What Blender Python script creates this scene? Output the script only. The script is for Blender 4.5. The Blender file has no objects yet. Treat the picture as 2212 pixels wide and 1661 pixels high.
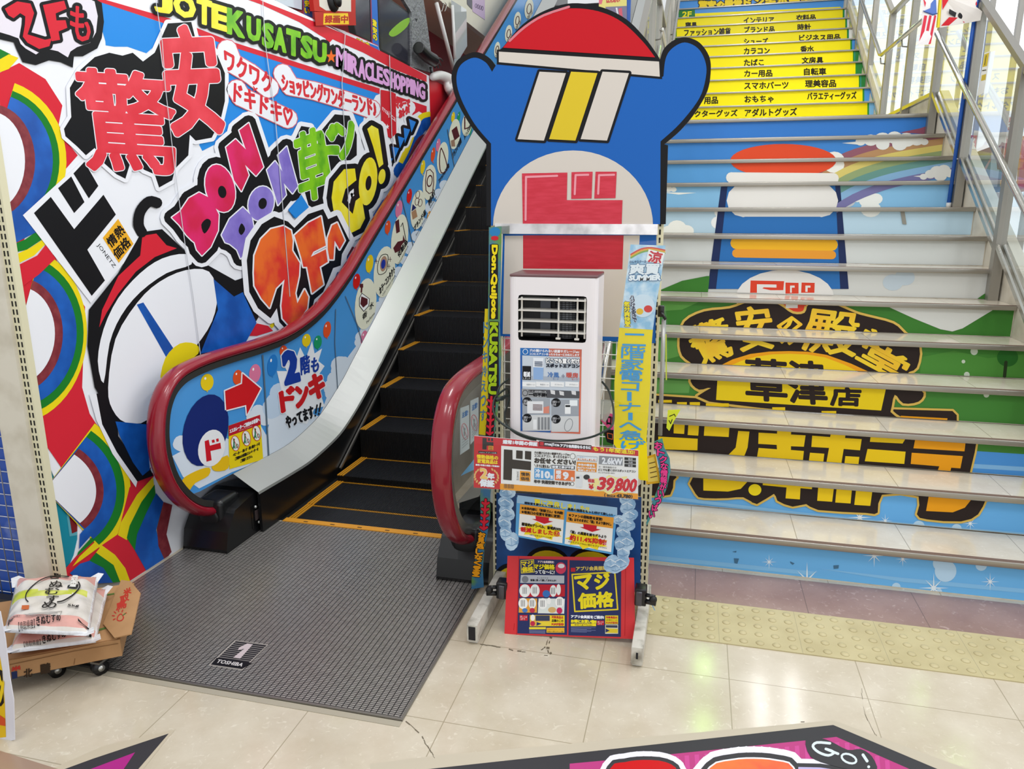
import bpy, bmesh, math, random
from mathutils import Vector, Matrix
from mathutils.geometry import tessellate_polygon
random.seed(7)
SC = bpy.context.scene
COL = SC.collection

# ---------------------------------------------------------------- camera
CAM = Vector((0.0975, -3.3837, 1.6775))
YAW, PIT, ROLL, FPX = 0.24212, 0.23270, -0.00092, 1600.95
_f = Vector((-math.sin(YAW)*math.cos(PIT), math.cos(YAW)*math.cos(PIT), -math.sin(PIT)))
_r = Vector((math.cos(YAW), math.sin(YAW), 0.0))
_u = _r.cross(_f)
_r, _u = math.cos(ROLL)*_r+math.sin(ROLL)*_u, -math.sin(ROLL)*_r+math.cos(ROLL)*_u
cd = bpy.data.cameras.new('camera'); cam = bpy.data.objects.new('camera', cd); COL.objects.link(cam)
cd.sensor_fit = 'HORIZONTAL'; cd.sensor_width = 36.0; cd.lens = FPX/2212*36.0
cd.clip_start = 0.05; cd.clip_end = 200
cam.matrix_world = Matrix(((_r.x, _u.x, -_f.x, CAM.x), (_r.y, _u.y, -_f.y, CAM.y), (_r.z, _u.z, -_f.z, CAM.z), (0, 0, 0, 1)))
SC.camera = cam

# ---------------------------------------------------------------- world, lamps, exposure
w = bpy.data.worlds.new('World'); SC.world = w; w.use_nodes = True
bg = w.node_tree.nodes['Background']; bg.inputs[0].default_value = (0.95, 0.98, 1.0, 1); bg.inputs[1].default_value = 1.0
SC.view_settings.view_transform = 'Standard'; SC.view_settings.look = 'None'
SC.view_settings.gamma = 1.0; SC.view_settings.exposure = -0.29; SC.view_settings.use_curve_mapping = False
def area(name, loc, tgt, sx, sy, power, col=(1, 1, 1)):
    l = bpy.data.lights.new(name, 'AREA'); l.shape = 'RECTANGLE'; l.size = sx; l.size_y = sy; l.energy = power; l.color = col
    o = bpy.data.objects.new(name, l); COL.objects.link(o); o.location = loc
    o.rotation_euler = (Vector(tgt)-Vector(loc)).to_track_quat('-Z', 'Y').to_euler()
    return o
for (lx, ly) in ((-1.6, -2.2), (0.2, -2.2), (2.0, -2.2), (-1.6, 0.6), (0.9, 0.6)):
    area('fluorescent_or_fill_light', (lx, ly, 4.6), (lx, ly, 0), 0.16, 1.2, 34)
for (lx, ly) in ((1.2, 5.4), (1.62, 5.5)):
    area('fluorescent_or_fill_light', (lx, ly, 4.6), (lx, ly-1.2, 0), 0.07, 1.2, 9)
area('fluorescent_or_fill_light', (0.75, 3.4, 5.6), (0.75, 7.2, 3.4), 1.2, 0.16, 75)  # fill lamp added to brighten the yellow upper risers, not a known fixture
for (lx, ly) in ((0.49, 6.1), (0.48, 4.85)):
    area('green_lamp', (lx, ly, 4.5), (0.3, -0.6, 0), 0.20, 0.14, 3, (0.45, 1.0, 0.10))
area('front_fill_light', (0.9, -6.2, 2.0), (0.9, 1.0, 0.9), 4.5, 2.6, 22, (0.98, 0.99, 1.0))  # unseen fill added behind the camera to lift the lower risers
area('daylight_window', (4.6, 0.8, 2.6), (0.5, 0.6, 0.6), 3.0, 5.0, 165, (0.97, 0.99, 1.0))

# ---------------------------------------------------------------- helpers
def lin(c):
    return tuple((x/12.92 if x <= 0.04045 else ((x+0.055)/1.055)**2.4) for x in c)
def hx(h):
    h = h.lstrip('#'); return lin(tuple(int(h[i:i+2], 16)/255 for i in (0, 2, 4)))
MATS = {}
def M(name, hexcol='#ffffff', rough=0.5, metal=0.0, spec=0.5, alpha=1.0, trans=0.0, emit=None, emis=0.0, noise=None, bump=None, coat=0.0):
    if name in MATS: return MATS[name]
    m = bpy.data.materials.new(name); m.use_nodes = True; nt = m.node_tree
    b = nt.nodes['Principled BSDF']; c = hx(hexcol)
    b.inputs['Base Color'].default_value = (*c, 1); b.inputs['Roughness'].default_value = rough
    b.inputs['Metallic'].default_value = metal; b.inputs['Specular IOR Level'].default_value = spec
    b.inputs['Alpha'].default_value = alpha; b.inputs['Transmission Weight'].default_value = trans
    b.inputs['Coat Weight'].default_value = coat
    if emit: b.inputs['Emission Color'].default_value = (*hx(emit), 1); b.inputs['Emission Strength'].default_value = emis
    if noise or bump:
        tc = nt.nodes.new('ShaderNodeTexCoord')
    if noise:                      # (second colour, scale, low, high, detail, stretch xyz)
        col2, sc, lo, hi = noise[:4]; det = noise[4] if len(noise) > 4 else 4
        mp = nt.nodes.new('ShaderNodeMapping'); nt.links.new(tc.outputs['Object'], mp.inputs[0])
        if len(noise) > 5: mp.inputs['Scale'].default_value = noise[5]
        n = nt.nodes.new('ShaderNodeTexNoise'); n.inputs['Scale'].default_value = sc; n.inputs['Detail'].default_value = det
        nt.links.new(mp.outputs[0], n.inputs['Vector'])
        r = nt.nodes.new('ShaderNodeValToRGB'); r.color_ramp.elements[0].position = lo; r.color_ramp.elements[1].position = hi
        r.color_ramp.elements[0].color = (*c, 1); r.color_ramp.elements[1].color = (*hx(col2), 1)
        nt.links.new(n.outputs['Fac'], r.inputs[0]); nt.links.new(r.outputs[0], b.inputs['Base Color'])
    if bump:                       # (scale, strength)
        n = nt.nodes.new('ShaderNodeTexNoise'); n.inputs['Scale'].default_value = bump[0]
        nt.links.new(tc.outputs['Object'], n.inputs['Vector'])
        bp = nt.nodes.new('ShaderNodeBump'); bp.inputs['Strength'].default_value = bump[1]; bp.inputs['Distance'].default_value = 0.01
        nt.links.new(n.outputs['Fac'], bp.inputs['Height']); nt.links.new(bp.outputs[0], b.inputs['Normal'])
    MATS[name] = m; return m
def glassmat(name, tint='#f4fbfa', refl=0.06, alpha=0.02, cap=1.0):
    """thin clear sheet: see-through with a fresnel gloss"""
    if name in MATS: return MATS[name]
    m = bpy.data.materials.new(name); m.use_nodes = True; nt = m.node_tree
    nt.nodes.remove(nt.nodes['Principled BSDF']); out = nt.nodes['Material Output']
    t = nt.nodes.new('ShaderNodeBsdfTransparent'); t.inputs[0].default_value = (*hx(tint), 1)
    g = nt.nodes.new('ShaderNodeBsdfGlossy'); g.inputs['Roughness'].default_value = 0.02
    fr = nt.nodes.new('ShaderNodeFresnel'); fr.inputs[0].default_value = 1.5
    ad = nt.nodes.new('ShaderNodeMath'); ad.operation = 'ADD'; ad.inputs[1].default_value = refl-0.04; ad.use_clamp = True
    nt.links.new(fr.outputs[0], ad.inputs[0])
    mn = nt.nodes.new('ShaderNodeMath'); mn.operation = 'MINIMUM'; mn.inputs[1].default_value = cap; nt.links.new(ad.outputs[0], mn.inputs[0])
    mx = nt.nodes.new('ShaderNodeMixShader'); nt.links.new(mn.outputs[0], mx.inputs[0])
    nt.links.new(t.outputs[0], mx.inputs[1]); nt.links.new(g.outputs[0], mx.inputs[2])
    d = nt.nodes.new('ShaderNodeBsdfDiffuse'); d.inputs[0].default_value = (0.8, 0.85, 0.85, 1)
    m2 = nt.nodes.new('ShaderNodeMixShader'); m2.inputs[0].default_value = alpha
    nt.links.new(mx.outputs[0], m2.inputs[1]); nt.links.new(d.outputs[0], m2.inputs[2])
    nt.links.new(m2.outputs[0], out.inputs[0]); MATS[name] = m; return m
def ink(h, rough=0.35):
    """plain printed colour"""
    return M('ink_'+h.lstrip('#').lower()+('' if rough == 0.35 else '_%d' % int(rough*100)), h, rough, spec=0.16)

def tag(o, label=None, cat=None, group=None, kind=None):
    if label: o['label'] = label
    if cat: o['category'] = cat
    if group: o['group'] = group
    if kind: o['kind'] = kind
    return o
def thing(name, label, cat, loc=(0, 0, 0), group=None):
    o = bpy.data.objects.new(name, None); COL.objects.link(o); o.location = loc; o.empty_display_size = 0.05
    return tag(o, label, cat, group)
def reparent(o, par):
    o.parent = par
    pm = Matrix.Identity(4); q = par
    while q is not None:
        pm = q.matrix_basis @ pm if q.parent is None else q.matrix_parent_inverse @ q.matrix_basis @ pm
        q = q.parent
    o.matrix_parent_inverse = pm.inverted()
def copy_tree(o, parent=None):
    c = o.copy(); COL.objects.link(c)
    if parent: c.parent = parent
    for ch in list(o.children): copy_tree(ch, c)
    return c

class MB:
    """collects shapes for ONE mesh object"""
    def __init__(s): s.v = []; s.f = []; s.m = []; s.mats = []; s.sm = []
    def mi(s, mat):
        if mat not in s.mats: s.mats.append(mat)
        return s.mats.index(mat)
    def add(s, verts, faces, mat, smooth=False):
        o = len(s.v); i = s.mi(mat)
        s.v.extend([tuple(x) for x in verts])
        for f in faces: s.f.append(tuple(o+k for k in f)); s.m.append(i); s.sm.append(smooth)
    def box(s, a, b, mat):
        x0, y0, z0 = a; x1, y1, z1 = b
        s.add([(x0,y0,z0),(x1,y0,z0),(x1,y1,z0),(x0,y1,z0),(x0,y0,z1),(x1,y0,z1),(x1,y1,z1),(x0,y1,z1)],
              [(0,3,2,1),(4,5,6,7),(0,1,5,4),(1,2,6,5),(2,3,7,6),(3,0,4,7)], mat)
    def rbox(s, a, b, r, mat, seg=2):
        bm = bmesh.new(); bmesh.ops.create_cube(bm, size=1)
        for v in bm.verts: v.co = Vector([(a[k]+b[k])/2+v.co[k]*(b[k]-a[k]) for k in range(3)])
        bmesh.ops.bevel(bm, geom=list(bm.edges), offset=r, segments=seg, affect='EDGES', profile=0.6)
        s.frombm(bm, mat, True)
    def frombm(s, bm, mat, smooth=False):
        bm.verts.index_update()
        s.add([v.co.copy() for v in bm.verts], [[v.index for v in f.verts] for f in bm.faces], mat, smooth); bm.free()
    def hexa(s, p, mat):
        s.add(p, [(0,3,2,1),(4,5,6,7),(0,1,5,4),(1,2,6,5),(2,3,7,6),(3,0,4,7)], mat)
    def beam(s, a, b, wd, ht, mat, up=(0, 0, 1)):
        a, b = Vector(a), Vector(b); d = (b-a).normalized(); sd = d.cross(Vector(up))
        if sd.length < 1e-4: sd = d.cross(Vector((0, 1, 0)))
        sd.normalize(); u2 = sd.cross(d)
        q = []
        for P in (a, b):
            for (i, j) in ((-1,-1),(1,-1),(1,1),(-1,1)): q.append(P+sd*wd/2*i+u2*ht/2*j)
        s.hexa(q, mat)
    def tube(s, pts, r, mat, n=10, closed=False, caps=True, sx=1.0, side=None):
        pts = [Vector(p) for p in pts]; N = len(pts)
        rs = r if isinstance(r, (list, tuple)) else [r]*N
        ref = None; rings = []
        for i, p in enumerate(pts):
            if closed: t = pts[(i+1) % N]-pts[i-1]
            else: t = pts[min(i+1, N-1)]-pts[max(i-1, 0)]
            t.normalize()
            if side is not None: ref = Vector(side)
            elif ref is None: ref = t.cross(Vector((0, 0, 1))) if abs(t.z) < 0.95 else t.cross(Vector((0, 1, 0)))
            ref = (ref-t*ref.dot(t)).normalized(); up = ref.cross(t)
            rings.append([p+ref*math.cos(2*math.pi*k/n)*rs[i]*sx+up*math.sin(2*math.pi*k/n)*rs[i] for k in range(n)])
        vs = [q for R in rings for q in R]; fs = []
        for i in range(N if closed else N-1):
            j = (i+1) % N
            for k in range(n): fs.append((i*n+k, i*n+(k+1) % n, j*n+(k+1) % n, j*n+k))
        if not closed and caps: fs += [tuple(range(n))[::-1], tuple((N-1)*n+k for k in range(n))]
        s.add(vs, fs, mat, True)
    def prism(s, poly, axis, a, b, mat, smooth=False):
        """extrude a 2D outline (in the two other axes, cyclic order) from a to b along axis"""
        def P(q, h): return {'x': (h, q[0], q[1]), 'y': (q[0], h, q[1]), 'z': (q[0], q[1], h)}[axis]
        n = len(poly); tri = tessellate_polygon([[Vector((q[0], q[1], 0)) for q in poly]])
        vs = [P(q, a) for q in poly]+[P(q, b) for q in poly]
        s.add(vs, [tuple(t) for t in tri]+[tuple(n+k for k in t[::-1]) for t in tri], mat)
        s.add(vs, [(i, (i+1) % n, n+(i+1) % n, n+i) for i in range(n)], mat, smooth)
    def ball(s, c, r, mat, seg=12, sc=(1, 1, 1), half=False):
        bm = bmesh.new(); bmesh.ops.create_uvsphere(bm, u_segments=seg, v_segments=max(6, seg//2), radius=r)
        for v in bm.verts:
            if half and v.co.z < 0: v.co.z = 0
            v.co = Vector((v.co.x*sc[0], v.co.y*sc[1], v.co.z*sc[2]))+Vector(c)
        s.frombm(bm, mat, True)
    def build(s, name, parent=None, recalc=True, auto=True):
        me = bpy.data.meshes.new(name); me.from_pydata(s.v, [], s.f)
        for m in s.mats: me.materials.append(m)
        me.polygons.foreach_set('material_index', s.m); me.polygons.foreach_set('use_smooth', s.sm); me.update()
        if recalc:
            bm = bmesh.new(); bm.from_mesh(me); bmesh.ops.recalc_face_normals(bm, faces=bm.faces); bm.to_mesh(me); bm.free()
        o = bpy.data.objects.new(name, me); COL.objects.link(o)
        if parent is not None: reparent(o, parent)
        return o

# ---------------------------------------------------------------- printed sheets
def raydir(u, v): return _f+(u-1106)/FPX*_r-(v-830.5)/FPX*_u
class Plane:
    def __init__(s, p, n):
        s.p = Vector(p); s.n = Vector(n).normalized()
        if s.n.dot(CAM-s.p) < 0: s.n = -s.n
    def pt(s, u, v, lift=0.0):
        d = raydir(u, v); t = (s.p-CAM).dot(s.n)/d.dot(s.n)
        return CAM+d*t+s.n*lift
def PX(x): return Plane((x, 0, 0), (1, 0, 0))
def PY(y): return Plane((0, y, 0), (0, 1, 0))
def PZ(z): return Plane((0, 0, z), (0, 0, 1))
def P3(a, b, c):
    a, b, c = Vector(a), Vector(b), Vector(c); return Plane(a, (b-a).cross(c-a))
def spline(pts, sub=5, closed=True):
    out = []; n = len(pts)
    rng = range(n) if closed else range(n-1)
    for i in rng:
        g = (lambda k: pts[k % n]) if closed else (lambda k: pts[max(0, min(n-1, k))])
        p0, p1, p2, p3 = g(i-1), g(i), g(i+1), g(i+2)
        for j in range(sub):
            t = j/sub; t2 = t*t; t3 = t2*t
            out.append(tuple(0.5*(2*p1[k]+(p2[k]-p0[k])*t+(2*p0[k]-5*p1[k]+4*p2[k]-p3[k])*t2+(3*p1[k]-p0[k]-3*p2[k]+p3[k])*t3) for k in (0, 1)))
    if not closed: out.append(tuple(pts[-1]))
    return out
_TX = {}
def glyphs(body, bold=0.0, res=2, cs=1.0):
    key = (body, bold, res, cs)
    if key not in _TX:
        c = bpy.data.curves.new('t', 'FONT'); c.body = body; c.size = 1; c.resolution_u = res; c.offset = bold; c.space_character = cs; c.space_line = 1.0
        o = bpy.data.objects.new('t', c); COL.objects.link(o)
        dg = bpy.context.evaluated_depsgraph_get(); me = bpy.data.meshes.new_from_object(o.evaluated_get(dg))
        vs = [(q.co.x, q.co.y) for q in me.vertices]; fs = [tuple(p.vertices) for p in me.polygons]
        bpy.data.objects.remove(o); bpy.data.curves.remove(c); bpy.data.meshes.remove(me)
        if vs:
            x0 = min(q[0] for q in vs); x1 = max(q[0] for q in vs); y0 = min(q[1] for q in vs); y1 = max(q[1] for q in vs)
        else: x0 = y0 = 0; x1 = y1 = 1
        _TX[key] = ([((q[0]-x0)/(x1-x0), (q[1]-y0)/(y1-y0)) for q in vs], fs)
    return _TX[key]
LIFT = 0.0005
def clip_convex(poly, clip):
    """Sutherland-Hodgman of one small convex face against a convex window"""
    area2 = sum(clip[i][0]*clip[(i+1) % len(clip)][1]-clip[(i+1) % len(clip)][0]*clip[i][1] for i in range(len(clip)))
    sg = 1 if area2 > 0 else -1; out = poly
    for i in range(len(clip)):
        a, b = clip[i], clip[(i+1) % len(clip)]; inp = out; out = []
        if not inp: return out
        dd = [sg*((b[0]-a[0])*(q[1]-a[1])-(b[1]-a[1])*(q[0]-a[0])) for q in inp]
        if min(dd) >= 0: out = inp; continue
        for k in range(len(inp)):
            p, q, dp, dq = inp[k-1], inp[k], dd[k-1], dd[k]
            if (dp >= 0) != (dq >= 0):
                t = dp/(dp-dq); out.append((p[0]+(q[0]-p[0])*t, p[1]+(q[1]-p[1])*t))
            if dq >= 0: out.append(q)
    return out
class Art(MB):
    """print on a flat sheet; outlines are given in photo pixels and land on the sheet's own plane"""
    def __init__(s, plane, T=(0, 0, 1), clip=None, lift=LIFT):
        super().__init__(); s.pl = plane; s.T = T; s.clip = clip; s.lift = lift; s.cnt = 0; s.MICRO = lift*0.95/90
    def px(s, q): return (s.T[0]+q[0]*s.T[2], s.T[1]+q[1]*s.T[2])
    def put(s, pix, faces, mat, layer, each=False):
        """each: every face sits a hair above the one before, so overlapping pieces of one line never coincide"""
        s.cnt += 1; base = layer*s.lift
        if each or s.clip is not None:
            vs = []; fs = []
            if not each: s.cnt += 1
            for f in faces:
                P = [pix[k] for k in f]
                if s.clip is not None: P = clip_convex(P, s.clip)
                if len(P) < 3: continue
                if each: s.cnt += 1
                l = base+(s.cnt % 90)*s.MICRO; k = len(vs)
                vs += [s.pl.pt(a, b, l) for a, b in P]; fs.append(tuple(range(k, k+len(P))))
            if fs: s.add(vs, fs, mat)
        else:
            l = base+(s.cnt % 90)*s.MICRO
            s.add([s.pl.pt(a, b, l) for a, b in pix], faces, mat)
    def poly(s, col, pts, layer=1, smooth=0, holes=()):
        mat = ink(col) if isinstance(col, str) else col
        loops = [pts]+list(holes)
        loops = [[s.px(q) for q in (spline(l, smooth) if smooth else l)] for l in loops]
        tri = tessellate_polygon([[Vector((a, b, 0)) for a, b in l] for l in loops])
        s.put([q for l in loops for q in l], [tuple(t) for t in tri], mat, layer)
    def stroke(s, col, pts, wd, layer=1, smooth=0, closed=False, caps=True):
        mat = ink(col) if isinstance(col, str) else col
        if smooth: pts = spline(pts, smooth, closed)
        P = [s.px(q) for q in pts]; h = wd*s.T[2]/2; vs = []; fs = []
        n = len(P)
        for i in range(n if closed else n-1):
            a, b = P[i], P[(i+1) % n]; L = math.hypot(b[0]-a[0], b[1]-a[1])
            if L < 1e-6: continue
            nx, ny = -(b[1]-a[1])/L*h, (b[0]-a[0])/L*h; k = len(vs)
            vs += [(a[0]+nx, a[1]+ny), (a[0]-nx, a[1]-ny), (b[0]-nx, b[1]-ny), (b[0]+nx, b[1]+ny)]; fs.append((k, k+1, k+2, k+3))
        for i, a in enumerate(P):
            if not caps and not closed and i in (0, n-1): continue
            k = len(vs); vs += [(a[0]+h*1.03*math.cos(j*math.pi/6), a[1]+h*1.03*math.sin(j*math.pi/6)) for j in range(12)]; fs.append(tuple(range(k, k+12)))
        s.put(vs, fs, mat, layer, True)
    def blob(s, fill, pts, layer, edges=(), smooth=0, holes=()):
        """a lettered shape with rings of outline under it: edges = [(colour, width), ...] from inside out"""
        q = spline(pts, smooth) if smooth else pts
        hs = [spline(h, smooth) if smooth else h for h in holes]
        for k, (c, wd) in enumerate(edges):
            s.stroke(c, q, wd*2, layer-(k+1), closed=True)
            s.poly(c, q, layer-(k+1))
        for h in hs:
            if edges: s.poly(edges[0][0], h, layer+1)
        s.poly(fill, q, layer, holes=hs)
    def ell(s, col, c, rx, ry=None, layer=1, rot=0, n=24):
        ry = ry or rx; a = math.radians(rot)
        s.poly(col, [(c[0]+rx*math.cos(t)*math.cos(a)-ry*math.sin(t)*math.sin(a), c[1]+rx*math.cos(t)*math.sin(a)+ry*math.sin(t)*math.cos(a))
                     for t in [2*math.pi*k/n for k in range(n)]], layer)
    def rect(s, col, a, b, layer=1): s.poly(col, [(a[0], a[1]), (b[0], a[1]), (b[0], b[1]), (a[0], b[1])], layer)
    def text(s, col, body, bl, br, tl, layer=2, bold=0.0, res=2, edge=None, cs=1.0, fat=0):
        """fit the words into the parallelogram bottom-left, bottom-right, top-left; fat and edge widths in the same units"""
        mat = ink(col) if isinstance(col, str) else col
        def go(mt, ly, sh):
            vs, fs = glyphs(body, bold, res, cs)
            B, R_, T_ = s.px(bl), s.px(br), s.px(tl)
            ex = (R_[0]-B[0], R_[1]-B[1]); ey = (T_[0]-B[0], T_[1]-B[1])
            P = [(B[0]+a*ex[0]+b*ey[0], B[1]+a*ex[1]+b*ey[1]) for a, b in vs]
            if sh:
                d = sh*s.T[2]
                n = 8 if d < 1.2 else (12 if d < 3 else 24)
                for k in range(n): s.put([(x+d*math.cos(2*math.pi*k/n), y+d*math.sin(2*math.pi*k/n)) for x, y in P], fs, mt, ly)
            s.put(P, fs, mt, ly)
        if edge:
            for k, (c, sh) in enumerate(edge): go(ink(c), layer-1-k, sh+fat)
        go(mat, layer, fat)
    def slab(s, mat, pts, thick=0.003, smooth=0):
        """the sheet itself: front at 0, back at -thick"""
        mat = ink(mat) if isinstance(mat, str) else mat
        q = [s.px(p) for p in (spline(pts, smooth) if smooth else pts)]; n = len(q)
        tri = tessellate_polygon([[Vector((a, b, 0)) for a, b in q]])
        fr = [s.pl.pt(a, b) for a, b in q]; bk = [p-s.pl.n*thick for p in fr]
        s.add(fr+bk, [tuple(t) for t in tri]+[tuple(n+k for k in t[::-1]) for t in tri]+[(i, (i+1) % n, n+(i+1) % n, n+i) for i in range(n)], mat)
    def build(s, name, parent=None): return super().build(name, parent, recalc=False)
# ================================================================ setting
STEEL = M('brushed_steel', '#c6c7c3', 0.3, 0.85)
STEELD = M('worn_steel', '#8f8c86', 0.35, 0.85)
CREAM = M('cream_enamel', '#d9d3c4', 0.45, noise=('#b9b09c', 7, 0.45, 0.85, 6))
BLACK = M('black_plastic', '#121214', 0.28, spec=0.5)
BLACKM = M('black_matt', '#0c0c0d', 0.5)
RED_RAIL = M('red_handrail', '#8e1126', 0.25, coat=0.3)
CLEAR = glassmat('clear_glass', refl=0.03, alpha=0.01)
FILM = glassmat('clear_film', '#fbfdfe', 0.045, 0.015)
GLASSR = glassmat('mirror_glass', '#f4faf8', 0.16, 0.04, 0.46)

def floor_mat(name, base, c2, seam, tile=None, off=(0, 0), rough=0.13):
    m = bpy.data.materials.new(name); m.use_nodes = True; nt = m.node_tree; b = nt.nodes['Principled BSDF']
    tc = nt.nodes.new('ShaderNodeTexCoord')
    n1 = nt.nodes.new('ShaderNodeTexNoise'); n1.inputs['Scale'].default_value = 3.0; n1.inputs['Detail'].default_value = 8; n1.inputs['Roughness'].default_value = 0.65
    nt.links.new(tc.outputs['Object'], n1.inputs['Vector'])
    r1 = nt.nodes.new('ShaderNodeValToRGB'); e = r1.color_ramp.elements; e[0].position = 0.32; e[1].position = 0.68
    e[0].color = (*hx(c2), 1); e[1].color = (*hx(base), 1); nt.links.new(n1.outputs['Fac'], r1.inputs[0])
    n2 = nt.nodes.new('ShaderNodeTexNoise'); n2.inputs['Scale'].default_value = 34; n2.inputs['Detail'].default_value = 6; n2.inputs['Distortion'].default_value = 1.4
    nt.links.new(tc.outputs['Object'], n2.inputs['Vector'])
    r2 = nt.nodes.new('ShaderNodeValToRGB'); e = r2.color_ramp.elements; e[0].position = 0.60; e[1].position = 0.72
    e[0].color = (0, 0, 0, 1); e[1].color = (0.35, 0.35, 0.35, 1); nt.links.new(n2.outputs['Fac'], r2.inputs[0])
    mx = nt.nodes.new('ShaderNodeMix'); mx.data_type = 'RGBA'; mx.inputs[7].default_value = (*hx('#efe9da' if name != 'pink_floor' else '#dcc8c0'), 1)
    nt.links.new(r2.outputs[0], mx.inputs[0]); nt.links.new(r1.outputs[0], mx.inputs[6]); col = mx.outputs[2]
    if tile:
        br = nt.nodes.new('ShaderNodeTexBrick'); br.offset = 0.0; br.inputs['Scale'].default_value = 1.0
        br.inputs['Brick Width'].default_value = tile[0]; br.inputs['Row Height'].default_value = tile[1]; br.inputs['Mortar Size'].default_value = 0.0018
        br.inputs['Color1'].default_value = (0, 0, 0, 1); br.inputs['Color2'].default_value = (0, 0, 0, 1); br.inputs['Mortar'].default_value = (1, 1, 1, 1)
        mp = nt.nodes.new('ShaderNodeMapping'); mp.inputs['Location'].default_value = (off[0], off[1], 0)
        nt.links.new(tc.outputs['Object'], mp.inputs[0]); nt.links.new(mp.outputs[0], br.inputs['Vector'])
        m3 = nt.nodes.new('ShaderNodeMix'); m3.data_type = 'RGBA'; m3.inputs[7].default_value = (*hx(seam), 1)
        nt.links.new(br.outputs['Color'], m3.inputs[0]); nt.links.new(col, m3.inputs[6]); col = m3.outputs[2]
    nt.links.new(col, b.inputs['Base Color']); b.inputs['Roughness'].default_value = rough; b.inputs['Specular IOR Level'].default_value = 0.5
    MATS[name] = m; return m
FLOOR = floor_mat('beige_floor', '#d3c9b6', '#bfb29b', '#a2977f', (0.47, 0.47), (0.175, 0.40))
PINK = floor_mat('pink_floor', '#a0847b', '#8d7068', '#77615a', (0.47, 5), (0.30, 1.0), 0.3)
TACT = M('tactile_cream', '#c3b78c', 0.4, noise=('#b7aa7f', 6, 0.4, 0.7))
TREAD = floor_mat('tread_stone', '#dcd5c6', '#c9bda8', '#a39a88', (0.48, 15.0), (0.342, 3.0), 0.14)

R_, G_ = 0.187, 0.3037
b = MB(); b.box((-6, -6, -0.1), (5, 8.5, 0), FLOOR); fl = tag(b.build('floor'), kind='structure')
b = MB(); b.box((-0.42, -0.325, 0), (4.2, -0.02, 0.0012), PINK); tag(b.build('floor_band'), kind='structure')
b = MB(); b.box((-0.36, -0.640, 0), (4.2, -0.325, 0.004), TACT)
k = 0
for i in range(72):
    for j in range(5):
        x = -0.328+i*0.0625; y = -0.607+j*0.0625
        if x > 4.1: continue
        b.ball((x, y, 0.003), 0.0175, TACT, 10, (1, 1, 0.40), True)
for i in range(1, 12): b.box((-0.36+i*0.3125, -0.640, 0.004), (-0.3585+i*0.3125, -0.325, 0.0043), M('tile_seam', '#a39a7c', 0.6))
tag(b.build('floor_tactile_strip'), kind='structure')
# brown corner of the floor at the left
b = MB(); b.prism([(-6, -1.80), (-1.972, -1.807), (-1.60, -1.84), (-1.45, -2.1), (-6, -2.1)], 'z', 0.0, 0.0012, M('brown_floor', '#a08672', 0.2)); tag(b.build('floor_corner'), kind='structure')

# ---------------- left wall carrying the mural
WX = -2.37
b = MB(); b.box((WX-0.06, -1.10, 0), (WX-0.004, 3.46, 2.86), M('board_grey', '#9a9690', 0.6)); tag(b.build('wall_left'), kind='structure')

# ================================================================ staircase
NOS = M('aluminium_nosing', '#a9a49b', 0.32, 0.75); GRIP = M('brown_grip', '#7b6458', 0.6)
STONE = M('stone_edge', '#d8cfbd', 0.4, noise=('#a89d88', 9, 0.5, 0.8))
XL, XR = -0.42, 1.925
lower = thing('staircase', 'wide pale stone staircase with printed risers rising from the entrance floor', 'staircase', (0.65, 0, 0))
STEP = []
for n in range(1, 14):
    y = (n-1)*G_; z = n*R_; y2 = y+G_ if n < 13 else 5.50
    b = MB(); b.box((XL, y+0.012, z-0.03), (XR, y2+0.002, z), TREAD); b.box((XL, y+0.012, z-R_), (XR, y+0.03, z-0.03), STONE)
    st = b.build('step', lower)
    b = MB(); b.rbox((XL, y-0.018, z-0.026), (XR, y+0.0118, z+0.002), 0.004, NOS)
    for k in range(4): b.box((XL, y-0.014+k*0.0065, z+0.002), (XR, y-0.0095+k*0.0065, z+0.0034), GRIP)
    b.build('nosing', st)
    STEP.append(st)
# ---------------- upper flight
R2, G2, Y2, Z2 = R_, 0.304, 5.494, 13*R_
UL, UR = -0.36, 1.87
upper = thing('staircase', 'upper flight with yellow shop directory risers above the landing', 'staircase', (0.75, 5.5, Z2))
USTEP = []
for n in range(1, 14):
    y = Y2+(n-1)*G2; z = Z2+n*R2
    b = MB(); b.box((UL, y+0.012, z-0.03), (UR, y+G2+0.01, z), TREAD); b.box((UL, y+0.012, z-R2), (UR, y+0.03, z-0.03), STONE)
    st = b.build('step', upper)
    b = MB(); b.rbox((UL, y-0.012, z-0.016), (UR, y+0.0118, z+0.002), 0.003, NOS); b.build('nosing', st)
    USTEP.append(st)
# stringers closing the sides of the flights
b = MB(); b.prism([(-0.06, 0), (5.5, 0), (5.5, 2.62), (3.6, 2.60), (-0.06, 0.33)], 'x', XR+0.001, XR+0.06, CREAM); b.build('stringer', lower)
b = MB(); b.prism([(-0.06, 0), (5.5, 0), (5.5, 2.62), (3.6, 2.60), (-0.06, 0.33)], 'x', XL-0.06, XL-0.001, CREAM); b.build('stringer', lower)
b = MB(); b.prism([(5.5, Z2-0.3), (9.6, Z2-0.3), (9.6, 5.25), (5.5, 2.75)], 'x', UR+0.001, UR+0.06, CREAM); b.build('stringer', upper)
b = MB(); b.prism([(5.5, Z2-0.3), (9.6, Z2-0.3), (9.6, 5.25), (5.5, 2.75)], 'x', UL-0.06, UL-0.001, CREAM); b.build('stringer', upper)

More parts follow.
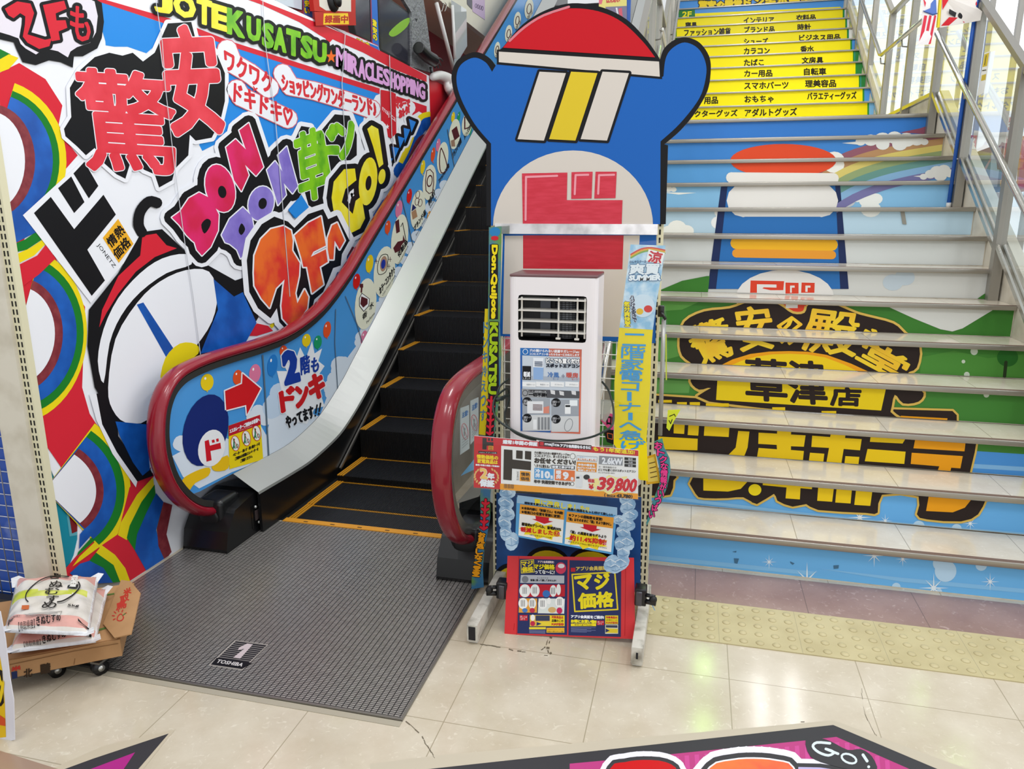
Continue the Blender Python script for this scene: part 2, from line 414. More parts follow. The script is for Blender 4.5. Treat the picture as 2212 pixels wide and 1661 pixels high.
# ================================================================ escalator
SXL, SXR = -2.041, -1.045
MXC = (SXL+SXR)/2
esc = thing('escalator', 'black step escalator with red handrails between the mural wall and the display stand', 'escalator', (MXC, 0, 0))
PLATE = M('ribbed_plate', '#85827d', 0.35, 0.75)
def plate_mat():
    m = bpy.data.materials.new('escalator_plate'); m.use_nodes = True; nt = m.node_tree; bs = nt.nodes['Principled BSDF']
    tc = nt.nodes.new('ShaderNodeTexCoord'); br = nt.nodes.new('ShaderNodeTexBrick'); br.offset = 0.5
    mp = nt.nodes.new('ShaderNodeMapping'); mp.inputs['Rotation'].default_value = (0, 0, math.radians(90)); nt.links.new(tc.outputs['Object'], mp.inputs[0]); nt.links.new(mp.outputs[0], br.inputs['Vector'])
    br.inputs['Scale'].default_value = 1.0; br.inputs['Brick Width'].default_value = 0.0095; br.inputs['Row Height'].default_value = 0.0215; br.inputs['Mortar Size'].default_value = 0.0017
    br.offset = 0.0
    br.inputs['Color1'].default_value = (*hx('#aaa6a1'), 1); br.inputs['Color2'].default_value = (*hx('#9a9691'), 1); br.inputs['Mortar'].default_value = (*hx('#19191b'), 1)
    nt.links.new(br.outputs['Color'], bs.inputs['Base Color']); bs.inputs['Roughness'].default_value = 0.3; bs.inputs['Metallic'].default_value = 0.35
    bp = nt.nodes.new('ShaderNodeBump'); bp.inputs['Strength'].default_value = 0.6; bp.inputs['Distance'].default_value = 0.002; bp.invert = True
    nt.links.new(br.outputs['Fac'], bp.inputs['Height']); nt.links.new(bp.outputs[0], bs.inputs['Normal']); return m
EP = plate_mat()
b = MB(); b.box((-2.345, -1.362, 0), (-0.79, 0.0, 0.005), EP); fp = b.build('floor_plate', esc)
b = MB()
for (a, c) in (((-2.345, -1.372, 0.0), (-0.78, -1.362, 0.007)), ((-0.79, -1.362, 0), (-0.78, -0.3, 0.007))): b.box(a, c, STEELD)
b.build('edge_strip', fp)
A = Art(PZ(0.0056), (0, 1200, 0.31646))
A.poly('#a8a19b', [(1605,578),(1832,610),(1655,784),(1425,748)], 1); A.poly('#26252a', [(1610,585),(1820,614),(1652,776),(1440,745)], 2)
A.poly('#15151a', [(1480,700),(1722,735),(1652,776),(1440,745)], 3)
for k in range(9): A.stroke('#8c8784', [(1600-k*13, 598+k*12), (1812-k*13, 627+k*12)], 4, 3, caps=False)
A.poly('#c6b8bb', [(1592,700),(1640,707),(1727,610),(1688,604),(1632,632),(1624,650),(1668,640)], 5)
A.text('#c9c4c4', 'TOSHIBA', (1472,735), (1650,762), (1492,712), 5, 0.03)
o = A.build('number_badge', fp); o['label'] = 'dark badge with number 1 set in the ribbed plate'
YEL = M('comb_yellow', '#d9952a', 0.45); YL2 = M('step_line_yellow', '#c98a1c', 0.5)
b = MB(); b.box((SXL, -0.0, 0), (SXR, 0.045, 0.009), YEL)
for k in range(6): b.box((SXL+0.12+k*0.16, 0.012, 0.009), (SXL+0.145+k*0.16, 0.022, 0.0095), M('slot_dark', '#5c3c0c', 0.6))
b.build('comb_plate', esc)
GROOVE = M('step_black', '#1d1d20', 0.38, 0.5); RIB = M('step_rib', '#3c3c40', 0.35, 0.6); RISE = M('step_riser', '#0a0a0b', 0.45)
def step(y0, y1, z, drop):
    b = MB(); b.box((SXL+0.008, y0, z-drop), (SXR-0.008, y1-0.004, z-0.006), GROOVE)
    n = 100; x0, x1 = SXL+0.012, SXR-0.012; dx = (x1-x0)/n
    for k in range(n): b.box((x0+k*dx, y0, z-0.006), (x0+k*dx+dx*0.5, y1-0.004, z), RIB)
    for k in range(0, n): b.box((x0+k*dx, y0-0.006, z-drop), (x0+k*dx+dx*0.55, y0, z-0.001), RISE)
    st = b.build('step', esc)
    b = MB()
    for k in (0, 1.2, 2.4): b.box((SXL+0.010+k*0.014, y0-0.004, z-0.002), (SXL+0.020+k*0.014, y1-0.004, z+0.004), YL2)
    for k in (0, 1.2, 2.4): b.box((SXR-0.020-k*0.014, y0-0.004, z-0.002), (SXR-0.010-k*0.014, y1-0.004, z+0.004), YL2)
    for k in range(n): b.box((x0+k*dx, y1-0.024, z-0.002), (x0+k*dx+dx*0.5, y1-0.006, z+0.001), YL2)
    b.build('edge_marking', st)
b = MB(); b.box((-2.09, 0.02, 0.0), (-0.99, 1.1, 0.0012), BLACKM); b.build('base', esc)
step(0.05, 0.26, 0.003, 0.05); step(0.26, 0.64, 0.006, 0.05); step(0.64, 0.996, 0.045, 0.05)
for i in range(22):
    step(0.996+0.349*i, 0.996+0.349*(i+1)+0.01, 0.242+0.207*i, 0.21)
# balustrade outline in the (y, z) plane; the rail outside, the panel inside
SL = 0.585
RAIL = [(-0.20,0.150),(-0.298,0.178),(-0.405,0.215),(-0.484,0.261),(-0.565,0.338),(-0.635,0.445),(-0.669,0.557),(-0.676,0.647),(-0.666,0.727),(-0.638,0.812),(-0.586,0.883),(-0.517,0.926),(-0.432,0.948),(-0.292,0.960),(-0.092,0.962),(0.147,0.960),(0.427,0.970),(0.678,1.012),(0.954,1.098),(1.29,1.262),(1.582,1.438),(2.4,1.438+0.818*0.602),(3.2,1.438+1.618*0.602)]
RAIL_C = spline(RAIL, 3, False)+[(9.0, 1.438+7.418*0.602)]
DECK0 = [(-0.62,0.33),(-0.2,0.325),(0.16,0.314),(0.4,0.314),(0.62,0.345),(0.83,0.400),(1.109,0.532),(1.341,0.671),(2.0,1.068),(2.6,1.43),(9.0, 1.43+6.4*0.603)]
DECK = spline(DECK0[:-1], 4, False)+[DECK0[-1]]
def offset_in(pts, d):
    out = []
    for i, p in enumerate(pts):
        a = pts[max(0, i-1)]; c = pts[min(len(pts)-1, i+1)]; t = Vector((c[0]-a[0], c[1]-a[1])).normalized()
        out.append((p[0]+t.y*d, p[1]-t.x*d))
    return out
INNER = offset_in(RAIL_C, 0.045)
def deck_z(y):
    for (a, c) in zip(DECK, DECK[1:]):
        if a[0] <= y <= c[0]: return a[1]+(c[1]-a[1])*(y-a[0])/(c[0]-a[0])
    return DECK[0][1]
PAN = [q for q in INNER if q[1] > deck_z(q[0])+0.004]
dd = lambda y: 0.09+0.05*min(1, max(0, y-0.5))
def balustrade(xr, s, panelmat, framemat, fw):
    """xr: rail centre, s: +1 when the steps lie towards +x"""
    b = MB(); b.tube([(xr, y, z) for y, z in RAIL_C], 0.026, RED_RAIL, 14, sx=1.75, side=(1, 0, 0)); b.build('handrail', esc)
    b = MB(); inn = offset_in(RAIL_C, 0.028); q1 = offset_in(RAIL_C, 0.022); q2 = offset_in(RAIL_C, fw)
    for i in range(len(RAIL_C)-1):
        for (xa, xb, A_, B_, mt) in ((xr-0.03, xr+0.03, q1, q2, framemat),):
            b.hexa([(xa,*A_[i]),(xb,*A_[i]),(xb,*A_[i+1]),(xa,*A_[i+1]),(xa,*B_[i]),(xb,*B_[i]),(xb,*B_[i+1]),(xa,*B_[i+1])], mt)
    b.build('rail_frame', esc)
    b = MB(); po = PAN+[(y, z) for y, z in DECK[::-1] if y > PAN[0][0]-0.02]
    b.prism(po, 'x', xr-0.008, xr+0.008, panelmat); pn = b.build('side_panel', esc)
    b = MB(); di = xr+s*0.15; DV = [(-0.16, deck_z(-0.16))]+[q for q in DECK if q[0] > -0.14]
    for (a, c) in zip(DV, DV[1:]):
        z0, z1 = a[1], c[1]; lo0, lo1 = z0-dd(a[0]), z1-dd(c[0])
        b.add([(xr+s*0.012, a[0], z0), (di, a[0], lo0), (di, c[0], lo1), (xr+s*0.012, c[0], z1)], [(0,1,2,3)], STEEL)
        b.add([(di, a[0], lo0), (di+s*0.006, a[0], lo0-0.012), (di+s*0.006, c[0], lo1-0.012), (di, c[0], lo1)], [(0,1,2,3)], STEEL)
        b.add([(xr-s*0.012, a[0], z0), (xr-s*0.13, a[0], z0-0.05), (xr-s*0.13, c[0], z1-0.05), (xr-s*0.012, c[0], z1)], [(0,1,2,3)], STEEL)
        b.add([(xr+s*0.012, a[0], z0), (xr-s*0.012, a[0], z0), (xr-s*0.012, c[0], z1), (xr+s*0.012, c[0], z1)], [(0,1,2,3)], BLACK)
    b.build('deck', esc)
    b = MB(); prof = [(y, z-dd(y)-0.008) for y, z in DV]
    b.prism([(-0.15, 0.006)]+[(-0.15, prof[0][1])]+prof[1:]+[(9.0, prof[-1][1]-1.1), (1.2, 0.0)], 'x', di-s*0.012, di+s*0.004, BLACK); b.build('skirt', esc)
    if s < 0:
        b = MB(); b.prism([(-0.1, 0.0), (9.0, 0), (9.0, DECK[-1][1]-0.06)]+[(y, z-0.052) for y, z in DV[::-1][1:-1]]+[(-0.1, 0.25)], 'x', xr+0.115, xr+0.13, BLACK); b.build('cladding', esc)
    # black newel cover that swallows the rail
    x0, x1 = (xr-0.125, xr+0.125)
    b = MB(); b.prism([(-0.43, 0.006), (0.16, 0.006), (0.16, 0.19), (-0.12, 0.235), (-0.33, 0.20), (-0.405, 0.11)], 'x', x0, x1, BLACK)
    nb = b.build('newel_base', esc)
    bv = nb.modifiers.new('b', 'BEVEL'); bv.width = 0.018; bv.segments = 2; bv.limit_method = 'ANGLE'
    b = MB(); b.rbox((xr-0.075, -0.37, 0.09), (xr+0.075, -0.20, 0.255), 0.03, BLACK, 3); b.ball((xr, -0.372, 0.165), 0.058, BLACKM, 14, (1, 0.18, 0.8)); b.build('rail_inlet', nb)
    return pn, nb
panL, newelL = balustrade(-2.22, 1, M('panel_white', '#e8eef5', 0.25), M('frame_dark', '#4b4a48', 0.35, 0.6), 0.052)
panR, newelR = balustrade(-0.87, -1, CLEAR, M('frame_steel', '#a09d98', 0.25, 0.9), 0.066)
# control box on the left newel
b = MB(); xx = -2.095; b.box((xx-0.004, -0.20, 0.04), (xx+0.002, -0.02, 0.165), M('control_black', '#0d0d0e', 0.2)); b.box((xx+0.002, -0.17, 0.075), (xx+0.004, -0.06, 0.13), M('control_glass', '#4a3f3f', 0.1))
for (y, z) in ((-0.14, 0.055), (-0.07, 0.055), (-0.16, 0.15), (-0.06, 0.15)): b.ball((xx+0.002, y, z), 0.009, STEEL, 8)
b.build('control_panel', newelL)
# guard strip along the left skirt
p0_, p1_ = Plane((-2.055, 0, 0), (1, 0, 0)).pt(735, 1012), Plane((-2.055, 0, 0), (1, 0, 0)).pt(930, 620)
p2_ = p0_+(p1_-p0_)*3.6
b = MB(); b.beam(p0_, p2_, 0.012, 0.016, STEELD); b.build('skirt_guard', esc)
# ================================================================ the printed mural on the left wall
def W2P(p):
    d = Vector(p)-CAM; z = d.dot(_f); return (1106+FPX*d.dot(_r)/z, 830.5-FPX*d.dot(_u)/z)
WHT, BLK, RED, BLU, DBL = '#eef0f6', '#18181b', '#d62a3a', '#2a8be0', '#0e4c9f'
GRN, YLW, MAR, LGR, MAG, PUR, ORG = '#1f7d2c', '#efd81e', '#7c2833', '#86cc14', '#e0266b', '#9281d2', '#f2702a'
GRDY = M('ink_yellow_wash', '#f3e21c', 0.35, noise=('#f7ee50', 9, 0.4, 0.7)); GRDO = M('ink_orange_wash', '#f4702a', 0.35, noise=('#e2332e', 5, 0.42, 0.62, 6))
GRDM = M('ink_magenta_wash', '#e3266e', 0.35, noise=('#d31c4c', 6, 0.4, 0.65)); GRDP = M('ink_purple_wash', '#9483d6', 0.35, noise=('#7a68c4', 7, 0.4, 0.65))
GRDG = M('ink_green_wash', '#86cd14', 0.35, noise=('#5fae12', 9, 0.42, 0.64)); GRDR = M('ink_red_wash', '#dc2b3c', 0.35, noise=('#ee4656', 6, 0.4, 0.7))
GRDB = M('ink_blue_wash', '#0f4fa6', 0.35, noise=('#1c68c8', 8, 0.4, 0.7)); GRDMAR = M('ink_maroon_wash', '#7a2531', 0.4, noise=('#8f3a3f', 30, 0.4, 0.7))
CA, CB, CC, CE, CF, CG = (0, 0, .31646), (0, 400, .31646), (0, 850, .31646), (500, 0, .31646), (500, 400, .27125), (500, 800, .27125)
A = Art(PX(WX), (0, 0, 1), clip=[W2P((WX, -1.099, 4.2)), W2P((WX, 3.46, 4.2)), W2P((WX, 3.46, 0.006)), W2P((WX, -0.86, 0.006)), (142, 1243), (110, 1048)])
tl, tr, br = W2P((WX, -1.10, 2.86)), W2P((WX, 3.46, 2.86)), W2P((WX, 3.46, 0.01))
A.slab(WHT, [tl, tr, br, W2P((WX, -0.2, 0.008)), (335, 1238), (278, 1257), (206, 1259), (142, 1242), (160, 1200), (168, 1165), (168, 1135), (156, 1105), (142, 1078), (122, 1040), (104, 1002)], 0.003)
def pie(col, c, rx, ry, a0, a1, ly, rot=0, n=26):
    a = math.radians(rot); P = [c]
    for k in range(n+1):
        t = math.radians(a0+(a1-a0)*k/n); x, y = rx*math.cos(t), ry*math.sin(t)
        P.append((c[0]+x*math.cos(a)-y*math.sin(a), c[1]+x*math.sin(a)+y*math.cos(a)))
    A.poly(col, P, ly)
# blue sky band and the red stripes
A.poly(BLU, [(203,0),(424,74),(500,101),(820,203),(812,206),(786,253),(775,320),(734,240),(677,285),(652,263),(611,316),(595,304),(573,326),(538,240),(500,290),(468,310),(437,326),(430,313),(484,222),(475,127),(424,82),(380,60),(342,92),(316,115),(275,101),(247,101),(228,98),(226,70)], 1)
A.poly(RED, [(215,-4),(354,36),(424,60),(500,90),(820,191),(820,203),(500,101),(424,74),(354,50),(203,0)], 2)
A.poly(BLU, [(203,6),(354,58),(354,62),(330,100),(230,98)], 1)
A.T = CE
A.poly(RED, [(60,-60),(240,20),(570,150),(860,270),(1060,370),(1332,515),(1332,560),(1100,470),(900,360),(725,285),(690,268),(660,300),(640,262),(600,240),(460,150),(200,30),(60,-20)], 2)
A.poly(RED, [(1125,655),(1332,725),(1332,790),(1280,760),(1230,790),(1255,730),(1120,690)], 2)
# rainbow rings down the left edge
A.T = CA
A.poly(RED, [(-10,500),(130,430),(310,540),(425,720),(400,850),(450,960),(530,1060),(460,1140),(380,1230),(130,1700),(40,1700)], 1)
A.poly(GRN, [(-30,320),(70,370),(0,420),(-30,420)], 2); A.poly(YLW, [(-30,420),(60,370),(125,395),(60,470),(-20,500)], 2)
cc = (-60, 1100)
for col, rx, ry, ly in ((YLW,512,560,2),(GRN,464,505,3),(GRDB,418,462,4),(GRDMAR,296,388,5),(WHT,226,335,6)): pie(col, cc, rx, ry, -72 if ly < 5 else -100, 118, ly)
A.T = CB
A.poly(RED, [(10,660),(130,600),(370,470),(420,600),(580,830),(560,1380),(640,1659),(240,1659),(240,1200)], 1)
A.poly(YLW, [(110,540),(110,470),(200,430),(290,370),(310,400),(230,480)], 4); A.poly(GRN, [(98,460),(96,400),(170,370),(240,320),(285,370),(180,440)], 4); A.poly(GRDB, [(60,400),(60,300),(100,230),(210,120),(245,320),(100,395)], 5)
A.poly(RED, [(120,640),(110,550),(250,480),(310,405),(375,500),(260,610),(150,690)], 6)
cc = (120, 1025)
for col, rx, ry, ly in ((YLW,472,600,2),(GRN,448,545,3),(GRDB,400,488,4),(GRDMAR,305,392,5),(WHT,250,330,6)): pie(col, cc, rx, ry, -76, 92, ly, 4)
A.T = CC
A.poly(RED, [(240,250),(560,60),(650,200),(930,560),(1040,540),(1050,560),(880,900),(1000,1080),(1000,1230),(900,1290),(450,1270),(440,1200),(560,1060),(690,900)], 3)
cc = (300, 655)
for col, rx, ry, ly in ((YLW,588,560,6),(GRN,548,500,7),(GRDB,490,448,8),(GRDMAR,402,350,9),(WHT,350,300,10)): pie(col, cc, rx, ry, -62, 40, ly, 8)
A.poly(YLW, [(850,800),(880,860),(740,1000),(490,1180),(540,1110),(700,960)], 6); A.poly(GRN, [(820,800),(700,950),(520,1110),(530,1080),(640,960),(760,800)], 7); A.poly(GRDB, [(780,760),(650,930),(535,1060),(540,960),(640,840),(700,740)], 8)
A.poly(RED, [(1030,500),(880,640),(800,960),(690,1035),(860,1290),(1010,1240),(1005,1120),(860,960)], 6)
A.poly(YLW, [(1040,570),(930,690),(820,880),(800,965),(860,1000),(960,780),(1050,650)], 7); A.poly(GRN, [(1050,620),(960,740),(880,900),(860,985),(915,1070),(990,860),(1060,720)], 8)
A.poly(GRDB, [(1060,680),(990,820),(930,960),(915,1070),(1010,1240),(1070,1215),(1120,1140),(1090,1050),(1060,930),(1110,740)], 9)
A.poly(GRDMAR, [(1110,740),(1065,920),(1075,1040),(1120,1140),(1165,1080),(1130,960),(1170,760)], 10)
A.poly(YLW, [(690,1035),(650,1085),(760,1180),(810,1280),(885,1285),(850,1190),(780,1100)], 7); A.poly(GRN, [(650,1085),(605,1140),(700,1190),(760,1290),(815,1285),(770,1170)], 8); A.poly(GRDB, [(605,1140),(540,1160),(470,1225),(560,1300),(765,1290),(700,1190)], 9)
# speech bubble 2F
A.T = CA
A.poly(BLK, [(-60,-60),(560,-60),(690,20),(705,150),(690,260),(660,330),(560,385),(500,385),(492,462),(410,425),(330,412),(240,445),(150,425),(105,330),(90,290),(-60,255)], 6)
A.poly('#e6e0ea', [(-60,-40),(530,-40),(640,10),(662,110),(650,220),(610,292),(520,322),(475,352),(458,392),(390,350),(300,330),(240,372),(170,332),(135,300),(120,262),(60,240),(-60,205)], 7)
for q in ([(25,60),(110,10),(200,25),(225,90),(205,160),(180,235),(300,272),(345,262),(330,315),(260,335),(180,292),(148,250),(162,170),(165,112),(130,90),(85,125),(50,105)], [(285,35),(430,5),(447,60),(372,92),(378,140),(440,138),(452,190),(392,215),(402,272),(345,282),(318,170)]):
    A.blob(RED, q, 10, ((BLK, 22),))
A.text(RED, 'も', (480,270), (610,285), (470,40), 10, fat=5, edge=((BLK, 24),))
# big red characters
blobk = [(430,880),(480,800),(470,600),(540,480),(640,390),(740,360),(830,380),(900,360),(970,420),(1050,360),(1140,160),(1300,150),(1330,270),(1420,310),(1480,380),(1530,500),(1530,690),(1500,820),(1440,940),(1330,960),(1290,920),(1280,1060),(1190,1150),(1170,1230),(1080,1280),(1050,1190),(980,1160),(890,1090),(850,1220),(790,1190),(700,1110),(640,1010),(580,1060),(520,1000),(440,930)]
A.blob(BLK, blobk, 9, ((WHT, 26),))
A.text(GRDR, '驚', (590,1150), (1235,1190), (500,470), 11, fat=15, edge=((WHT, 6),)); A.text(GRDR, '安', (1180,915), (1525,900), (1085,195), 11, fat=22, edge=((WHT, 6),))
# DON DON
A.T = CB
edge = ((WHT, 8), (BLK, 52), (WHT, 78))
D1 = [(1165,220),(1220,180),(1280,90),(1350,50),(1430,90),(1485,200),(1480,310),(1430,420),(1370,480),(1335,440),(1320,390),(1300,375),(1265,340),(1215,270)]
def letter(fill, q, hole=None, e=edge, ly=14, sm=0):
    A.blob(fill, q, ly, e, smooth=sm)
    if hole: A.poly(BLK, hole, ly+1, smooth=3)
def oval(c, rx, ry, rot, n=22):
    a = math.radians(rot); return [(c[0]+rx*math.cos(t)*math.cos(a)-ry*math.sin(t)*math.sin(a), c[1]+rx*math.cos(t)*math.sin(a)+ry*math.sin(t)*math.cos(a)) for t in [2*math.pi*k/n for k in range(n)]]
letter(GRDM, D1, [(1365,270),(1400,230),(1430,245),(1420,290),(1385,330)])
letter(GRDP, [(1505,340),(1560,230),(1650,150),(1710,210),(1725,300),(1690,420),(1635,500),(1610,440),(1560,400),(1530,390)], [(1620,310),(1640,260),(1665,300),(1640,340)])
letter(GRDP, oval((1775,125), 86, 118, 12), oval((1785,125), 28, 38, 10))
A.T = CA
letter(GRDM, oval((1495,1285), 98, 165, -14), oval((1508,1310), 28, 42, -10))
letter(GRDM, [(1535,1005),(1600,950),(1670,1020),(1625,890),(1690,840),(1790,1140),(1740,1200),(1665,1125),(1690,1195),(1640,1305),(1590,1230)])
letter(GRDP, [(1815,1160),(1870,1100),(1920,1170),(1890,1060),(1950,1000),(2025,1270),(1990,1320),(1930,1250),(1945,1330),(1890,1400),(1870,1330)])
A.poly(BLU, [(1960,1430),(2050,1330),(2090,1400),(2000,1490)], 14)
# green characters
A.T = CE
gb = [(405,1000),(470,860),(530,870),(560,960),(600,900),(700,780),(800,790),(850,920),(850,1060),(760,1130),(660,1250),(640,1370),(580,1440),(520,1400),(480,1260),(410,1140)]
A.blob(BLK, gb, 12, ((WHT, 30),))
A.text(GRDG, '草', (475,1385), (650,1320), (425,930), 14, fat=14, edge=((WHT, 5),)); A.text(GRDG, 'ド', (640,1215), (750,1130), (590,930), 14, fat=16, edge=((WHT, 5),)); A.text(GRDG, 'ン', (745,1085), (850,1010), (700,860), 14, fat=16, edge=((WHT, 5),))
# GO!
e2 = ((BLK, 34), (WHT, 58))
letter(GRDY, [(675,1350),(690,1240),(760,1155),(835,1150),(845,1230),(770,1290),(745,1380),(820,1460),(840,1370),(880,1340),(905,1490),(870,1560),(790,1600),(730,1560),(690,1450)], None, e2, 17)
letter(GRDY, oval((925,1238), 62, 165, 6), oval((928,1250), 20, 50, 6), e2, 17)
letter(GRDY, [(920,880),(950,855),(995,880),(1030,1120),(1000,1145),(960,1000)], None, e2, 17); letter(GRDY, oval((1020,1205), 24, 52, 8), None, e2, 17)
# 2F he
A.T = CF
ob = [(110,600),(140,440),(230,310),(330,250),(440,290),(490,340),(600,230),(720,190),(760,270),(830,240),(930,440),(870,550),(860,640),(800,660),(760,760),(720,850),(650,910),(620,1030),(560,1140),(440,1165),(370,1090),(350,980),(300,1060),(200,980),(130,850)]
A.blob(BLK, ob, 19, ((WHT, 42),))
for q in ([(165,700),(170,560),(220,430),(300,350),(400,325),(460,360),(475,440),(470,520),(530,620),(525,720),(495,860),(512,940),(570,830),(600,890),(590,980),(520,1080),(440,1110),(395,1060),(385,960),(400,820),(410,750),(340,820),(290,975),(225,900),(170,800)],
          [(490,400),(600,300),(700,250),(740,480),(640,530),(620,570),(740,510),(755,610),(690,650),(720,790),(630,860),(590,650),(560,650),(545,580)], [(755,420),(790,320),(830,300),(890,440),(850,510),(810,440),(800,590),(770,590),(755,510)]):
    A.blob(GRDO, q, 22, ((WHT, 12),))
A.poly(BLU, [(445,205),(545,75),(605,175),(500,265)], 21)
# black logo card
A.T = CB
A.poly(WHT, [(150,205),(560,-170),(965,380),(615,805),(580,760)], 8)
A.poly(BLK, [(225,190),(340,80),(500,300),(700,65),(785,200),(590,440),(710,650),(620,755)], 9)
A.poly(BLK, [(390,20),(480,-60),(570,115),(500,190)], 9); A.poly(BLK, [(495,-80),(570,-160),(665,5),(600,90)], 9)
A.poly('#efb02c', [(695,360),(800,230),(905,400),(805,530)], 9)
for ch, (x, y) in (('熱',(808,318)),('情',(757,378)),('格',(848,400)),('価',(800,458))):
    A.text(BLK, ch, (x-4,y+54), (x+43,y+4), (x-43,y-6), 10, fat=2)
A.text(BLK, 'JONETZ', (650,415), (765,572), (672,392), 9, 0.0)
# large plain shapes in red, white, black and blue under the logo card
A.poly(BLK, [(600,850),(800,600),(960,320),(1100,300),(1290,480),(1420,550),(1600,650),(1690,620),(1760,900),(1640,1100),(1400,1180),(1200,1659),(800,1659),(700,1480),(640,1380),(590,1100)], 10)
A.poly(RED, [(670,970),(690,850),(800,620),(950,480),(965,345),(1060,330),(1130,410),(1200,430),(1050,490),(920,590),(800,740),(720,870)], 11)
A.poly(WHT, [(700,1350),(660,1200),(700,980),(800,770),(950,600),(1100,500),(1260,470),(1300,540),(1130,600),(950,730),(820,890),(740,1080)], 11, smooth=3)
A.poly(WHT, [(730,1380),(780,1050),(930,800),(1080,660),(1260,580),(1420,590),(1475,750),(1440,930),(1330,1100),(1200,1250),(1060,1400),(1000,1600),(850,1620),(760,1530)], 12, smooth=3)
A.poly(GRDB, [(1450,640),(1590,760),(1650,730),(1745,940),(1660,1090),(1360,1150),(1480,850)], 13)
A.poly(GRDB, [(925,815),(970,800),(1180,1120),(1130,1180)], 13)
A.poly(YLW, [(1090,1340),(1120,1180),(1220,1080),(1330,1085),(1345,1150),(1200,1250)], 13, smooth=3)
A.stroke(BLK, [(1075,125),(1010,112),(950,180),(938,270),(965,330)], 72, 12, smooth=4, caps=False)
A.T = CC
A.poly(GRDB, [(780,190),(990,210),(1015,520),(965,560),(900,470),(810,290)], 12)
A.poly(BLK, [(640,0),(780,0),(800,290),(930,480),(1010,500),(1040,560),(930,600),(790,420),(690,220)], 11); A.poly(WHT, [(600,0),(650,0),(690,210),(790,400),(930,600),(920,640),(760,410),(650,180)], 11)
# lettering along the top
A.T = CA
for ch, x0, x1, yt, yb in (('J',1050,1165,-70,70),('O',1180,1325,-50,95),('T',1340,1435,-15,150),('E',1442,1540,25,185),('K',1545,1660,55,225)):
    A.text(GRDY if ch in 'JOTE' else GRDG, ch, (x0,yb), (x1,yb+(x1-x0)*.3), (x0,yt), 12, 0.03, fat=6, edge=((BLK, 24),))
A.T = CE
for ch, x0, x1, yt, yb in (('U',100,190,110,265),('S',205,280,150,315),('A',285,365,180,335),('T',372,462,195,365),('S',470,545,235,385),('U',552,640,275,410)):
    A.text(GRDG, ch, (x0,yb), (x1,yb+(x1-x0)*.3), (x0,yt), 12, 0.03, fat=5, edge=((BLK, 22),))
for ch, x0, x1, yt, yb in (('M',710,778,325,450),('I',786,806,365,485),('R',812,858,380,500),('A',862,908,400,525),('C',908,950,418,540),('L',954,986,430,550),('E',990,1026,450,562),('S',1030,1080,462,575),('H',1086,1112,490,598),('O',1114,1148,500,608),('P',1152,1184,518,625),('P',1190,1214,530,632),('I',1218,1234,540,640),('N',1240,1270,548,650),('G',1274,1316,560,665)):
    A.text('#dfa5dd', ch, (x0,yb), (x1,yb+(x1-x0)*.4), (x0,yt), 12, 0.02, fat=3, edge=((BLK, 18),))
A.poly(BLK, [(640,330),(690,300),(725,360),(710,450),(660,450),(635,400)], 10)
A.poly(ORG, [(675+(38 if k % 2 == 0 else 16)*math.sin(k*math.pi/5), 388-(48 if k % 2 == 0 else 20)*math.cos(k*math.pi/5)) for k in range(10)], 12)
# small pink words
A.T = CA
PNK = '#d8343f'
for path, wd in (([(1545,340),(1580,430),(1700,500),(1830,600)], 130), ([(1610,610),(1640,660),(1790,730),(1960,810)], 125)): A.stroke('#d96a78', path, wd+12, 8); A.stroke(WHT, path, wd, 9)
A.text(PNK, 'ワクワク', (1535,470), (1855,650), (1525,330), 10, fat=5); A.text(PNK, '×', (1720,620), (1755,635), (1720,585), 10, 0.02); A.text(PNK, 'ドキドキ♡', (1590,690), (1985,870), (1595,565), 10, fat=5)
A.T = CE
path = [(345,500),(400,590),(560,620),(760,680),(950,745)]; A.stroke('#d96a78', path, 132, 8); A.stroke(WHT, path, 120, 9)
A.text(PNK, 'ショッピングワンダーランド♪', (345,620), (985,800), (335,500), 10, fat=5)
A.poly('#cf2432', [(1015,612),(1085,625),(1118,640),(1122,910),(1085,946),(1020,900)], 9); A.text(WHT, 'maj!ca', (1025,765), (1116,845), (1025,715), 10, 0.0)
A.poly(WHT, [(1060+(14 if k % 2 == 0 else 6)*math.sin(k*math.pi/5), 865-(20 if k % 2 == 0 else 8)*math.cos(k*math.pi/5)) for k in range(10)], 10)
A.stroke(WHT, [(1130,750),(1205,735)], 95, 8); A.text(PNK, 'マネーで', (1120,740), (1215,725), (1115,690), 10, fat=5); A.text(PNK, 'おトク!', (1145,805), (1210,770), (1140,755), 10, fat=5)
# little flags and the rainbow by the handrail
for (a, c, d) in (((1208,812),(1256,832),(1225,905)),((1172,872),(1216,884),(1180,978)),((1132,928),(1178,944),(1146,1012)),((1090,1000),(1140,1012),(1106,1092)),((1042,1068),(1096,1082),(1066,1162))): A.blob('#2f86e0', [a, c, d], 9, ((BLK, 20), (WHT, 34)))
for col, off in ((YLW,0),('#4c9c2c',30),(GRDB,58),(GRDMAR,150)): A.stroke(col, [(1345,780+off),(1290,800+off),(1245,880+off),(1200,1010+off),(1150,1110+off)], 36 if off < 50 else (90 if off < 100 else 40), 6, smooth=3)
A.T = CF
for col, off in ((GRDB,0),(RED,-60),(GRDB,90)): pass
A.poly(GRDB, [(1130,230),(1200,120),(1260,60),(1330,-60),(1300,60),(1180,220),(960,560),(820,760),(720,900),(700,900),(780,740),(900,560),(1010,470)], 5)
A.poly(RED, [(1050,320),(1085,250),(1120,275),(1100,330)], 6); A.poly(YLW, [(1020,370),(1050,320),(1095,335),(1060,395)], 6); A.poly(GRN, [(990,410),(1020,370),(1060,395),(1025,440)], 6)
A.stroke(GRDMAR, [(960,510),(900,560),(830,650),(760,760)], 40, 6, smooth=3)
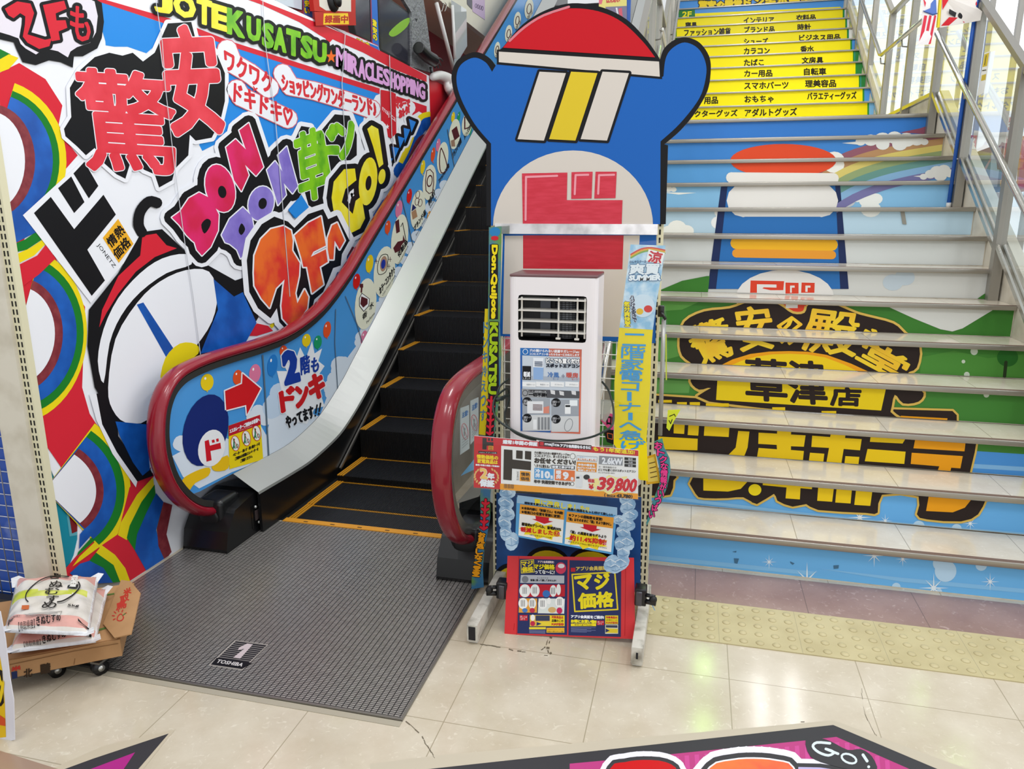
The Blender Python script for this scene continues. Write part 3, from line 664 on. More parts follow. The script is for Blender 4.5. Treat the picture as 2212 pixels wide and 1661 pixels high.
A.poly(RED, [(110,1200),(200,1100),(290,1120),(330,1160),(200,1200)], 4); A.poly(YLW, [(300,1120),(330,1080),(345,1110),(320,1140)], 6)
# clear joint strips
A.T = (0, 0, 1)
SEAM = ink('#c6c8cf')
for q in ([(331,0),(345,90),(352,190),(373,370),(395,530),(412,640),(428,765)], [(563,0),(568,90),(590,250),(606,440),(622,640)], [(742,72),(735,180),(742,320),(750,450),(752,520)], [(838,120),(843,290),(850,350)]): A.stroke(SEAM, q, 1.6, 27)
o = A.build('mural_banner'); tag(o, 'huge graffiti-style printed banner covering the wall beside the escalator', 'banner')
# teal print showing where the banner corner peels off
A = Art(PX(WX-0.0035), CC); A.slab('#1d8aa0', [(325,440),(560,500),(580,1060),(520,1260),(440,1240)], 0.0004)
A.poly('#5fa9b8', [(440,720),(560,700),(560,960),(475,975)], 1); A.poly('#7c2226', [(455,735),(550,715),(552,930),(490,955)], 2); A.poly('#2a9cb2', [(345,560),(450,640),(450,660),(350,620)], 1)
tag(A.build('teal_poster'), 'teal poster showing under the peeled banner corner', 'poster')

# ---------------- perforated upright and the wire grid panel left of the banner
up = thing('shelf_upright', 'beige metal post with a perforated strip at the banner edge', 'post', (-2.42, -1.11, 0))
b = MB(); b.box((-2.53, -1.15, 0), (-2.40, -1.105, 3.0), CREAM); b.build('post', up)
b = MB(); PERF = M('perforated_cream', '#ddd8b8', 0.5); HOLE = M('slot_black', '#1a1915', 0.8)
b.box((-2.40, -1.135, 0), (-2.362, -1.105, 3.0), PERF)
for k in range(96):
    z = 0.02+k*0.031
    for x in (-2.391, -2.375): b.box((x-0.0035, -1.1356, z), (x+0.0035, -1.1349, z+0.02), HOLE)
b.build('slotted_strip', up)
SKY = M('sky_print', '#2756b8', 0.4, noise=('#c4d2ec', 3.2, 0.52, 0.72, 5))
b = MB(); b.box((-3.6, -1.10, 0), (-2.53, -1.09, 2.6), SKY); tag(b.build('sky_poster'), 'blue cloudy sky print behind the wire grid', 'poster')
b = MB(); GRIDW = M('grid_wire', '#b9bcc4', 0.35, 0.6)
for k in range(22): b.tube([(-2.555-k*0.05, -1.115, 0.08), (-2.555-k*0.05, -1.115, 2.5)], 0.0022, GRIDW, 6)
for k in range(49): b.tube([(-2.53, -1.112, 0.09+k*0.05), (-3.6, -1.112, 0.09+k*0.05)], 0.0022, GRIDW, 6)
tag(b.build('wire_grid_panel'), 'silver wire grid panel in front of the sky print', 'grid panel')
# ================================================================ pictures on the escalator side panel
PXL = -2.2115
pm = MATS['panel_white']; nt = pm.node_tree; bs = nt.nodes['Principled BSDF']
# printed sky film: blue above, paler towards the lower deck, following the slope
bs.inputs['Base Color'].default_value = (*hx('#4f9fe6'), 1)
SKYB, CLD, CLD2, CRM = '#4f9fe6', '#dfe9f6', '#c9dcf2', '#efeed8'
A = Art(PX(PXL), CF)
# cloud bank above the deck, laid along the incline
def clouds(pts, rad, col, ly):
    q = spline(pts, 4, False)
    for i, p in enumerate(q):
        A.ell(col, p, rad*(0.75+0.5*((i*37) % 10)/10), None, ly, n=14)
A.T = (0, 0, 1)
A.poly(CLD, [(372,985),(400,970),(450,935),(500,950),(552,900),(575,940),(590,880),(640,880),(690,900),(720,820),(745,790),(752,770),(790,720),(830,640),(880,560),(940,440),(1000,330),(1040,250),(1060,230),(1040,300),(960,430),(870,600),(790,765),(730,884),(660,948),(580,990),(500,1020),(430,1055),(395,1030)], 1)
clouds([(385,960),(420,950),(440,960)], 16, CLD, 1); clouds([(545,905),(558,890),(572,905)], 14, CLD, 1); clouds([(585,890),(605,850),(640,870)], 20, CLD2, 1)
clouds([(715,850),(735,790),(765,800)], 18, CLD, 1); clouds([(775,740),(810,680),(850,610),(900,510),(960,400)], 13, CLD, 1)
A.T = CF
def balloon(col, c, rx, ry, rot=8):
    A.ell(col, c, rx, ry, 3, rot); A.poly(col, [(c[0]-4, c[1]+ry+8), (c[0], c[1]+ry-4), (c[0]+6, c[1]+ry+8)], 3); A.ell('#ffffff', (c[0]-rx*.3, c[1]-ry*.45), rx*.16, ry*.16, 4, rot, 10)
BR, BO, BY, BG, BP, BB = '#d8201f', '#e8552a', '#f2d21e', '#1f9c68', '#e57ea4', '#2a7fd0'
for col, c, rx, ry in ((BO,(412,1320),30,45),(BY,(595,1235),34,52),(BG,(686,1250),31,54),(BO,(760,1150),30,66),(BR,(995,765),28,62),(BY,(1098,625),29,72),(BO,(1243,335),22,55),(BP,(1332,190),27,72),(BR,(1415,85),20,58),('#e59a2a',(1572,255),16,50),('#4fae3c',(1556,335),17,50),(BP,(1056,1220),28,64),(BB,(1086,1225),22,60),(BB,(325,1435),40,88),(BO,(48,1530),38,60),(BP,(185,1500),46,76)):
    balloon(col, c, rx, ry)
A.T = CB; balloon(BY, (1412,1345), 44, 58)
A.T = CE
for col, c, rx, ry in ((BY,(1512,800),12,36),(BG,(1550,800),10,38),(BP,(1410,990),14,45),(BO,(1375,1055),14,50),(BY,(1305,1140),15,48),(BG,(1630,890),10,30)): balloon(col, c, rx, ry)
# discs with little pictures of the goods upstairs
IC = '#5a2028'
A.T = CF
def disc(c, rx, ry, rot=6): A.ell(CRM, c, rx, ry, 5, rot)
disc((1066,945), 84, 205); A.poly('#ffffff', [(1035,860),(1095,905),(1090,960),(1050,1005),(1015,960),(1015,900)], 7); A.stroke(BLK, [(1035,860),(1095,905),(1090,960),(1050,1005),(1015,960),(1015,900)], 5, 7, closed=True)
A.poly(IC, [(1030,885),(1080,905),(1080,945),(1045,975),(1022,945)], 8); A.stroke(IC, [(1030,850),(1036,790)], 12, 8); A.rect(IC, (1018,785), (1045,815), 8)
A.text(BLK, '香', (1040,1075), (1078,1040), (1038,1030), 7, fat=1); A.text(BLK, '水', (1095,1000), (1130,965), (1093,950), 7, fat=1); A.text(BLK, 'Perfume', (1075,1105), (1138,1025), (1070,1085), 7)
disc((1215,690), 84, 205); A.stroke(BLK, [(1160,640),(1190,560),(1240,555),(1240,620),(1225,690),(1170,710)], 5, 7, smooth=3, closed=True); A.ell('#b58f78', (1208,625), 27, 62, 7, 8); A.ell('#2438a0', (1205,628), 17, 38, 8, 8)
for c in ((1150,605),(1260,590),(1250,645)): A.stroke(IC, [(c[0],c[1]-18),(c[0],c[1]+18)], 4, 7); A.stroke(IC, [(c[0]-12,c[1]),(c[0]+12,c[1])], 4, 7)
A.text(BLK, 'カラーコンタクト', (1180,870), (1300,690), (1172,820), 7, fat=2); A.text(BLK, 'Color Contact Lenses', (1200,885), (1302,725), (1196,868), 7)
disc((1337,430), 66, 200); A.poly(IC, [(1300,290),(1330,270),(1338,370),(1310,385)], 7); A.poly(IC, [(1285,500),(1320,450),(1360,440),(1365,395),(1380,440),(1350,480),(1340,520),(1300,540)], 7); A.stroke(BLK, [(1345,330),(1360,300),(1385,430)], 5, 7)
A.text(BLK, '化粧品', (1330,580), (1400,460), (1318,545), 7, fat=2); A.text(BLK, 'Cosmetics', (1320,650), (1405,490), (1316,632), 7)
disc((1482,195), 58, 158); A.poly('#b58a66', [(1430,215),(1465,190),(1478,250),(1440,275)], 7); A.poly('#2c2c66', [(1430,210),(1440,150),(1470,180)], 7)
for c in ((1480,75),(1475,130),(1500,140)): A.stroke(IC, oval(c, 16, 30, 8, 12), 4, 7, closed=True)
A.text(BLK, 'ブランド品', (1455,370), (1545,230), (1448,330), 7, fat=2); A.text(BLK, 'Brand Name Products', (1470,405), (1548,265), (1466,390), 7)
A.T = CE
disc((1350,1245), 46, 122); A.stroke(IC, [(1330,1165),(1325,1300),(1370,1310),(1375,1180)], 5, 7, smooth=2, closed=True); A.ell(IC, (1350,1235), 20, 42, 7, 8); A.ell(CRM, (1350,1235), 14, 32, 8, 8)
A.text(BLK, '時計', (1350,1410), (1392,1320), (1340,1370), 7, fat=1); A.text(BLK, 'Watches', (1355,1425), (1398,1345), (1352,1412), 7)
disc((1440,1078), 38, 110); A.stroke(IC, [(1420,1060),(1430,1010),(1460,1090),(1470,1160),(1430,1180),(1418,1120)], 6, 7, smooth=2, closed=True); A.text(BLK, 'ファッション小物', (1415,1255), (1485,1140), (1410,1225), 7, fat=1)
disc((1522,915), 38, 104); A.poly(IC, [(1500,890),(1535,860),(1555,930),(1520,960)], 7); A.poly('#a58068', [(1495,960),(1520,950),(1525,1000),(1500,1000)], 7); A.text(BLK, 'ブランド衣類', (1510,1090), (1570,970), (1502,1055), 7, fat=1)
disc((1605,850), 34, 80); A.stroke(IC, [(1590,800),(1590,880),(1620,870)], 8, 7); A.text(BLK, 'メンズ衣料', (1590,955), (1640,860), (1584,925), 7, fat=1)
for c, rx, ry in (((1890,230),24,60),((1812,340),20,55),((1950,140),24,60),((2030,60),30,70)):
    disc(c, rx, ry); A.stroke(IC, oval(c, rx*.5, ry*.5, 8, 10), 5, 7, closed=True)
    A.text(BLK, '雑貨', (c[0]-10,c[1]+ry+14), (c[0]+26,c[1]+ry-40), (c[0]-14,c[1]+ry-16), 7)
# red arrow and the plain oval badge
A.T = CB
ar = [(1532,1405),(1648,1355),(1652,1285),(1775,1388),(1682,1566),(1676,1500),(1540,1535)]; A.blob('#d21f26', ar, 7, ((WHT, 9),))
A.T = CC
A.ell('#1c2c72', (1400,250), 150, 250, 6, 14); A.ell('#f2f2f5', (1440,372), 90, 128, 7, 14)
for q in ([(1392,325),(1420,315),(1428,355),(1500,335),(1505,375),(1432,392),(1440,455),(1405,465)], [(1440,318),(1458,313),(1462,332),(1444,337)], [(1470,310),(1486,305),(1490,325),(1474,330)]): A.poly('#d21f2c', q, 8)
A.poly('#f0c21e', [(1240,590),(1330,530),(1425,505),(1420,560),(1330,610),(1280,665)], 6, smooth=3); A.poly('#f0c21e', [(1445,490),(1550,420),(1555,510),(1470,530)], 6, smooth=3)
# second floor call-out
A.T = CF
A.poly('#f4f6fb', [(360,1480),(440,1480),(400,1400),(500,1420),(545,1290),(590,1380),(640,1240),(660,1340),(720,1300),(690,1400),(740,1440),(700,1500),(760,1600),(700,1640),(740,1760),(660,1780),(600,1900),(480,1880),(380,1760),(400,1650)], 3)
A.text('#1d3fa0', '2', (428,1590), (540,1555), (398,1335), 6, 0.04, fat=10, edge=((WHT, 8),)); A.text('#1d3fa0', '階', (552,1512), (622,1488), (546,1372), 6, fat=4); A.text('#1d3fa0', 'も', (632,1498), (690,1478), (634,1382), 6, fat=4)
A.T = CG
A.text('#d21f26', 'ド', (400,330), (505,275), (382,180), 6, fat=12, edge=((WHT, 6),)); A.text('#d21f26', 'ン', (520,295), (608,255), (508,140), 6, fat=12, edge=((WHT, 6),)); A.text('#d21f26', 'キ', (630,238), (738,198), (612,55), 6, fat=13, edge=((WHT, 6),))
A.text('#1b1b20', 'やってます', (440,462), (655,372), (425,372), 6, fat=5, edge=((WHT, 5),))
for x in (672, 700): A.stroke('#1b1b20', [(x+6,262+(700-x)*.5),(x-4,325+(700-x)*.5)], 12, 6); A.ell('#1b1b20', (x-8,346+(700-x)*.5), 7, 8, 6)
# panel joints
A.T = (0, 0, 1)
for q, wd in (([(566,768),(572,860),(579,984)], 3), ([(724,668),(722,740),(731,885)], 1.5), ([(745,640),(770,700),(788,762)], 1.5), ([(866,425),(880,480),(896,550)], 1.5), ([(966,280),(975,330),(985,380)], 1.5)): A.stroke('#5d7183', q, wd, 9)
pa = A.build('panel_picture', panL); pa['label'] = 'printed blue sky film with balloons and shopping pictograms'
# warning sticker
A = Art(PX(PXL+0.0032), CC); A.slab('#f2d61a', [(1560,220),(1775,145),(1797,450),(1567,516)], 0.0006)
A.poly('#c02030', [(1560,220),(1775,145),(1780,212),(1562,292)], 1); A.text(WHT, 'エスカレーターご利用のお客様へ', (1568,272), (1772,190), (1566,245), 2, fat=1.5); A.text('#e8c0c0', 'Attention To Customers', (1630,258), (1722,225), (1629,248), 2)
for c in ((1605,340),(1680,305),(1750,270)):
    A.ell('#f4f4f0', c, 29, 52, 1, -6); A.stroke('#c8342c', oval(c, 29, 52, -6, 16), 4, 2, closed=True)
    A.ell('#23784c', (c[0]-9,c[1]-24), 6, 9, 2); A.stroke('#23784c', [(c[0]-9,c[1]-12),(c[0]-9,c[1]+12),(c[0]-15,c[1]+34)], 9, 2); A.stroke('#23784c', [(c[0]-9,c[1]+12),(c[0]-2,c[1]+34)], 6, 2); A.stroke('#23784c', oval((c[0]+12,c[1]+18), 8, 13, 0, 10), 4, 2, closed=True)
    A.stroke('#c8342c', [(c[0]-18,c[1]-36),(c[0]+20,c[1]+34)], 3, 3)
for t, y0, x0, x1 in (('ベビーカー・車いす・買い物カートを',432,1590,1772),('ご利用のお客様はエレベーターを',458,1603,1762),('ご利用ください。',458+15,1640,1722)):
    A.text('#1b1b20', t, (x0,y0), (x1,y0-(x1-x0)*.44), (x0,y0-22), 2, fat=1)
tag(A.build('warning_sticker'), 'yellow and red passenger warning sticker on the sky panel', 'sticker')
# two notices on the clear right-hand panel
for k, q in enumerate(([(328,520),(382,500),(384,770),(328,808)], [(390,475),(440,452),(440,690),(390,745)])):
    A = Art(PX(-0.861), (880, 700, .34929)); A.slab('#b9c4c6', q, 0.0008)
    (x0, y0), (x1, y1), (_, y2), (_, y3) = q
    A.text('#4a78b0', '注意!', (x0+10,y0+62), (x1-8,y1+62), (x0+10,y0+28), 1, fat=1); c = ((x0+x1)/2, (y0+y3)/2)
    A.stroke('#c87f88', oval(c, 19, 50, -8, 18), 4, 1, closed=True); A.stroke('#c87f88', [(c[0]-12,c[1]-34),(c[0]+12,c[1]+34)], 3, 1); A.ell('#8a9698', (c[0]-2,c[1]-14), 5, 10, 1); A.stroke('#8a9698', [(c[0]-2,c[1]),(c[0]-4,c[1]+24)], 7, 1)
    for j in range(4): A.stroke('#8f9a9c', [(x0+10,y3-92+j*17),(x1-8,y2-80+j*15)], 3, 1)
    tag(A.build('notice'), ('white caution notice on the clear panel, nearer the red handrail end', 'white caution notice on the clear panel, nearer the display stand')[k], 'notice', 'caution notices on the escalator glass')
# ================================================================ pictures on the stair risers
def riser_quad(y, z0, z1, x0, x1): return [W2P((x0, y, z0)), W2P((x1, y, z0)), W2P((x1, y, z1)), W2P((x0, y, z1))]
class Risers:
    """one drawing cut across many risers: each riser keeps only the strip that is on it"""
    def __init__(s, arts): s.arts = arts
    def only(s, ks): return Risers({k: s.arts[k] for k in ks if k in s.arts})
    def __setattr__(s, k, v):
        if k == 'T':
            for a in s.arts.values(): a.T = v
        else: object.__setattr__(s, k, v)
    def __getattr__(s, name):
        def call(*a, **k):
            for t in s.arts.values(): getattr(t, name)(*a, **k)
        return call
R4, R6, R7 = (1400, 0, .36709), (1400, 500, .36709), (1400, 1000, .36709)
arts = {}
BASE = {1: '#74bdf2', 2: '#6cb4ee', 3: '#47853a', 4: '#47853a', 5: '#448236', 6: '#417e34', 7: '#cfd0cc', 8: '#d0d4d2', 9: '#b7d2e2', 10: '#86bbe0', 11: '#5d9fd8', 12: '#4488d2', 13: '#3d7fd0'}
for n in range(1, 14):
    y = (n-1)*G_+0.0115; a = Art(PY(y), R4, clip=riser_quad(y, (n-1)*R_+0.004, n*R_-0.027, XL+0.002, XR-0.004), lift=0.0003)
    arts[n] = a; a.put(a.clip, [(0, 1, 2, 3)], ink(BASE[n], 0.3), 0)
S = Risers(arts)
# sky and rainbow
T = S.only(range(7, 14)); T.T = R4
for i, col in enumerate(('#96606e', '#ba9066', '#dccb74', '#96a878', '#6a9890', '#88b2d6', '#7876a6')):
    T.only(range(8, 13)).stroke(col, [(1000+i*12,1010+i*40),(1130+i*14,935+i*38),(1280+i*18,880+i*36),(1480+i*18,838+i*35),(1900,775+i*36)], 46, 2+i, smooth=3, caps=False)
T.only([13]).poly('#96566a', [(1480,780),(1600,755),(1660,735),(1660,790)], 2)
def cloud(t, c, rs, col='#e6e8e4', ly=10):
    for dx, dy, r in rs: t.ell(col, (c[0]+dx, c[1]+dy), r, r*.8, ly, n=16)
cloud(T, (1440,825), ((-190,8,30),(-130,0,42),(-60,-5,50),(10,-15,46),(80,-2,52),(140,0,40),(185,10,24),(-60,25,40),(40,25,45)))
T.poly('#e6e8e4', [(1140,842),(1240,832),(1240,852)], 10); cloud(T, (1700,1010), ((-80,30,22),(-40,15,32),(0,0,42),(40,-10,38),(75,10,30),(20,25,38))); T.poly('#e6e8e4', [(1560,1037),(1640,1028),(1640,1048)], 10)
cloud(T, (1095,950), ((0,-10,60),(0,20,60)), '#f2f2ea', 3); cloud(T, (170,1340), ((0,0,55),(-50,20,40),(55,20,45)), '#f2f2ea', 3); cloud(T, (140,1120), ((-20,-8,22),(10,-5,18)), '#f2f2ea', 3); T.poly('#f2f2ea', [(80,1132),(285,1134),(180,1145)], 3)
cloud(T, (1160,1090), ((0,0,60),(40,40,50),(10,90,50)), '#c9ccd0', 4); cloud(T, (1290,1180), ((0,0,50),(50,-10,40),(-60,-30,50),(20,50,60)), '#e9ece8', 5); cloud(T, (430,1250), ((0,0,40),(-10,60,50)), '#eef0ee', 3)
# plain stand-in shapes: red arch, white bar, blue block, yellow bar, white half disc
T.ell('#e2502e', (795,945), 312, 98, 11, n=36); T.stroke('#e9e7e1', [(490,1045),(1090,1050)], 62, 13)
T = S.only(range(6, 11)); T.T = R4
T.poly('#223059', [(430,1090),(1130,1090),(1180,1700),(350,1700)], 7); T.poly('#2f6fb3', [(470,1075),(1100,1075),(1130,1700),(400,1700)], 8)
T.stroke('#e4e2de', [(560,1180),(1020,1180)], 190, 9); T.stroke('#f0b62a', [(520,1430),(1080,1440)], 70, 11); T.stroke('#e59a35', [(520,1490),(1080,1500)], 50, 12)
T = S.only([6, 7]); T.T = R6
T.ell('#e2e0dc', (805,390), 290, 165, 12); 
for q in ([(603,288),(800,292),(795,345),(720,345),(650,330),(640,360),(600,360)], [(808,300),(885,302),(885,365),(808,365)], [(903,300),(980,302),(978,360),(900,360)]): T.poly('#d8432c', q, 13)
for q in ([(640,310),(755,312),(755,330),(680,328),(640,360)], [(835,318),(862,318),(862,330),(845,330),(845,360),(835,360)], [(925,318),(955,318),(955,330),(938,330),(938,355),(925,355)]): T.poly('#e2e0dc', q, 14)
S.only([6]).T = R6
T = S.only([6]); T.poly('#d8432c', [(760,360),(930,360),(940,480),(770,480)], 13); T.poly('#e2e0dc', [(810,400),(880,400),(880,450),(810,450)], 14)
# hills
T = S.only([7]); T.T = R6; T.poly('#3f7c31', [(70,345),(200,290),(345,262),(362,262),(350,380),(60,380)], 9); T.poly('#3f7c31', [(1930,400),(1990,358),(2010,420)], 9); cloud(T, (1440,300), ((0,0,60),(70,-30,60)), '#bcc9d2', 3)
T = S.only([6]); T.T = R6; T.poly('#d9dad6', [(1350,425),(1385,430),(1560,510),(1720,575),(1790,588),(1850,570),(2040,455),(2040,420),(1350,405)], 5); T.poly('#5f9a49', [(60,400),(330,400),(200,460),(60,470)], 4)
T = S.only([4, 5]); T.T = R6
T.poly('#5f9a49', [(40,640),(180,640),(230,720),(120,750),(40,760)], 4); T.poly('#4f8d3c', [(1600,740),(1800,700),(2000,745),(2212,720),(2212,860),(1600,840)], 4); T.ell('#2b6a2a', (2115,740), 62, 55, 5); T.stroke('#2a3a22', [(2105,770),(2097,850)], 20, 6)
for c, r in (((1918,705),22),((1855,765),11),((1875,842),17),((1990,960),17)): T.ell('#c8d4c2', c, r, None, 5, n=14)
T.poly('#67a053', [(40,870),(250,880),(240,950),(30,950)], 4)
T = S.only([3]); T.T = R6; T.poly('#4f95dc', [(1900,1290),(2212,1310),(2212,1470),(1880,1440)], 2); T.poly('#86bbe8', [(1880,1365),(2212,1385),(2212,1410),(1870,1390)], 3)
# shop sign lettering
TAN, DK, GY, GO = '#dcb85a', '#2c2220', '#f2cd20', '#f0a31e'
T = S.only([4, 5, 6]); T.T = R6
out = [(215,530),(330,470),(480,452),(590,415),(680,410),(770,430),(850,482),(920,478),(950,425),(1080,425),(1220,480),(1290,500),(1440,540),(1510,600),(1595,680),(1580,800),(1525,835),(1560,900),(1620,950),(1590,1000),(1500,1010),(1450,960),(1425,1060),(1390,1100),(360,1000),(370,920),(300,930),(250,880),(265,790),(200,730),(185,640)]
T.blob(DK, out, 14, ((TAN, 14),), smooth=3)
def chars(t, lst, ly, fat):
    for ch, bl, br, tl in lst: t.text(M('ink_gold_wash', '#f3d022', 0.35, noise=('#f0b41e', 6, 0.4, 0.7)), ch, bl, br, tl, ly, fat=fat, res=1)
SIGN = (('驚',(320,790),(520,715),(235,570)),('安',(545,705),(745,685),(505,455)),('の',(755,665),(895,660),(770,505)),('殿',(905,700),(1215,735),(945,455)),('堂',(1220,745),(1480,885),(1290,555)))
up_ = lambda q, d: (q[0], q[1]+d)
T6 = S.only([6]); T6.T = R6; chars(T6, [(c, up_(bl,-66), up_(br,-66), tl) for c, bl, br, tl in SIGN], 16, 6)
T5 = S.only([5]); T5.T = R6; chars(T5, [(c, bl, br, up_(tl,66)) for c, bl, br, tl in SIGN], 16, 6)
T.poly(GO, [(420,790),(600,720),(830,703),(1050,725),(1310,830),(1300,860),(400,860)], 16, smooth=2); T.poly('#f2cf22', [(480,790),(640,735),(830,718),(1040,740),(1240,825),(1240,850),(470,850)], 17, smooth=2)
T.poly('#f0d220', [(408,868),(1398,925),(1370,1052),(400,990)], 17)
SHOP = (('草',(580,985),(815,1000),(575,745)),('津',(835,1005),(1055,1015),(820,760)),('店',(1070,1020),(1245,1025),(1080,890)))
for ch, bl, br, tl in SHOP[:2]: T5.text(DK, ch, up_(bl,-72), up_(br,-72), tl, 18, fat=7, res=1)
T4 = S.only([4]); T4.T = R6
for ch, bl, br, tl in SHOP[:2]: T4.text(DK, ch, bl, br, up_(tl,72), 18, fat=7, res=1)
T4.text(DK, '店', (1075,1020), (1245,1025), (1080,918), 18, fat=6, res=1)
# block letters over the two lowest printed risers
T = S.only([4]); T.T = R6
T.blob(DK, [(-20,960),(360,985),(380,1000),(1390,1095),(1440,1045),(1790,1055),(1815,1080),(1815,1180),(-20,1100)], 13, ((TAN, 12),))
for a, c in (((170,1003),(228,1018)),((245,1003),(305,1022)),((340,1010),(475,1030)),((60,990),(140,1006)),((730,1033),(806,1055)),((1020,1055),(1106,1075))): T.rect(GY, a, c, 15)
T.poly(GO, [(1485,1083),(1760,1098),(1755,1130),(1480,1110)], 15)
T = S.only([3]); T.T = R6
T.blob(DK, [(-60,1050),(2000,1130),(1930,1240),(1920,1300),(1890,1425),(1860,1440),(-60,1330)], 13, ((TAN, 12),))
for q in ([(152,1128),(216,1132),(212,1190),(150,1186)], [(237,1134),(300,1138),(295,1200),(233,1196)], [(60,1205),(292,1218),(290,1286),(60,1280)], [(332,1143),(478,1152),(474,1208),(328,1200)], [(530,1172),(596,1176),(585,1270),(565,1322),(470,1315),(515,1270)],
          [(650,1182),(758,1188),(760,1165),(842,1170),(840,1193),(926,1198),(916,1265),(840,1262),(840,1284),(916,1290),(910,1347),(640,1330),(650,1272),(758,1280),(756,1254),(648,1248)],
          [(965,1200),(1070,1208),(1075,1188),(1160,1194),(1158,1214),(1256,1220),(1246,1286),(1150,1278),(1136,1365),(1048,1358),(1064,1272),(960,1266)], [(952,1300),(1036,1306),(1030,1356),(945,1350)], [(1160,1320),(1242,1325),(1236,1372),(1154,1366)],
          [(1308,1208),(1512,1220),(1496,1246),(1304,1236)], [(1290,1278),(1514,1294),(1506,1366),(1274,1350)]): T.poly(GY, q, 15)
for q in ([(1570,1222),(1866,1242),(1860,1292),(1560,1274)], [(1550,1300),(1850,1320),(1836,1392),(1782,1388),(1776,1412),(1702,1406),(1712,1380),(1544,1366)]): T.poly(GO, q, 15)
T = S.only([2]); T.T = R7
for q in ([(-80,40),(155,70),(150,100),(130,185),(20,190),(-80,185)], [(270,70),(700,110),(760,150),(690,190),(640,240),(560,200),(470,205),(330,205),(280,180)], [(560,100),(2010,200),(1985,215),(1940,300),(1840,342),(1640,330),(1580,300),(1590,195),(1375,185),(1350,290),(1280,292),(1000,275),(930,240),(850,255),(760,220),(740,180),(640,240),(590,200)]): T.blob(DK, q, 14, ((TAN, 12),), smooth=2)
for q in ([(325,82),(590,102),(545,150),(470,166),(325,160)], [(675,110),(966,134),(962,152),(896,146),(892,212),(808,206),(814,142),(674,128)], [(1000,140),(1092,146),(1082,226),(994,220)], [(1108,148),(1198,154),(1190,236),(1100,230)], [(1222,158),(1318,164),(1306,250),(1212,244)]): T.poly(GY, q, 17)
T.ell('#f4dc20', (628,156), 38, 34, 17); T.poly(GO, [(1650,190),(1905,206),(1862,260),(1790,288),(1634,280)], 17)
T.poly('#8fc6ee', [(0,200),(500,262),(1100,330),(1500,378),(2212,440),(2212,410),(1500,350),(900,290),(0,180)], 2)
# sparkles
def spark(t, c, r, col='#eaf6fc', ly=4):
    t.poly(col, [(c[0]+(r*(1.0 if k % 4 == 0 else 0.75) if k % 2 == 0 else r*.13)*math.cos(k*math.pi/8), c[1]+(r*(1.0 if k % 4 == 0 else .75) if k % 2 == 0 else r*.13)*math.sin(k*math.pi/8)) for k in range(16)], ly)
T = S.only([1, 2]); T.T = R7
for c, r in (((1245,320),75),((1395,340),45),((1895,355),48)): spark(S.only([2]), c, r)
for c, r in (((712,582),46),((1330,545),70),((1498,565),45),((935,690),110),((1680,735),90),((2012,698),55)): spark(S.only([1]), c, r)
for c, r in (((1750,635),64),((1720,590),45),((1460,730),26),((1712,755),17),((1960,600),34)): S.only([1]).ell('#bfe0f6', c, r, None, 3)
for c, r in (((1592,375),36),((1815,388),30)): S.only([2]).ell('#bfe0f6', c, r, None, 3)
T = S.only([1]); T.poly('#8cc8f2', [(0,540),(600,600),(1000,640),(950,660),(500,615),(0,565)], 2); T.poly('#8cc8f2', [(1000,620),(1500,675),(2212,740),(2212,765),(1500,700)], 2)
SM = '#4c7796'
for q in ([(505,560),(535,562),(525,592),(508,588)], [(835,578),(862,590),(850,598),(838,588)], [(1090,602),(1122,600),(1120,620),(1092,622)], [(495,522),(520,516),(518,526)]): T.poly(SM, q, 5)
T = S.only(range(7, 10)); T.T = R4
for q in ([(1465,1085),(1482,1080),(1488,1165),(1455,1165)], [(1484,1245),(1508,1245),(1520,1320),(1496,1318)], [(1490,1100),(1502,1110),(1500,1160),(1492,1160)]): T.poly('#8f8d84', q, 20)
for n, a in arts.items(): a.build('riser_print', STEP[n-1])
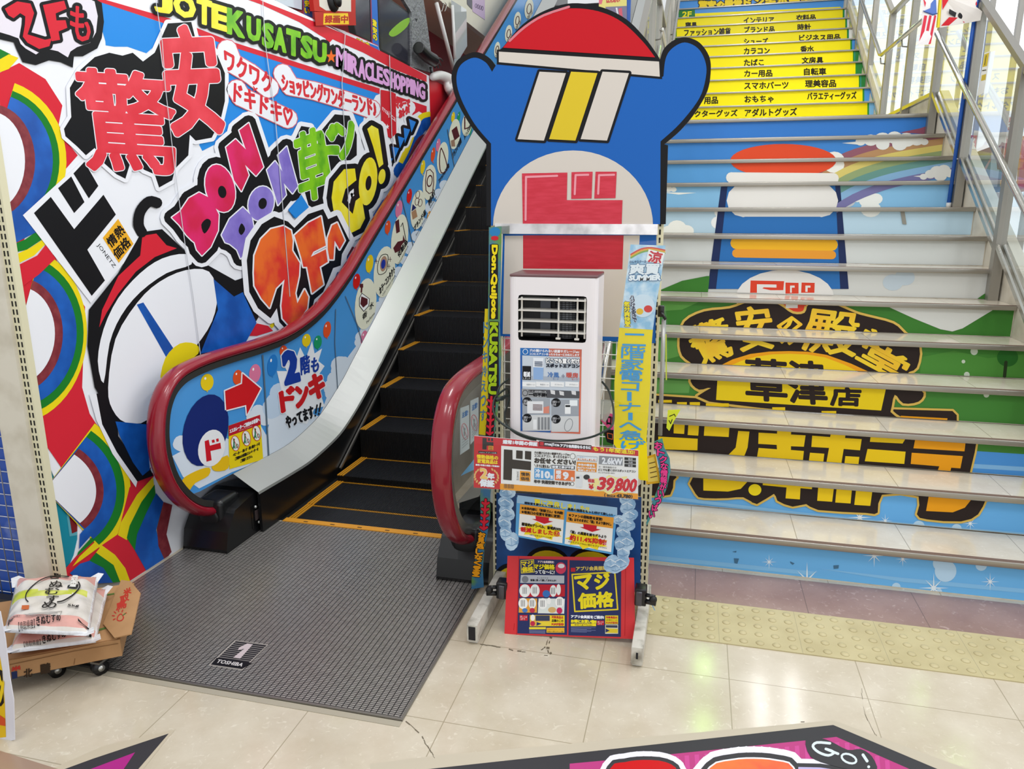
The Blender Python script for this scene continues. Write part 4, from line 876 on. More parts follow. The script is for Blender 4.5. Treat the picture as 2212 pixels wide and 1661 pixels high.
# ---------------- directory text on the upper flight
for n in range(0, 13):
    y = Y2+n*G2+0.0115; z0 = Z2+n*R2; a = Art(PY(y), R4, clip=riser_quad(y, z0+0.002, z0+R2-0.014, UL+0.002, UR-0.002), lift=0.0004)
    a.put(a.clip, [(0, 1, 2, 3)], ink('#4d93dc' if n != 4 else '#2a7a3a', 0.3), 0)
    if 1 <= n <= 9:
        xr = {1: 1290, 2: 1262, 3: 1240, 4: 1220, 5: 1205, 6: 1190, 7: 1170, 8: 1160, 9: 1145}[n]
        a.poly('#2c8a34', [(150,-200),(xr+10,-200),(xr+10,900),(150,900)] if n > 6 else [(-200,-200),(xr+10,-200),(xr+10,900),(-200,900)], 1); lx = {7: 178, 8: 168, 9: 172}.get(n, -200)
        a.poly('#f3e20e', [(lx,-200),(xr,-200),(xr,900),(lx,900)], 2)
        if n in (3, 4, 5): a.poly('#2f7d3c', [(xr+12,-200),(xr+90,-200),(xr+90,900),(xr+12,900)], 2)
        if n >= 7: a.poly('#e4e6e2', [(xr+12,-200),(xr+80,-200),(xr+80,900),(xr+12,900)], 2)
        if n == 1: a.poly('#7ab4e2', [(xr+10,-200),(xr+90,-200),(xr+90,900),(xr+10,900)], 2)
    elif n == 10:
        a.poly('#f3e20e', [(180,84),(1130,40),(1150,60),(1150,300),(180,300)], 2); a.poly('#2c7a3a', [(180,62),(275,56),(277,120),(180,124)], 3); a.text('#f3e20e', '2F', (200,102), (255,100), (202,68), 4, 0.03)
    elif n == 11:
        for i, col in enumerate(('#d88a5a', '#d9b860', '#7fa86a')): a.poly(col, [(800+i*60,60),(850+i*60,0),(930+i*70,-20),(880+i*70,60)], 1)
    rows = {1: (('クターグッズ',(275,690),(525,684),(275,651)),('アダルトグッズ',(570,686),(875,679),(570,642))), 2: (('用品',(330,612),(410,610),(330,572)),('おもちゃ',(568,605),(738,602),(568,565)),('バラエティーグッズ',(937,588),(1225,582),(937,545))),
            3: (('スマホパーツ',(567,525),(825,520),(567,485)),('理美容品',(925,514),(1105,511),(925,472))), 4: (('カー用品',(567,453),(730,450),(567,415)),('自転車',(918,442),(1047,440),(918,402))), 5: (('たばこ',(565,388),(680,386),(565,350)),('文房具',(905,375),(1030,373),(905,337))),
            6: (('カラコン',(565,320),(715,317),(565,283)),('香水',(897,308),(975,306),(897,272))), 7: (('シューズ',(565,262),(705,260),(565,226)),('ビジネス用品',(890,243),(1130,239),(890,205))), 8: (('ファッション雑貨',(213,214),(485,206),(213,172)),('ブランド品',(567,194),(743,191),(567,157)),('時計',(880,179),(957,177),(880,142))),
            9: (('寝具',(220,162),(287,160),(220,132)),('インテリア',(563,140),(740,136),(563,104)),('衣料品',(872,121),(985,118),(872,88))), 11: (('驚安の殿堂',(300,48),(550,40),(300,8)),('ドンキホーテ',(565,38),(960,22),(565,-8)))}.get(n, ())
    for t, bl, br, tl in rows: a.text('#2a2410' if n < 11 else '#f2d21e', t, bl, br, tl, 5, fat=1.6 if n < 11 else 4, res=1, edge=None if n < 11 else ((DK, 5),))
    a.build('riser_print', USTEP[n])
# ================================================================ display stand in the middle
R1c, R2c, R3c, HC = (1000, 450, .22604), (1000, 750, .22604), (1000, 1050, .24085), (900, 0, .31646)
YS = -0.41
stand = thing('display_stand', 'beige slotted-post display stand with two channel feet in front of the stairs', 'display stand', (-0.38, YS, 0))
for x0, top in ((-0.722, 1.64), (-0.078, 1.78)):
    b = MB(); b.box((x0, YS-0.012, 0.012), (x0+0.044, YS+0.012, top), PERF)
    for k in range(int(top/0.031)-1):
        for dx in (0.013, 0.031): b.box((x0+dx-0.0035, YS-0.0128, 0.03+k*0.031), (x0+dx+0.0035, YS-0.0118, 0.05+k*0.031), HOLE)
    b.build('upright', stand)
FOOT = M('foot_enamel', '#cfcbc0', 0.4, noise=('#8f897b', 16, 0.5, 0.75))
for x0 in (-0.705, -0.062):
    b = MB(); b.rbox((x0, -0.885, 0.014), (x0+0.044, YS+0.02, 0.088), 0.003, FOOT)
    if x0 < -0.5: b.box((x0+0.008, -0.8862, 0.022), (x0+0.036, -0.8848, 0.080), M('tube_inside', '#18171c', 0.7))
    else: b.box((x0+0.018, -0.8862, 0.040), (x0+0.026, -0.8848, 0.066), M('tube_inside', '#18171c', 0.7))
    b.rbox((x0+0.004, -0.87, 0.0), (x0+0.040, -0.83, 0.016), 0.004, M('white_foot', '#e6e4de', 0.5)); b.rbox((x0+0.004, -0.46, 0.0), (x0+0.040, -0.42, 0.016), 0.004, M('white_foot'))
    b.build('foot', stand)
WIREW = M('white_wire', '#e4e4e0', 0.35)
b = MB()
for k in range(14): b.tube([(-0.67+k*0.047, YS+0.002, 0.6), (-0.67+k*0.047, YS+0.002, 1.2)], 0.0022, WIREW, 6)
for k in range(13): b.tube([(-0.68, YS-0.003, 0.6+k*0.05), (-0.06, YS-0.003, 0.6+k*0.05)], 0.0022, WIREW, 6)
b.build('wire_back', stand)
b = MB(); b.box((-0.67, -0.80, 0.680), (-0.085, YS-0.030, 0.699), M('shelf_white', '#dcdad4', 0.4)); b.box((-0.67, -0.802, 0.660), (-0.085, -0.798, 0.700), M('shelf_white')); b.build('shelf', stand)
for x0 in (-0.676, -0.083):
    b = MB(); b.prism([(-0.79, 0.678), (YS-0.014, 0.678), (YS-0.014, 0.56)], 'x', x0+0.0, x0+0.004, FOOT); b.build('bracket', stand)

# cut-out board above the stand: same outline, plain coloured fields
CB_BLUE, CB_WHT, CB_RED = M('board_blue', '#155fb4', 0.4, spec=0.25), M('board_white', '#d3cbc2', 0.5, spec=0.25), M('board_red', '#c3081b', 0.4, spec=0.25)
REDW = M('marker_red', '#c81e36', 0.4, noise=('#d43048', 14, 0.4, 0.7, 4, (1, 1, 6))); REDD = M('marker_red_deep', '#bc0a22', 0.4, noise=('#c81a30', 14, 0.4, 0.7, 4, (1, 1, 6))); YELB = M('board_yellow', '#d9bd08', 0.45)
cut = thing('cutout_board', 'tall cut-out board in blue with red dome top above the display stand', 'board', (-0.38, YS-0.02, 1.6))
A = Art(PY(YS-0.024), HC, lift=0.0007)
A.slab(BLK, [(478,1540)]+spline([(475,985),(370,860),(275,690),(240,560),(245,480),(290,400),(400,355),(490,390),(545,455)], 5, False)+spline([(552,350),(590,320),(720,170),(880,70),(1060,22),(1260,48),(1430,130),(1560,260),(1640,370),(1660,405)], 5, False)+spline([(1662,402),(1690,330),(1760,272),(1840,255),(1930,290),(1995,380),(2008,480),(1985,620),(1900,770),(1800,890),(1690,985)], 5, False)+[(1716,992),(1700,1530)], 0.008)
A.poly(CB_BLUE, [(508,1540)]+spline([(508,980),(395,845),(302,670),(272,540),(300,445),(390,394),(470,425),(515,490)], 5, False)+[(545,440),(1100,460),(1662,535)]+spline([(1685,520),(1700,400),(1745,330),(1830,290),(1920,330),(1970,420),(1975,520),(1930,670),(1800,840),(1665,965)], 5, False)+[(1662,1530)], 1)
A.poly(BLK, [(548,338),(1668,408),(1676,540),(548,440)], 2)
A.poly(CB_RED, spline([(590,326),(700,205),(870,95),(1050,58),(1240,78),(1400,150),(1540,280),(1628,392)], 5, False), 3)
A.poly(CB_WHT, [(562,353),(1655,421),(1660,524),(562,425)], 3)
A.stroke('#d27a86', [(636,280),(740,185),(870,105),(1040,48)], 16, 4, smooth=3)
A.poly(CB_WHT, [(520,1540)]+[(1068+546*math.cos(t), 1545-518*math.sin(t)) for t in [math.pi*(1-k/28) for k in range(29)]]+[(1614,1530)], 2)
# three plain slanted bars in the middle of the board
for x0, col in ((690, CB_WHT), (905, YELB), (1120, CB_WHT)):
    q = [(x0+150,490),(x0+330,500),(x0+180,960),(x0,950)]; A.stroke(BLK, q, 34, 3, closed=True); A.poly(BLK, q, 3); A.poly(col, q, 4)
A.poly(REDW, [(720,1184),(1030,1178),(1026,1366),(1406,1366),(1400,1534),(726,1534)], 4); A.poly(REDW, [(1058,1175),(1202,1172),(1195,1354),(1056,1358)], 4); A.poly(REDW, [(1222,1172),(1366,1172),(1358,1352),(1213,1355)], 4)
for q in ([(745,1500),(748,1208),(960,1200)], [(1080,1325),(1086,1195),(1172,1193)], [(1240,1322),(1246,1196),(1348,1193)]): A.stroke('#ea9aa6', q, 14, 5)
A.build('board', cut)
b = MB(); b.box((-0.70, YS-0.030, 1.58), (-0.055, YS-0.012, 1.62), M('joint_silver', '#b9b6b6', 0.12, 0.7, noise=('#e9e6e6', 9, 0.4, 0.6))); b.build('joint_strip', cut)
# lower white board with the foot of the red letter, and its backing
A = Art(PY(YS-0.016), R1c); A.slab(CB_BLUE, [(385,225),(1848,240),(1840,1290),(350,1220)], 0.003)
A.poly(CB_WHT, [(400,262),(1690,258),(1640,1232),(380,1200)], 1); A.poly(REDD, [(575,258),(1536,258),(1524,582),(575,575)], 2)
tag(A.build('backing_board'), 'white and blue board with a red block behind the air conditioner', 'board')
A = Art(PY(YS-0.016), R3c); A.slab(M('board_deep_blue', '#12529a', 0.35, noise=('#0a1c3c', 3, 0.45, 0.7)), [(300,60),(1600,100),(1590,950),(300,900)], 0.003)
for c, rx, ry in (((760,690),200,150),((1150,700),210,150),((420,850),150,160)): A.ell(BLK, c, rx, ry, 1 if c[0] != 420 else 3, 6); A.ell(YELB, (c[0]+6, c[1]+8), rx-26, ry-28, 2 if c[0] != 420 else 4, 6)
tag(A.build('backing_board'), 'dark blue board with yellow rounded shapes behind the red poster board', 'board')

# ---------------- spot air conditioner
ACW = M('appliance_white', '#e9e4e6', 0.3, spec=0.4)
ac = thing('air_conditioner', 'white portable spot air conditioner with louvred outlet on the display stand', 'air conditioner', (-0.40, -0.66, 0.70))
X0, X1, Y0_, Y1_, Z0_, Z1_ = -0.566, -0.238, -0.75, -0.55, 0.70, 1.437
bm = bmesh.new(); bmesh.ops.create_cube(bm, size=1)
for v in bm.verts: v.co = Vector(((X0+X1)/2+v.co.x*(X1-X0), (Y0_+Y1_)/2+v.co.y*(Y1_-Y0_), (Z0_+Z1_)/2+v.co.z*(Z1_-Z0_)))
bmesh.ops.bevel(bm, geom=[e for e in bm.edges if abs(e.verts[0].co.z-e.verts[1].co.z) > 0.1], offset=0.028, segments=5, affect='EDGES', profile=0.5)
b = MB(); b.frombm(bm, ACW, False); body = b.build('body', ac)
P = lambda u, v: PY(Y0_).pt(R1c[0]+u*R1c[2], R1c[1]+v*R1c[2])
a0, a1 = P(528, 1260), P(1186, 842)
cutm = MB(); cutm.rbox((a0.x, Y0_-0.05, a0.z), (a1.x, Y0_+0.075, a1.z), 0.012, M('outlet_black', '#141416', 0.5)); cutter = cutm.build('cutter')
md = body.modifiers.new('c', 'BOOLEAN'); md.object = cutter; md.operation = 'DIFFERENCE'; md.solver = 'EXACT'; md.material_mode = 'TRANSFER'
dg = bpy.context.evaluated_depsgraph_get(); nm = bpy.data.meshes.new_from_object(body.evaluated_get(dg)); body.modifiers.clear(); body.data = nm; bpy.data.objects.remove(cutter)
b = MB(); b.rbox((X0+0.003, Y0_+0.004, Z1_), (X1-0.003, Y1_-0.002, Z1_+0.010), 0.004, M('lid_brown', '#6a4a4c', 0.35)); b.build('top_panel', ac)
LOU = M('louvre_white', '#d8d4cc', 0.35)
for k, (u0, v0, u1, v1) in enumerate(((522, 862, 1190, 880), (518, 968, 1182, 985), (518, 1070, 1180, 1085), (520, 1172, 1178, 1190))):
    b = MB(); p, q = P(u0, v0), P(u1, v1); zz = (p.z+q.z)/2
    b.hexa([(a0.x+0.002, Y0_-0.008, zz-0.004), (a1.x-0.002, Y0_-0.008, zz-0.004), (a1.x-0.002, Y0_+0.030, zz-0.001), (a0.x+0.002, Y0_+0.030, zz-0.001), (a0.x+0.002, Y0_-0.008, zz), (a1.x-0.002, Y0_-0.008, zz), (a1.x-0.002, Y0_+0.030, zz+0.004), (a0.x+0.002, Y0_+0.030, zz+0.004)], LOU)
    b.build('louvre', ac)
for u in (560, 912, 1092, 1165):
    b = MB(); p = P(u, 1000); b.box((p.x-0.003, Y0_+0.004, a0.z+0.014), (p.x+0.003, Y0_+0.010, a1.z-0.008), LOU)
    if u in (912, 1092): b.rbox((p.x-0.009, Y0_-0.004, a0.z+0.008), (p.x+0.009, Y0_+0.010, a0.z+0.016), 0.003, LOU)
    b.build('louvre_link', ac)
b = MB(); p = P(970, 1040)
b.tube([(p.x, Y0_+0.06, a0.z+0.01), (p.x, Y0_+0.06, a1.z-0.01)], 0.042, M('fan_grey', '#6d7076', 0.5), 20)
for k in range(20): zz = a0.z+0.015+k*(a1.z-a0.z-0.03)/19; b.tube([(p.x+0.044*math.cos(t), Y0_+0.06+0.044*math.sin(t), zz) for t in [math.pi+math.pi*j/10 for j in range(11)]], 0.0011, M('fan_wire', '#101012', 0.5), 5)
for j in range(11): t = math.pi+math.pi*j/10; b.tube([(p.x+0.044*math.cos(t), Y0_+0.06+0.044*math.sin(t), a0.z+0.012), (p.x+0.044*math.cos(t), Y0_+0.06+0.044*math.sin(t), a1.z-0.012)], 0.0011, M('fan_wire'), 5)
p = P(760, 1040); b.box((p.x-0.018, Y0_+0.05, a0.z+0.012), (p.x+0.020, Y0_+0.054, a1.z-0.012), M('vane_grey', '#4e525c', 0.4))
b.build('fan_grille', ac)
# product label on the front
A = Art(PY(Y0_-0.0006), R2c)
A.slab('#c8d2de', [(548,6),(1136,20),(1122,828),(550,800)], 0.0005)
A.poly('#2f6fb8', [(548,6),(820,12),(820,86),(548,76)], 1); A.poly('#c46a58', [(820,12),(1136,20),(1134,92),(820,86)], 1)
A.ell('#dfe8f2', (597,42), 26, 27, 2); A.ell('#2f6fb8', (597,42), 20, 21, 3)
A.text(WHT, '穴の開けられない部屋やガレージetc', (640,44), (1112,58), (641,16), 3, fat=1); A.text(WHT, 'ココにエアコンあったらなぁ〜にお応えします', (638,72), (1112,86), (638,50), 3, fat=1)
A.poly('#2f5da6', [(548,76),(566,77),(568,796),(550,800)], 1); A.poly('#2f5da6', [(550,778),(840,798),(840,815),(550,800)], 1); A.poly('#d9735c', [(840,798),(1105,812),(1122,828),(840,815)], 1); A.poly('#d9735c', [(1118,92),(1134,92),(1122,828),(1104,812)], 1)
A.poly('#aab4c2', [(566,270),(1116,290),(1116,325),(566,310)], 1)
A.poly('#e8eef6', [(672,98),(772,102),(768,315),(672,308)], 2); A.poly('#8fb0dc', [(674,190),(770,194),(767,312),(674,306)], 3)
for k in range(5): A.stroke('#3a4a66', [(688,136+k*10),(760,139+k*10)], 5, 4)
A.poly('#1c1d22', [(570,178),(652,180),(650,312),(570,308)], 3); A.text(WHT, '軽減', (582,280), (642,282), (582,232), 4, fat=2); A.text(WHT, 'しました', (578,302), (644,304), (578,286), 4)
A.text('#f4f6f8', 'どこでも置くだけ', (796,148), (1112,156), (796,104), 4, fat=3, edge=(('#2a3444', 4),)); A.text('#1c2230', 'スポットエアコン', (796,190), (1114,196), (796,158), 4, fat=3)
A.text('#4a78b8', '冷風', (812,285), (918,290), (812,236), 3, fat=1.5); A.text('#8a8fa0', '+', (944,290), (972,291), (944,258), 3, fat=2); A.text('#c9584e', '暖房', (990,288), (1100,293), (990,240), 3, fat=1.5)
A.text('#4a78b8', 'モード', (860,310), (915,313), (860,294), 3); A.text('#c9584e', 'モード', (1040,314), (1100,317), (1040,298), 3)
for x, t in ((568,'送風モード'),(700,'除湿モード'),(838,'オフタイマー'),(978,'おやすみモード')):
    A.poly('#eef0f2', [(x,328),(x+130,334),(x+128,380),(x,374)], 2); A.text('#59606c', t, (x+40,362), (x+118,366), (x+40,348), 3)
A.poly('#55565c', [(562,395),(1116,420),(1114,488),(562,478)], 2); A.poly('#9a9ca0', [(562,395),(800,405),(800,482),(562,478)], 3)
A.text('#1b1b20', '一切不要!', (630,466), (800,470), (630,436), 4, fat=3); A.ell('#2c2d33', (596,436), 27, 29, 4); A.ell('#9a9ca0', (596,436), 22, 24, 5); A.rect('#1b1b20', (628,408), (798,430), 4); A.text(WHT, 'カンタン設置!面倒な工事', (632,428), (794,430), (632,412), 5)
for c in ((860,430),(945,440),(1060,435)): A.poly('#d8d8dc', [(c[0]-25,c[1]-25),(c[0]+20,c[1]-15),(c[0]+22,c[1]+22),(c[0]-18,c[1]+14)], 3)
for (x0, y0, x1, y1, t) in ((570,490,832,640,1),(846,500,1108,652,2),(570,648,832,798,3),(846,658,1108,808,4)):
    A.rect('#9fa5ae' if t < 3 else '#d3d5d6', (x0,y0), (x1,y1), 2); A.ell('#17181c', (x0+44,y0+28), 44, 42, 3); A.text(WHT, '送風モード\n約2倍', (x0+10,y0+58), (x0+80,y0+60), (x0+10,y0+8), 4)
A.rect('#e4e6ea', (615,515), (770,630), 3)
for k in range(5): A.stroke('#6a4a48', [(672,548+k*12),(758,551+k*12)], 6, 4)
A.poly('#d98a78', [(700,590),(825,560),(825,630),(740,630)], 3); A.rect('#eef0f2', (975,545), (1030,636), 3); A.rect('#2a2c30', (980,552), (1026,570), 4); A.rect('#eaf0f4', (1020,505), (1095,560), 3)
for x in (715,748,778,808): A.rect('#8b8e92', (x,668), (x+22,788), 3)
A.rect('#eef0f2', (672,690), (706,785), 3); A.stroke('#8f9296', oval((1010,742), 36, 62, 18, 16), 6, 3, closed=True)
o = A.build('product_label', ac); o['label'] = 'blue and orange product label on the front'
# dark green power cord looped round it
GC = M('cord_green', '#1c2a26', 0.4)
def C3(u, v, y, T=R2c): return PY(y).pt(T[0]+u*T[2], T[1]+v*T[2])
b = MB(); q = [C3(1330,330,-0.53), C3(1385,400,-0.57), C3(1420,500,-0.62), C3(1440,620,-0.70), C3(1425,745,-0.775), C3(1330,815,-0.80), C3(1200,865,-0.80), C3(1000,893,-0.80), C3(800,888,-0.80), C3(600,848,-0.80), C3(440,772,-0.79), C3(330,690,-0.76), C3(290,600,-0.72), C3(300,500,-0.68), C3(350,440,-0.66), C3(430,395,-0.62), C3(440,500,-0.60), C3(400,640,-0.64), C3(420,740,-0.72), C3(520,830,-0.79), C3(700,895,-0.80)]
def spl3(pts, sub):
    out = []
    for i in range(len(pts)-1):
        p0, p1, p2, p3 = pts[max(0, i-1)], pts[i], pts[i+1], pts[min(len(pts)-1, i+2)]
        for j in range(sub):
            t = j/sub; out.append(0.5*(2*p1+(p2-p0)*t+(2*p0-5*p1+4*p2-p3)*t*t+(3*p1-p0-3*p2+p3)*t**3))
    return out+[pts[-1]]
b.tube(spl3(q, 6), 0.0042, GC, 8)
b.tube(spl3([C3(440,300,-0.62), C3(350,380,-0.66), C3(330,480,-0.68), C3(380,500,-0.66), C3(440,440,-0.62)], 6), 0.0038, GC, 8)
b.tube([C3(320,505,-0.69), C3(425,465,-0.64)], 0.008, GC, 8)
tag(b.build('power_cord'), 'dark green power cord looped around the air conditioner', 'cord')

# ---------------- price sign
A = Art(P3(PY(-0.885).pt(1024, 941), PY(-0.885).pt(1378, 978), PY(-0.90).pt(1200, 1068)), R2c, lift=0.0004)
A.slab('#f1f0ee', [(108,846),(1676,986),(1672,1452),(104,1340)], 0.004)
A.poly('#c81a26', [(108,846),(1676,986),(1676,1040),(366,940),(362,1358),(104,1340)], 1)
A.poly('#f0a024', [(355,1302),(1672,1398),(1672,1452),(355,1360)], 1)
for q in ([(188,865),(228,868),(228,905),(292,908),(292,942),(228,940),(226,978),(186,975)], [(240,868),(258,869),(258,895),(240,894)], [(270,870),(288,871),(288,897),(270,896)]): A.poly('#241a18', q, 2)
A.poly('#f0a024', [(246,940),(292,944),(290,984),(244,980)], 3); A.text('#241a18', '情熱\n価格', (250,980), (286,982), (250,946), 4)
A.poly('#2a1414', [(148,990),(326,1000),(326,1020),(148,1012)], 2); A.text(WHT, 'maj!ca アプリ会員', (158,1010), (320,1018), (158,998), 3)
A.text('#f5d61c', '情熱価格の', (134,1062), (336,1076), (134,1024), 3, fat=2); A.text('#f5d61c', '家電商品は', (140,1104), (332,1118), (140,1066), 3, fat=2); A.text(WHT, '通常1年間の保証+1年追加!!', (122,1130), (348,1146), (122,1114), 3, fat=1)
A.text('#f4c86a', '2', (172,1248), (232,1254), (170,1160), 3, fat=7, edge=((WHT, 3),)); A.text(WHT, '年', (236,1256), (300,1262), (236,1200), 3, fat=4); A.text(WHT, '保証', (164,1326), (298,1336), (164,1262), 3, fat=5)
for k in range(9):
    t = math.radians(120+k*16); A.ell('#e0b06a', (225+112*math.cos(t)*1.0, 1232-84*math.sin(t)), 9, 15, 2, 30, 8); t = math.radians(60-k*16); A.ell('#e0b06a', (225+112*math.cos(t), 1240-84*math.sin(t)), 9, 15, 2, -30, 8)
A.text(WHT, '通常1年間の保証', (382,920), (712,944), (384,884), 3, fat=3); A.poly('#26090c', [(728,895),(1230,938),(1228,982),(728,942)], 2); A.poly('#c81a26', [(736,902),(772,905),(772,940),(736,937)], 3); A.text(WHT, 'maj!ca', (784,942), (922,954), (784,908), 3, 0.01, fat=1.5); A.text(WHT, 'アプリ会員様ならさらに', (932,952), (1222,974), (932,924), 3, fat=2.5)
A.text('#f7e01c', 'もう1年間追加!', (1246,988), (1640,1024), (1248,950), 3, fat=2)
DKB = '#2b2119'
for q in ([(392,975),(474,982),(474,1072),(652,1092),(650,1176),(470,1158),(466,1272),(386,1264)], [(510,984),(572,990),(570,1068),(508,1062)], [(594,990),(654,996),(652,1076),(592,1068)]): A.poly(DKB, q, 2)
A.poly('#f0a024', [(546,1180),(646,1188),(644,1284),(542,1276)], 2); A.text(DKB, '情熱', (556,1228), (638,1234), (556,1194), 3, fat=1); A.text(DKB, '価格', (554,1270), (636,1276), (554,1236), 3, fat=1); A.text(DKB, 'JONETZ', (512,1186), (510,1272), (534,1184), 3)
A.text(DKB, '穴の開けられない部屋やガレージetc', (684,1016), (1020,1036), (685,994), 3, fat=1); A.text(DKB, 'ココにエアコン、あったらなぁ〜', (684,1046), (1016,1064), (685,1020), 3, fat=1); A.text(DKB, 'お任せください!', (684,1104), (1074,1124), (686,1056), 3, fat=3.5)
A.text(DKB, '＼すぐに使える／', (682,1146), (840,1156), (682,1116), 3, fat=1.5); A.poly('#2c2a2c', [(846,1124),(1070,1136),(1068,1168),(846,1158)], 2); A.text(WHT, '設置工事が不要', (854,1154), (1060,1162), (854,1130), 3, fat=1.5)
A.poly('#4aa0dc', [(684,1152),(868,1164),(866,1268),(682,1256)], 2); A.text(WHT, '冷\n房', (692,1240), (738,1244), (692,1160), 3, fat=2); A.text(WHT, '10', (750,1248), (832,1254), (750,1180), 3, 0.03, fat=3); A.text(WHT, '畳', (836,1256), (862,1258), (836,1224), 3, fat=1)
A.poly('#ea7838', [(880,1166),(1070,1180),(1068,1282),(878,1268)], 2); A.text(WHT, '暖\n房', (890,1254), (940,1258), (890,1174), 3, fat=2); A.text(WHT, '9', (956,1262), (1010,1266), (956,1190), 3, 0.03, fat=3); A.text(WHT, '畳', (1030,1270), (1060,1273), (1030,1240), 3, fat=1)
A.text(DKB, '年中 快適空間できあがり', (680,1296), (1030,1322), (681,1264), 3, fat=2); A.ell(DKB, (1046,1306), 18, 18, 2); A.ell('#f1f0ee', (1046,1306), 14, 14, 3); A.ell(DKB, (1050,1042), 26, 28, 2); A.ell('#f1f0ee', (1050,1042), 22, 24, 3)
for x in range(10): A.stroke('#3a3a3e', [(396+x*10,1306+x*.6),(394+x*10,1344+x*.6)], 5 if x % 3 else 3, 3)
A.poly('#9aa0a8', [(1088,1034),(1284,1046),(1282,1094),(1086,1082)], 2); A.poly('#f4f5f6', [(1092,1038),(1280,1050),(1278,1090),(1090,1078)], 3); A.text('#4f8fc8', 'お客様のアドバイスに', (1098,1054), (1272,1064), (1098,1042), 4); A.text('#d07020', 'おこたえしました!', (1098,1076), (1268,1086), (1098,1060), 4, fat=1)
A.poly('#e8952c', [(1088,1094),(1280,1106),(1276,1194),(1084,1182)], 2); A.text(WHT, '本体の騒音を', (1100,1130), (1262,1140), (1100,1108), 3, fat=1); A.text(WHT, '約6デシベル約30%', (1096,1158), (1268,1168), (1096,1138), 3, fat=1); A.text(WHT, '軽減しました!!', (1100,1180), (1260,1190), (1100,1164), 3, fat=1)
A.poly('#8f9298', [(1302,1036),(1530,1052),(1526,1130),(1298,1116)], 2); A.text(WHT, '2.6kW', (1330,1112), (1524,1124), (1330,1052), 3, 0.02, fat=2)
for k in range(3): A.poly('#1f1f22', [(1544,1050+k*32),(1654,1058+k*32),(1653,1084+k*32),(1543,1076+k*32)], 2); A.text(WHT, ('暖房','冷房','除湿')[k], (1580,1076+k*32), (1622,1079+k*32), (1580,1058+k*32), 3)
A.text(DKB, '冷・暖房機能付き', (1296,1150), (1466,1160), (1296,1132), 3); A.text(DKB, 'どこでも置くだけスポットエアコン', (1294,1180), (1652,1198), (1295,1158), 3, fat=1); A.text(DKB, 'SC-OT254S-WH', (1294,1202), (1450,1210), (1294,1190), 3)
A.rect('#e3e5e8', (1080,1218), (1140,1336), 2); A.rect('#46484e', (1084,1236), (1114,1254), 3); A.ell('#26262a', (1182,1240), 30, 24, 3)
spk = [(1440+(250 if k % 2 else 190)*math.cos(k*math.pi/9), 1315+(96 if k % 2 else 70)*math.sin(k*math.pi/9)) for k in range(18)]; A.poly('#f6e89a', [(min(x,1668),y) for x, y in spk], 2)
A.text('#d31a2c', '税抜', (1196,1288), (1258,1294), (1196,1254), 4, fat=1.5); A.text('#d31a2c', '¥', (1206,1352), (1248,1356), (1204,1306), 4, fat=3)
for ch, x0, x1, yb, h in (('3',1282,1352,1358,118),('9',1358,1428,1366,122),(',',1424,1446,1388,34),('8',1448,1514,1370,120),('0',1518,1580,1374,120),('0',1584,1646,1378,122)): A.text('#d31a2c', ch, (x0,yb), (x1,yb+4), (x0+26,yb-h), 5, 0.02, fat=4.5 if ch != ',' else 3, edge=((WHT, 5),))
A.text(DKB, '(', (1350,1428), (1362,1429), (1352,1392), 4, fat=1); A.text(DKB, '税込¥', (1374,1428), (1456,1433), (1376,1404), 4, fat=1); A.text(DKB, '43,780', (1466,1436), (1600,1446), (1472,1402), 4, fat=3); A.text(DKB, ')', (1606,1446), (1620,1447), (1608,1408), 4, fat=1)
A.poly(FILM, [(96,840),(1690,980),(1688,1462),(92,1348)], 9)
tag(A.build('price_sign'), 'wide red and white price card reading 39,800 below the air conditioner', 'sign')

# ---------------- hanging print with ice and two orange panels
A = Art(PY(-0.815), R3c)
A.slab('#5fa8de', [(482,100),(1384,220),(1346,614),(470,452)], 0.001)
ICE = M('ice_print', '#bcd8ee', 0.3, noise=('#7fa9cf', 30, 0.4, 0.65, 6))
for k, (cx, cy, r) in enumerate(((400,60,75),(385,150,75),(395,240,80),(375,330,75),(385,420,75),(440,495,85),(1470,90,85),(1480,180,80),(1500,260,75),(1400,300,60),(1470,340,80),(1440,420,75),(1475,500,80),(1410,520,70),(1440,590,80),(1330,690,85),(1420,690,85),(1370,730,70))):
    A.ell(ICE, (cx,cy), r, r*.72, 1 if cx < 1000 else 3, 20*k, 12); A.stroke('#e9f3fa', [(cx-r*.6,cy-r*.2),(cx-r*.1,cy-r*.45),(cx+r*.5,cy-r*.1)], 6, 5); A.stroke('#6f97bd', [(cx-r*.5,cy+r*.3),(cx,cy+r*.45),(cx+r*.55,cy+r*.2)], 5, 5); A.stroke('#8fb4d4', [(cx-r*.1,cy-r*.45),(cx,cy+r*.45)], 4, 5)
A.poly('#9fc4e2', [(490,80),(1384,190),(1384,260),(484,150)], 2)
A.text('#f0e01e', '更に改良しました!!', (640,165), (1130,235), (642,110), 3, fat=2); A.text('#1d2a3e', '運転音を静かにして欲しい!', (552,158), (868,198), (553,138), 3, fat=1.5); A.text('#1d2a3e', '風量の強弱をもっと付けて欲しい!', (940,215), (1340,268), (941,192), 3, fat=1.5)
for q, o_ in (([(514,160),(912,212),(892,510),(498,440)], [(514,160),(912,212),(906,300),(508,245)]), ([(934,225),(1354,280),(1330,590),(912,515)], [(934,225),(1354,280),(1346,378),(927,318)])): A.poly('#f2f2ee', q, 3); A.poly('#e8a03a', o_, 4)
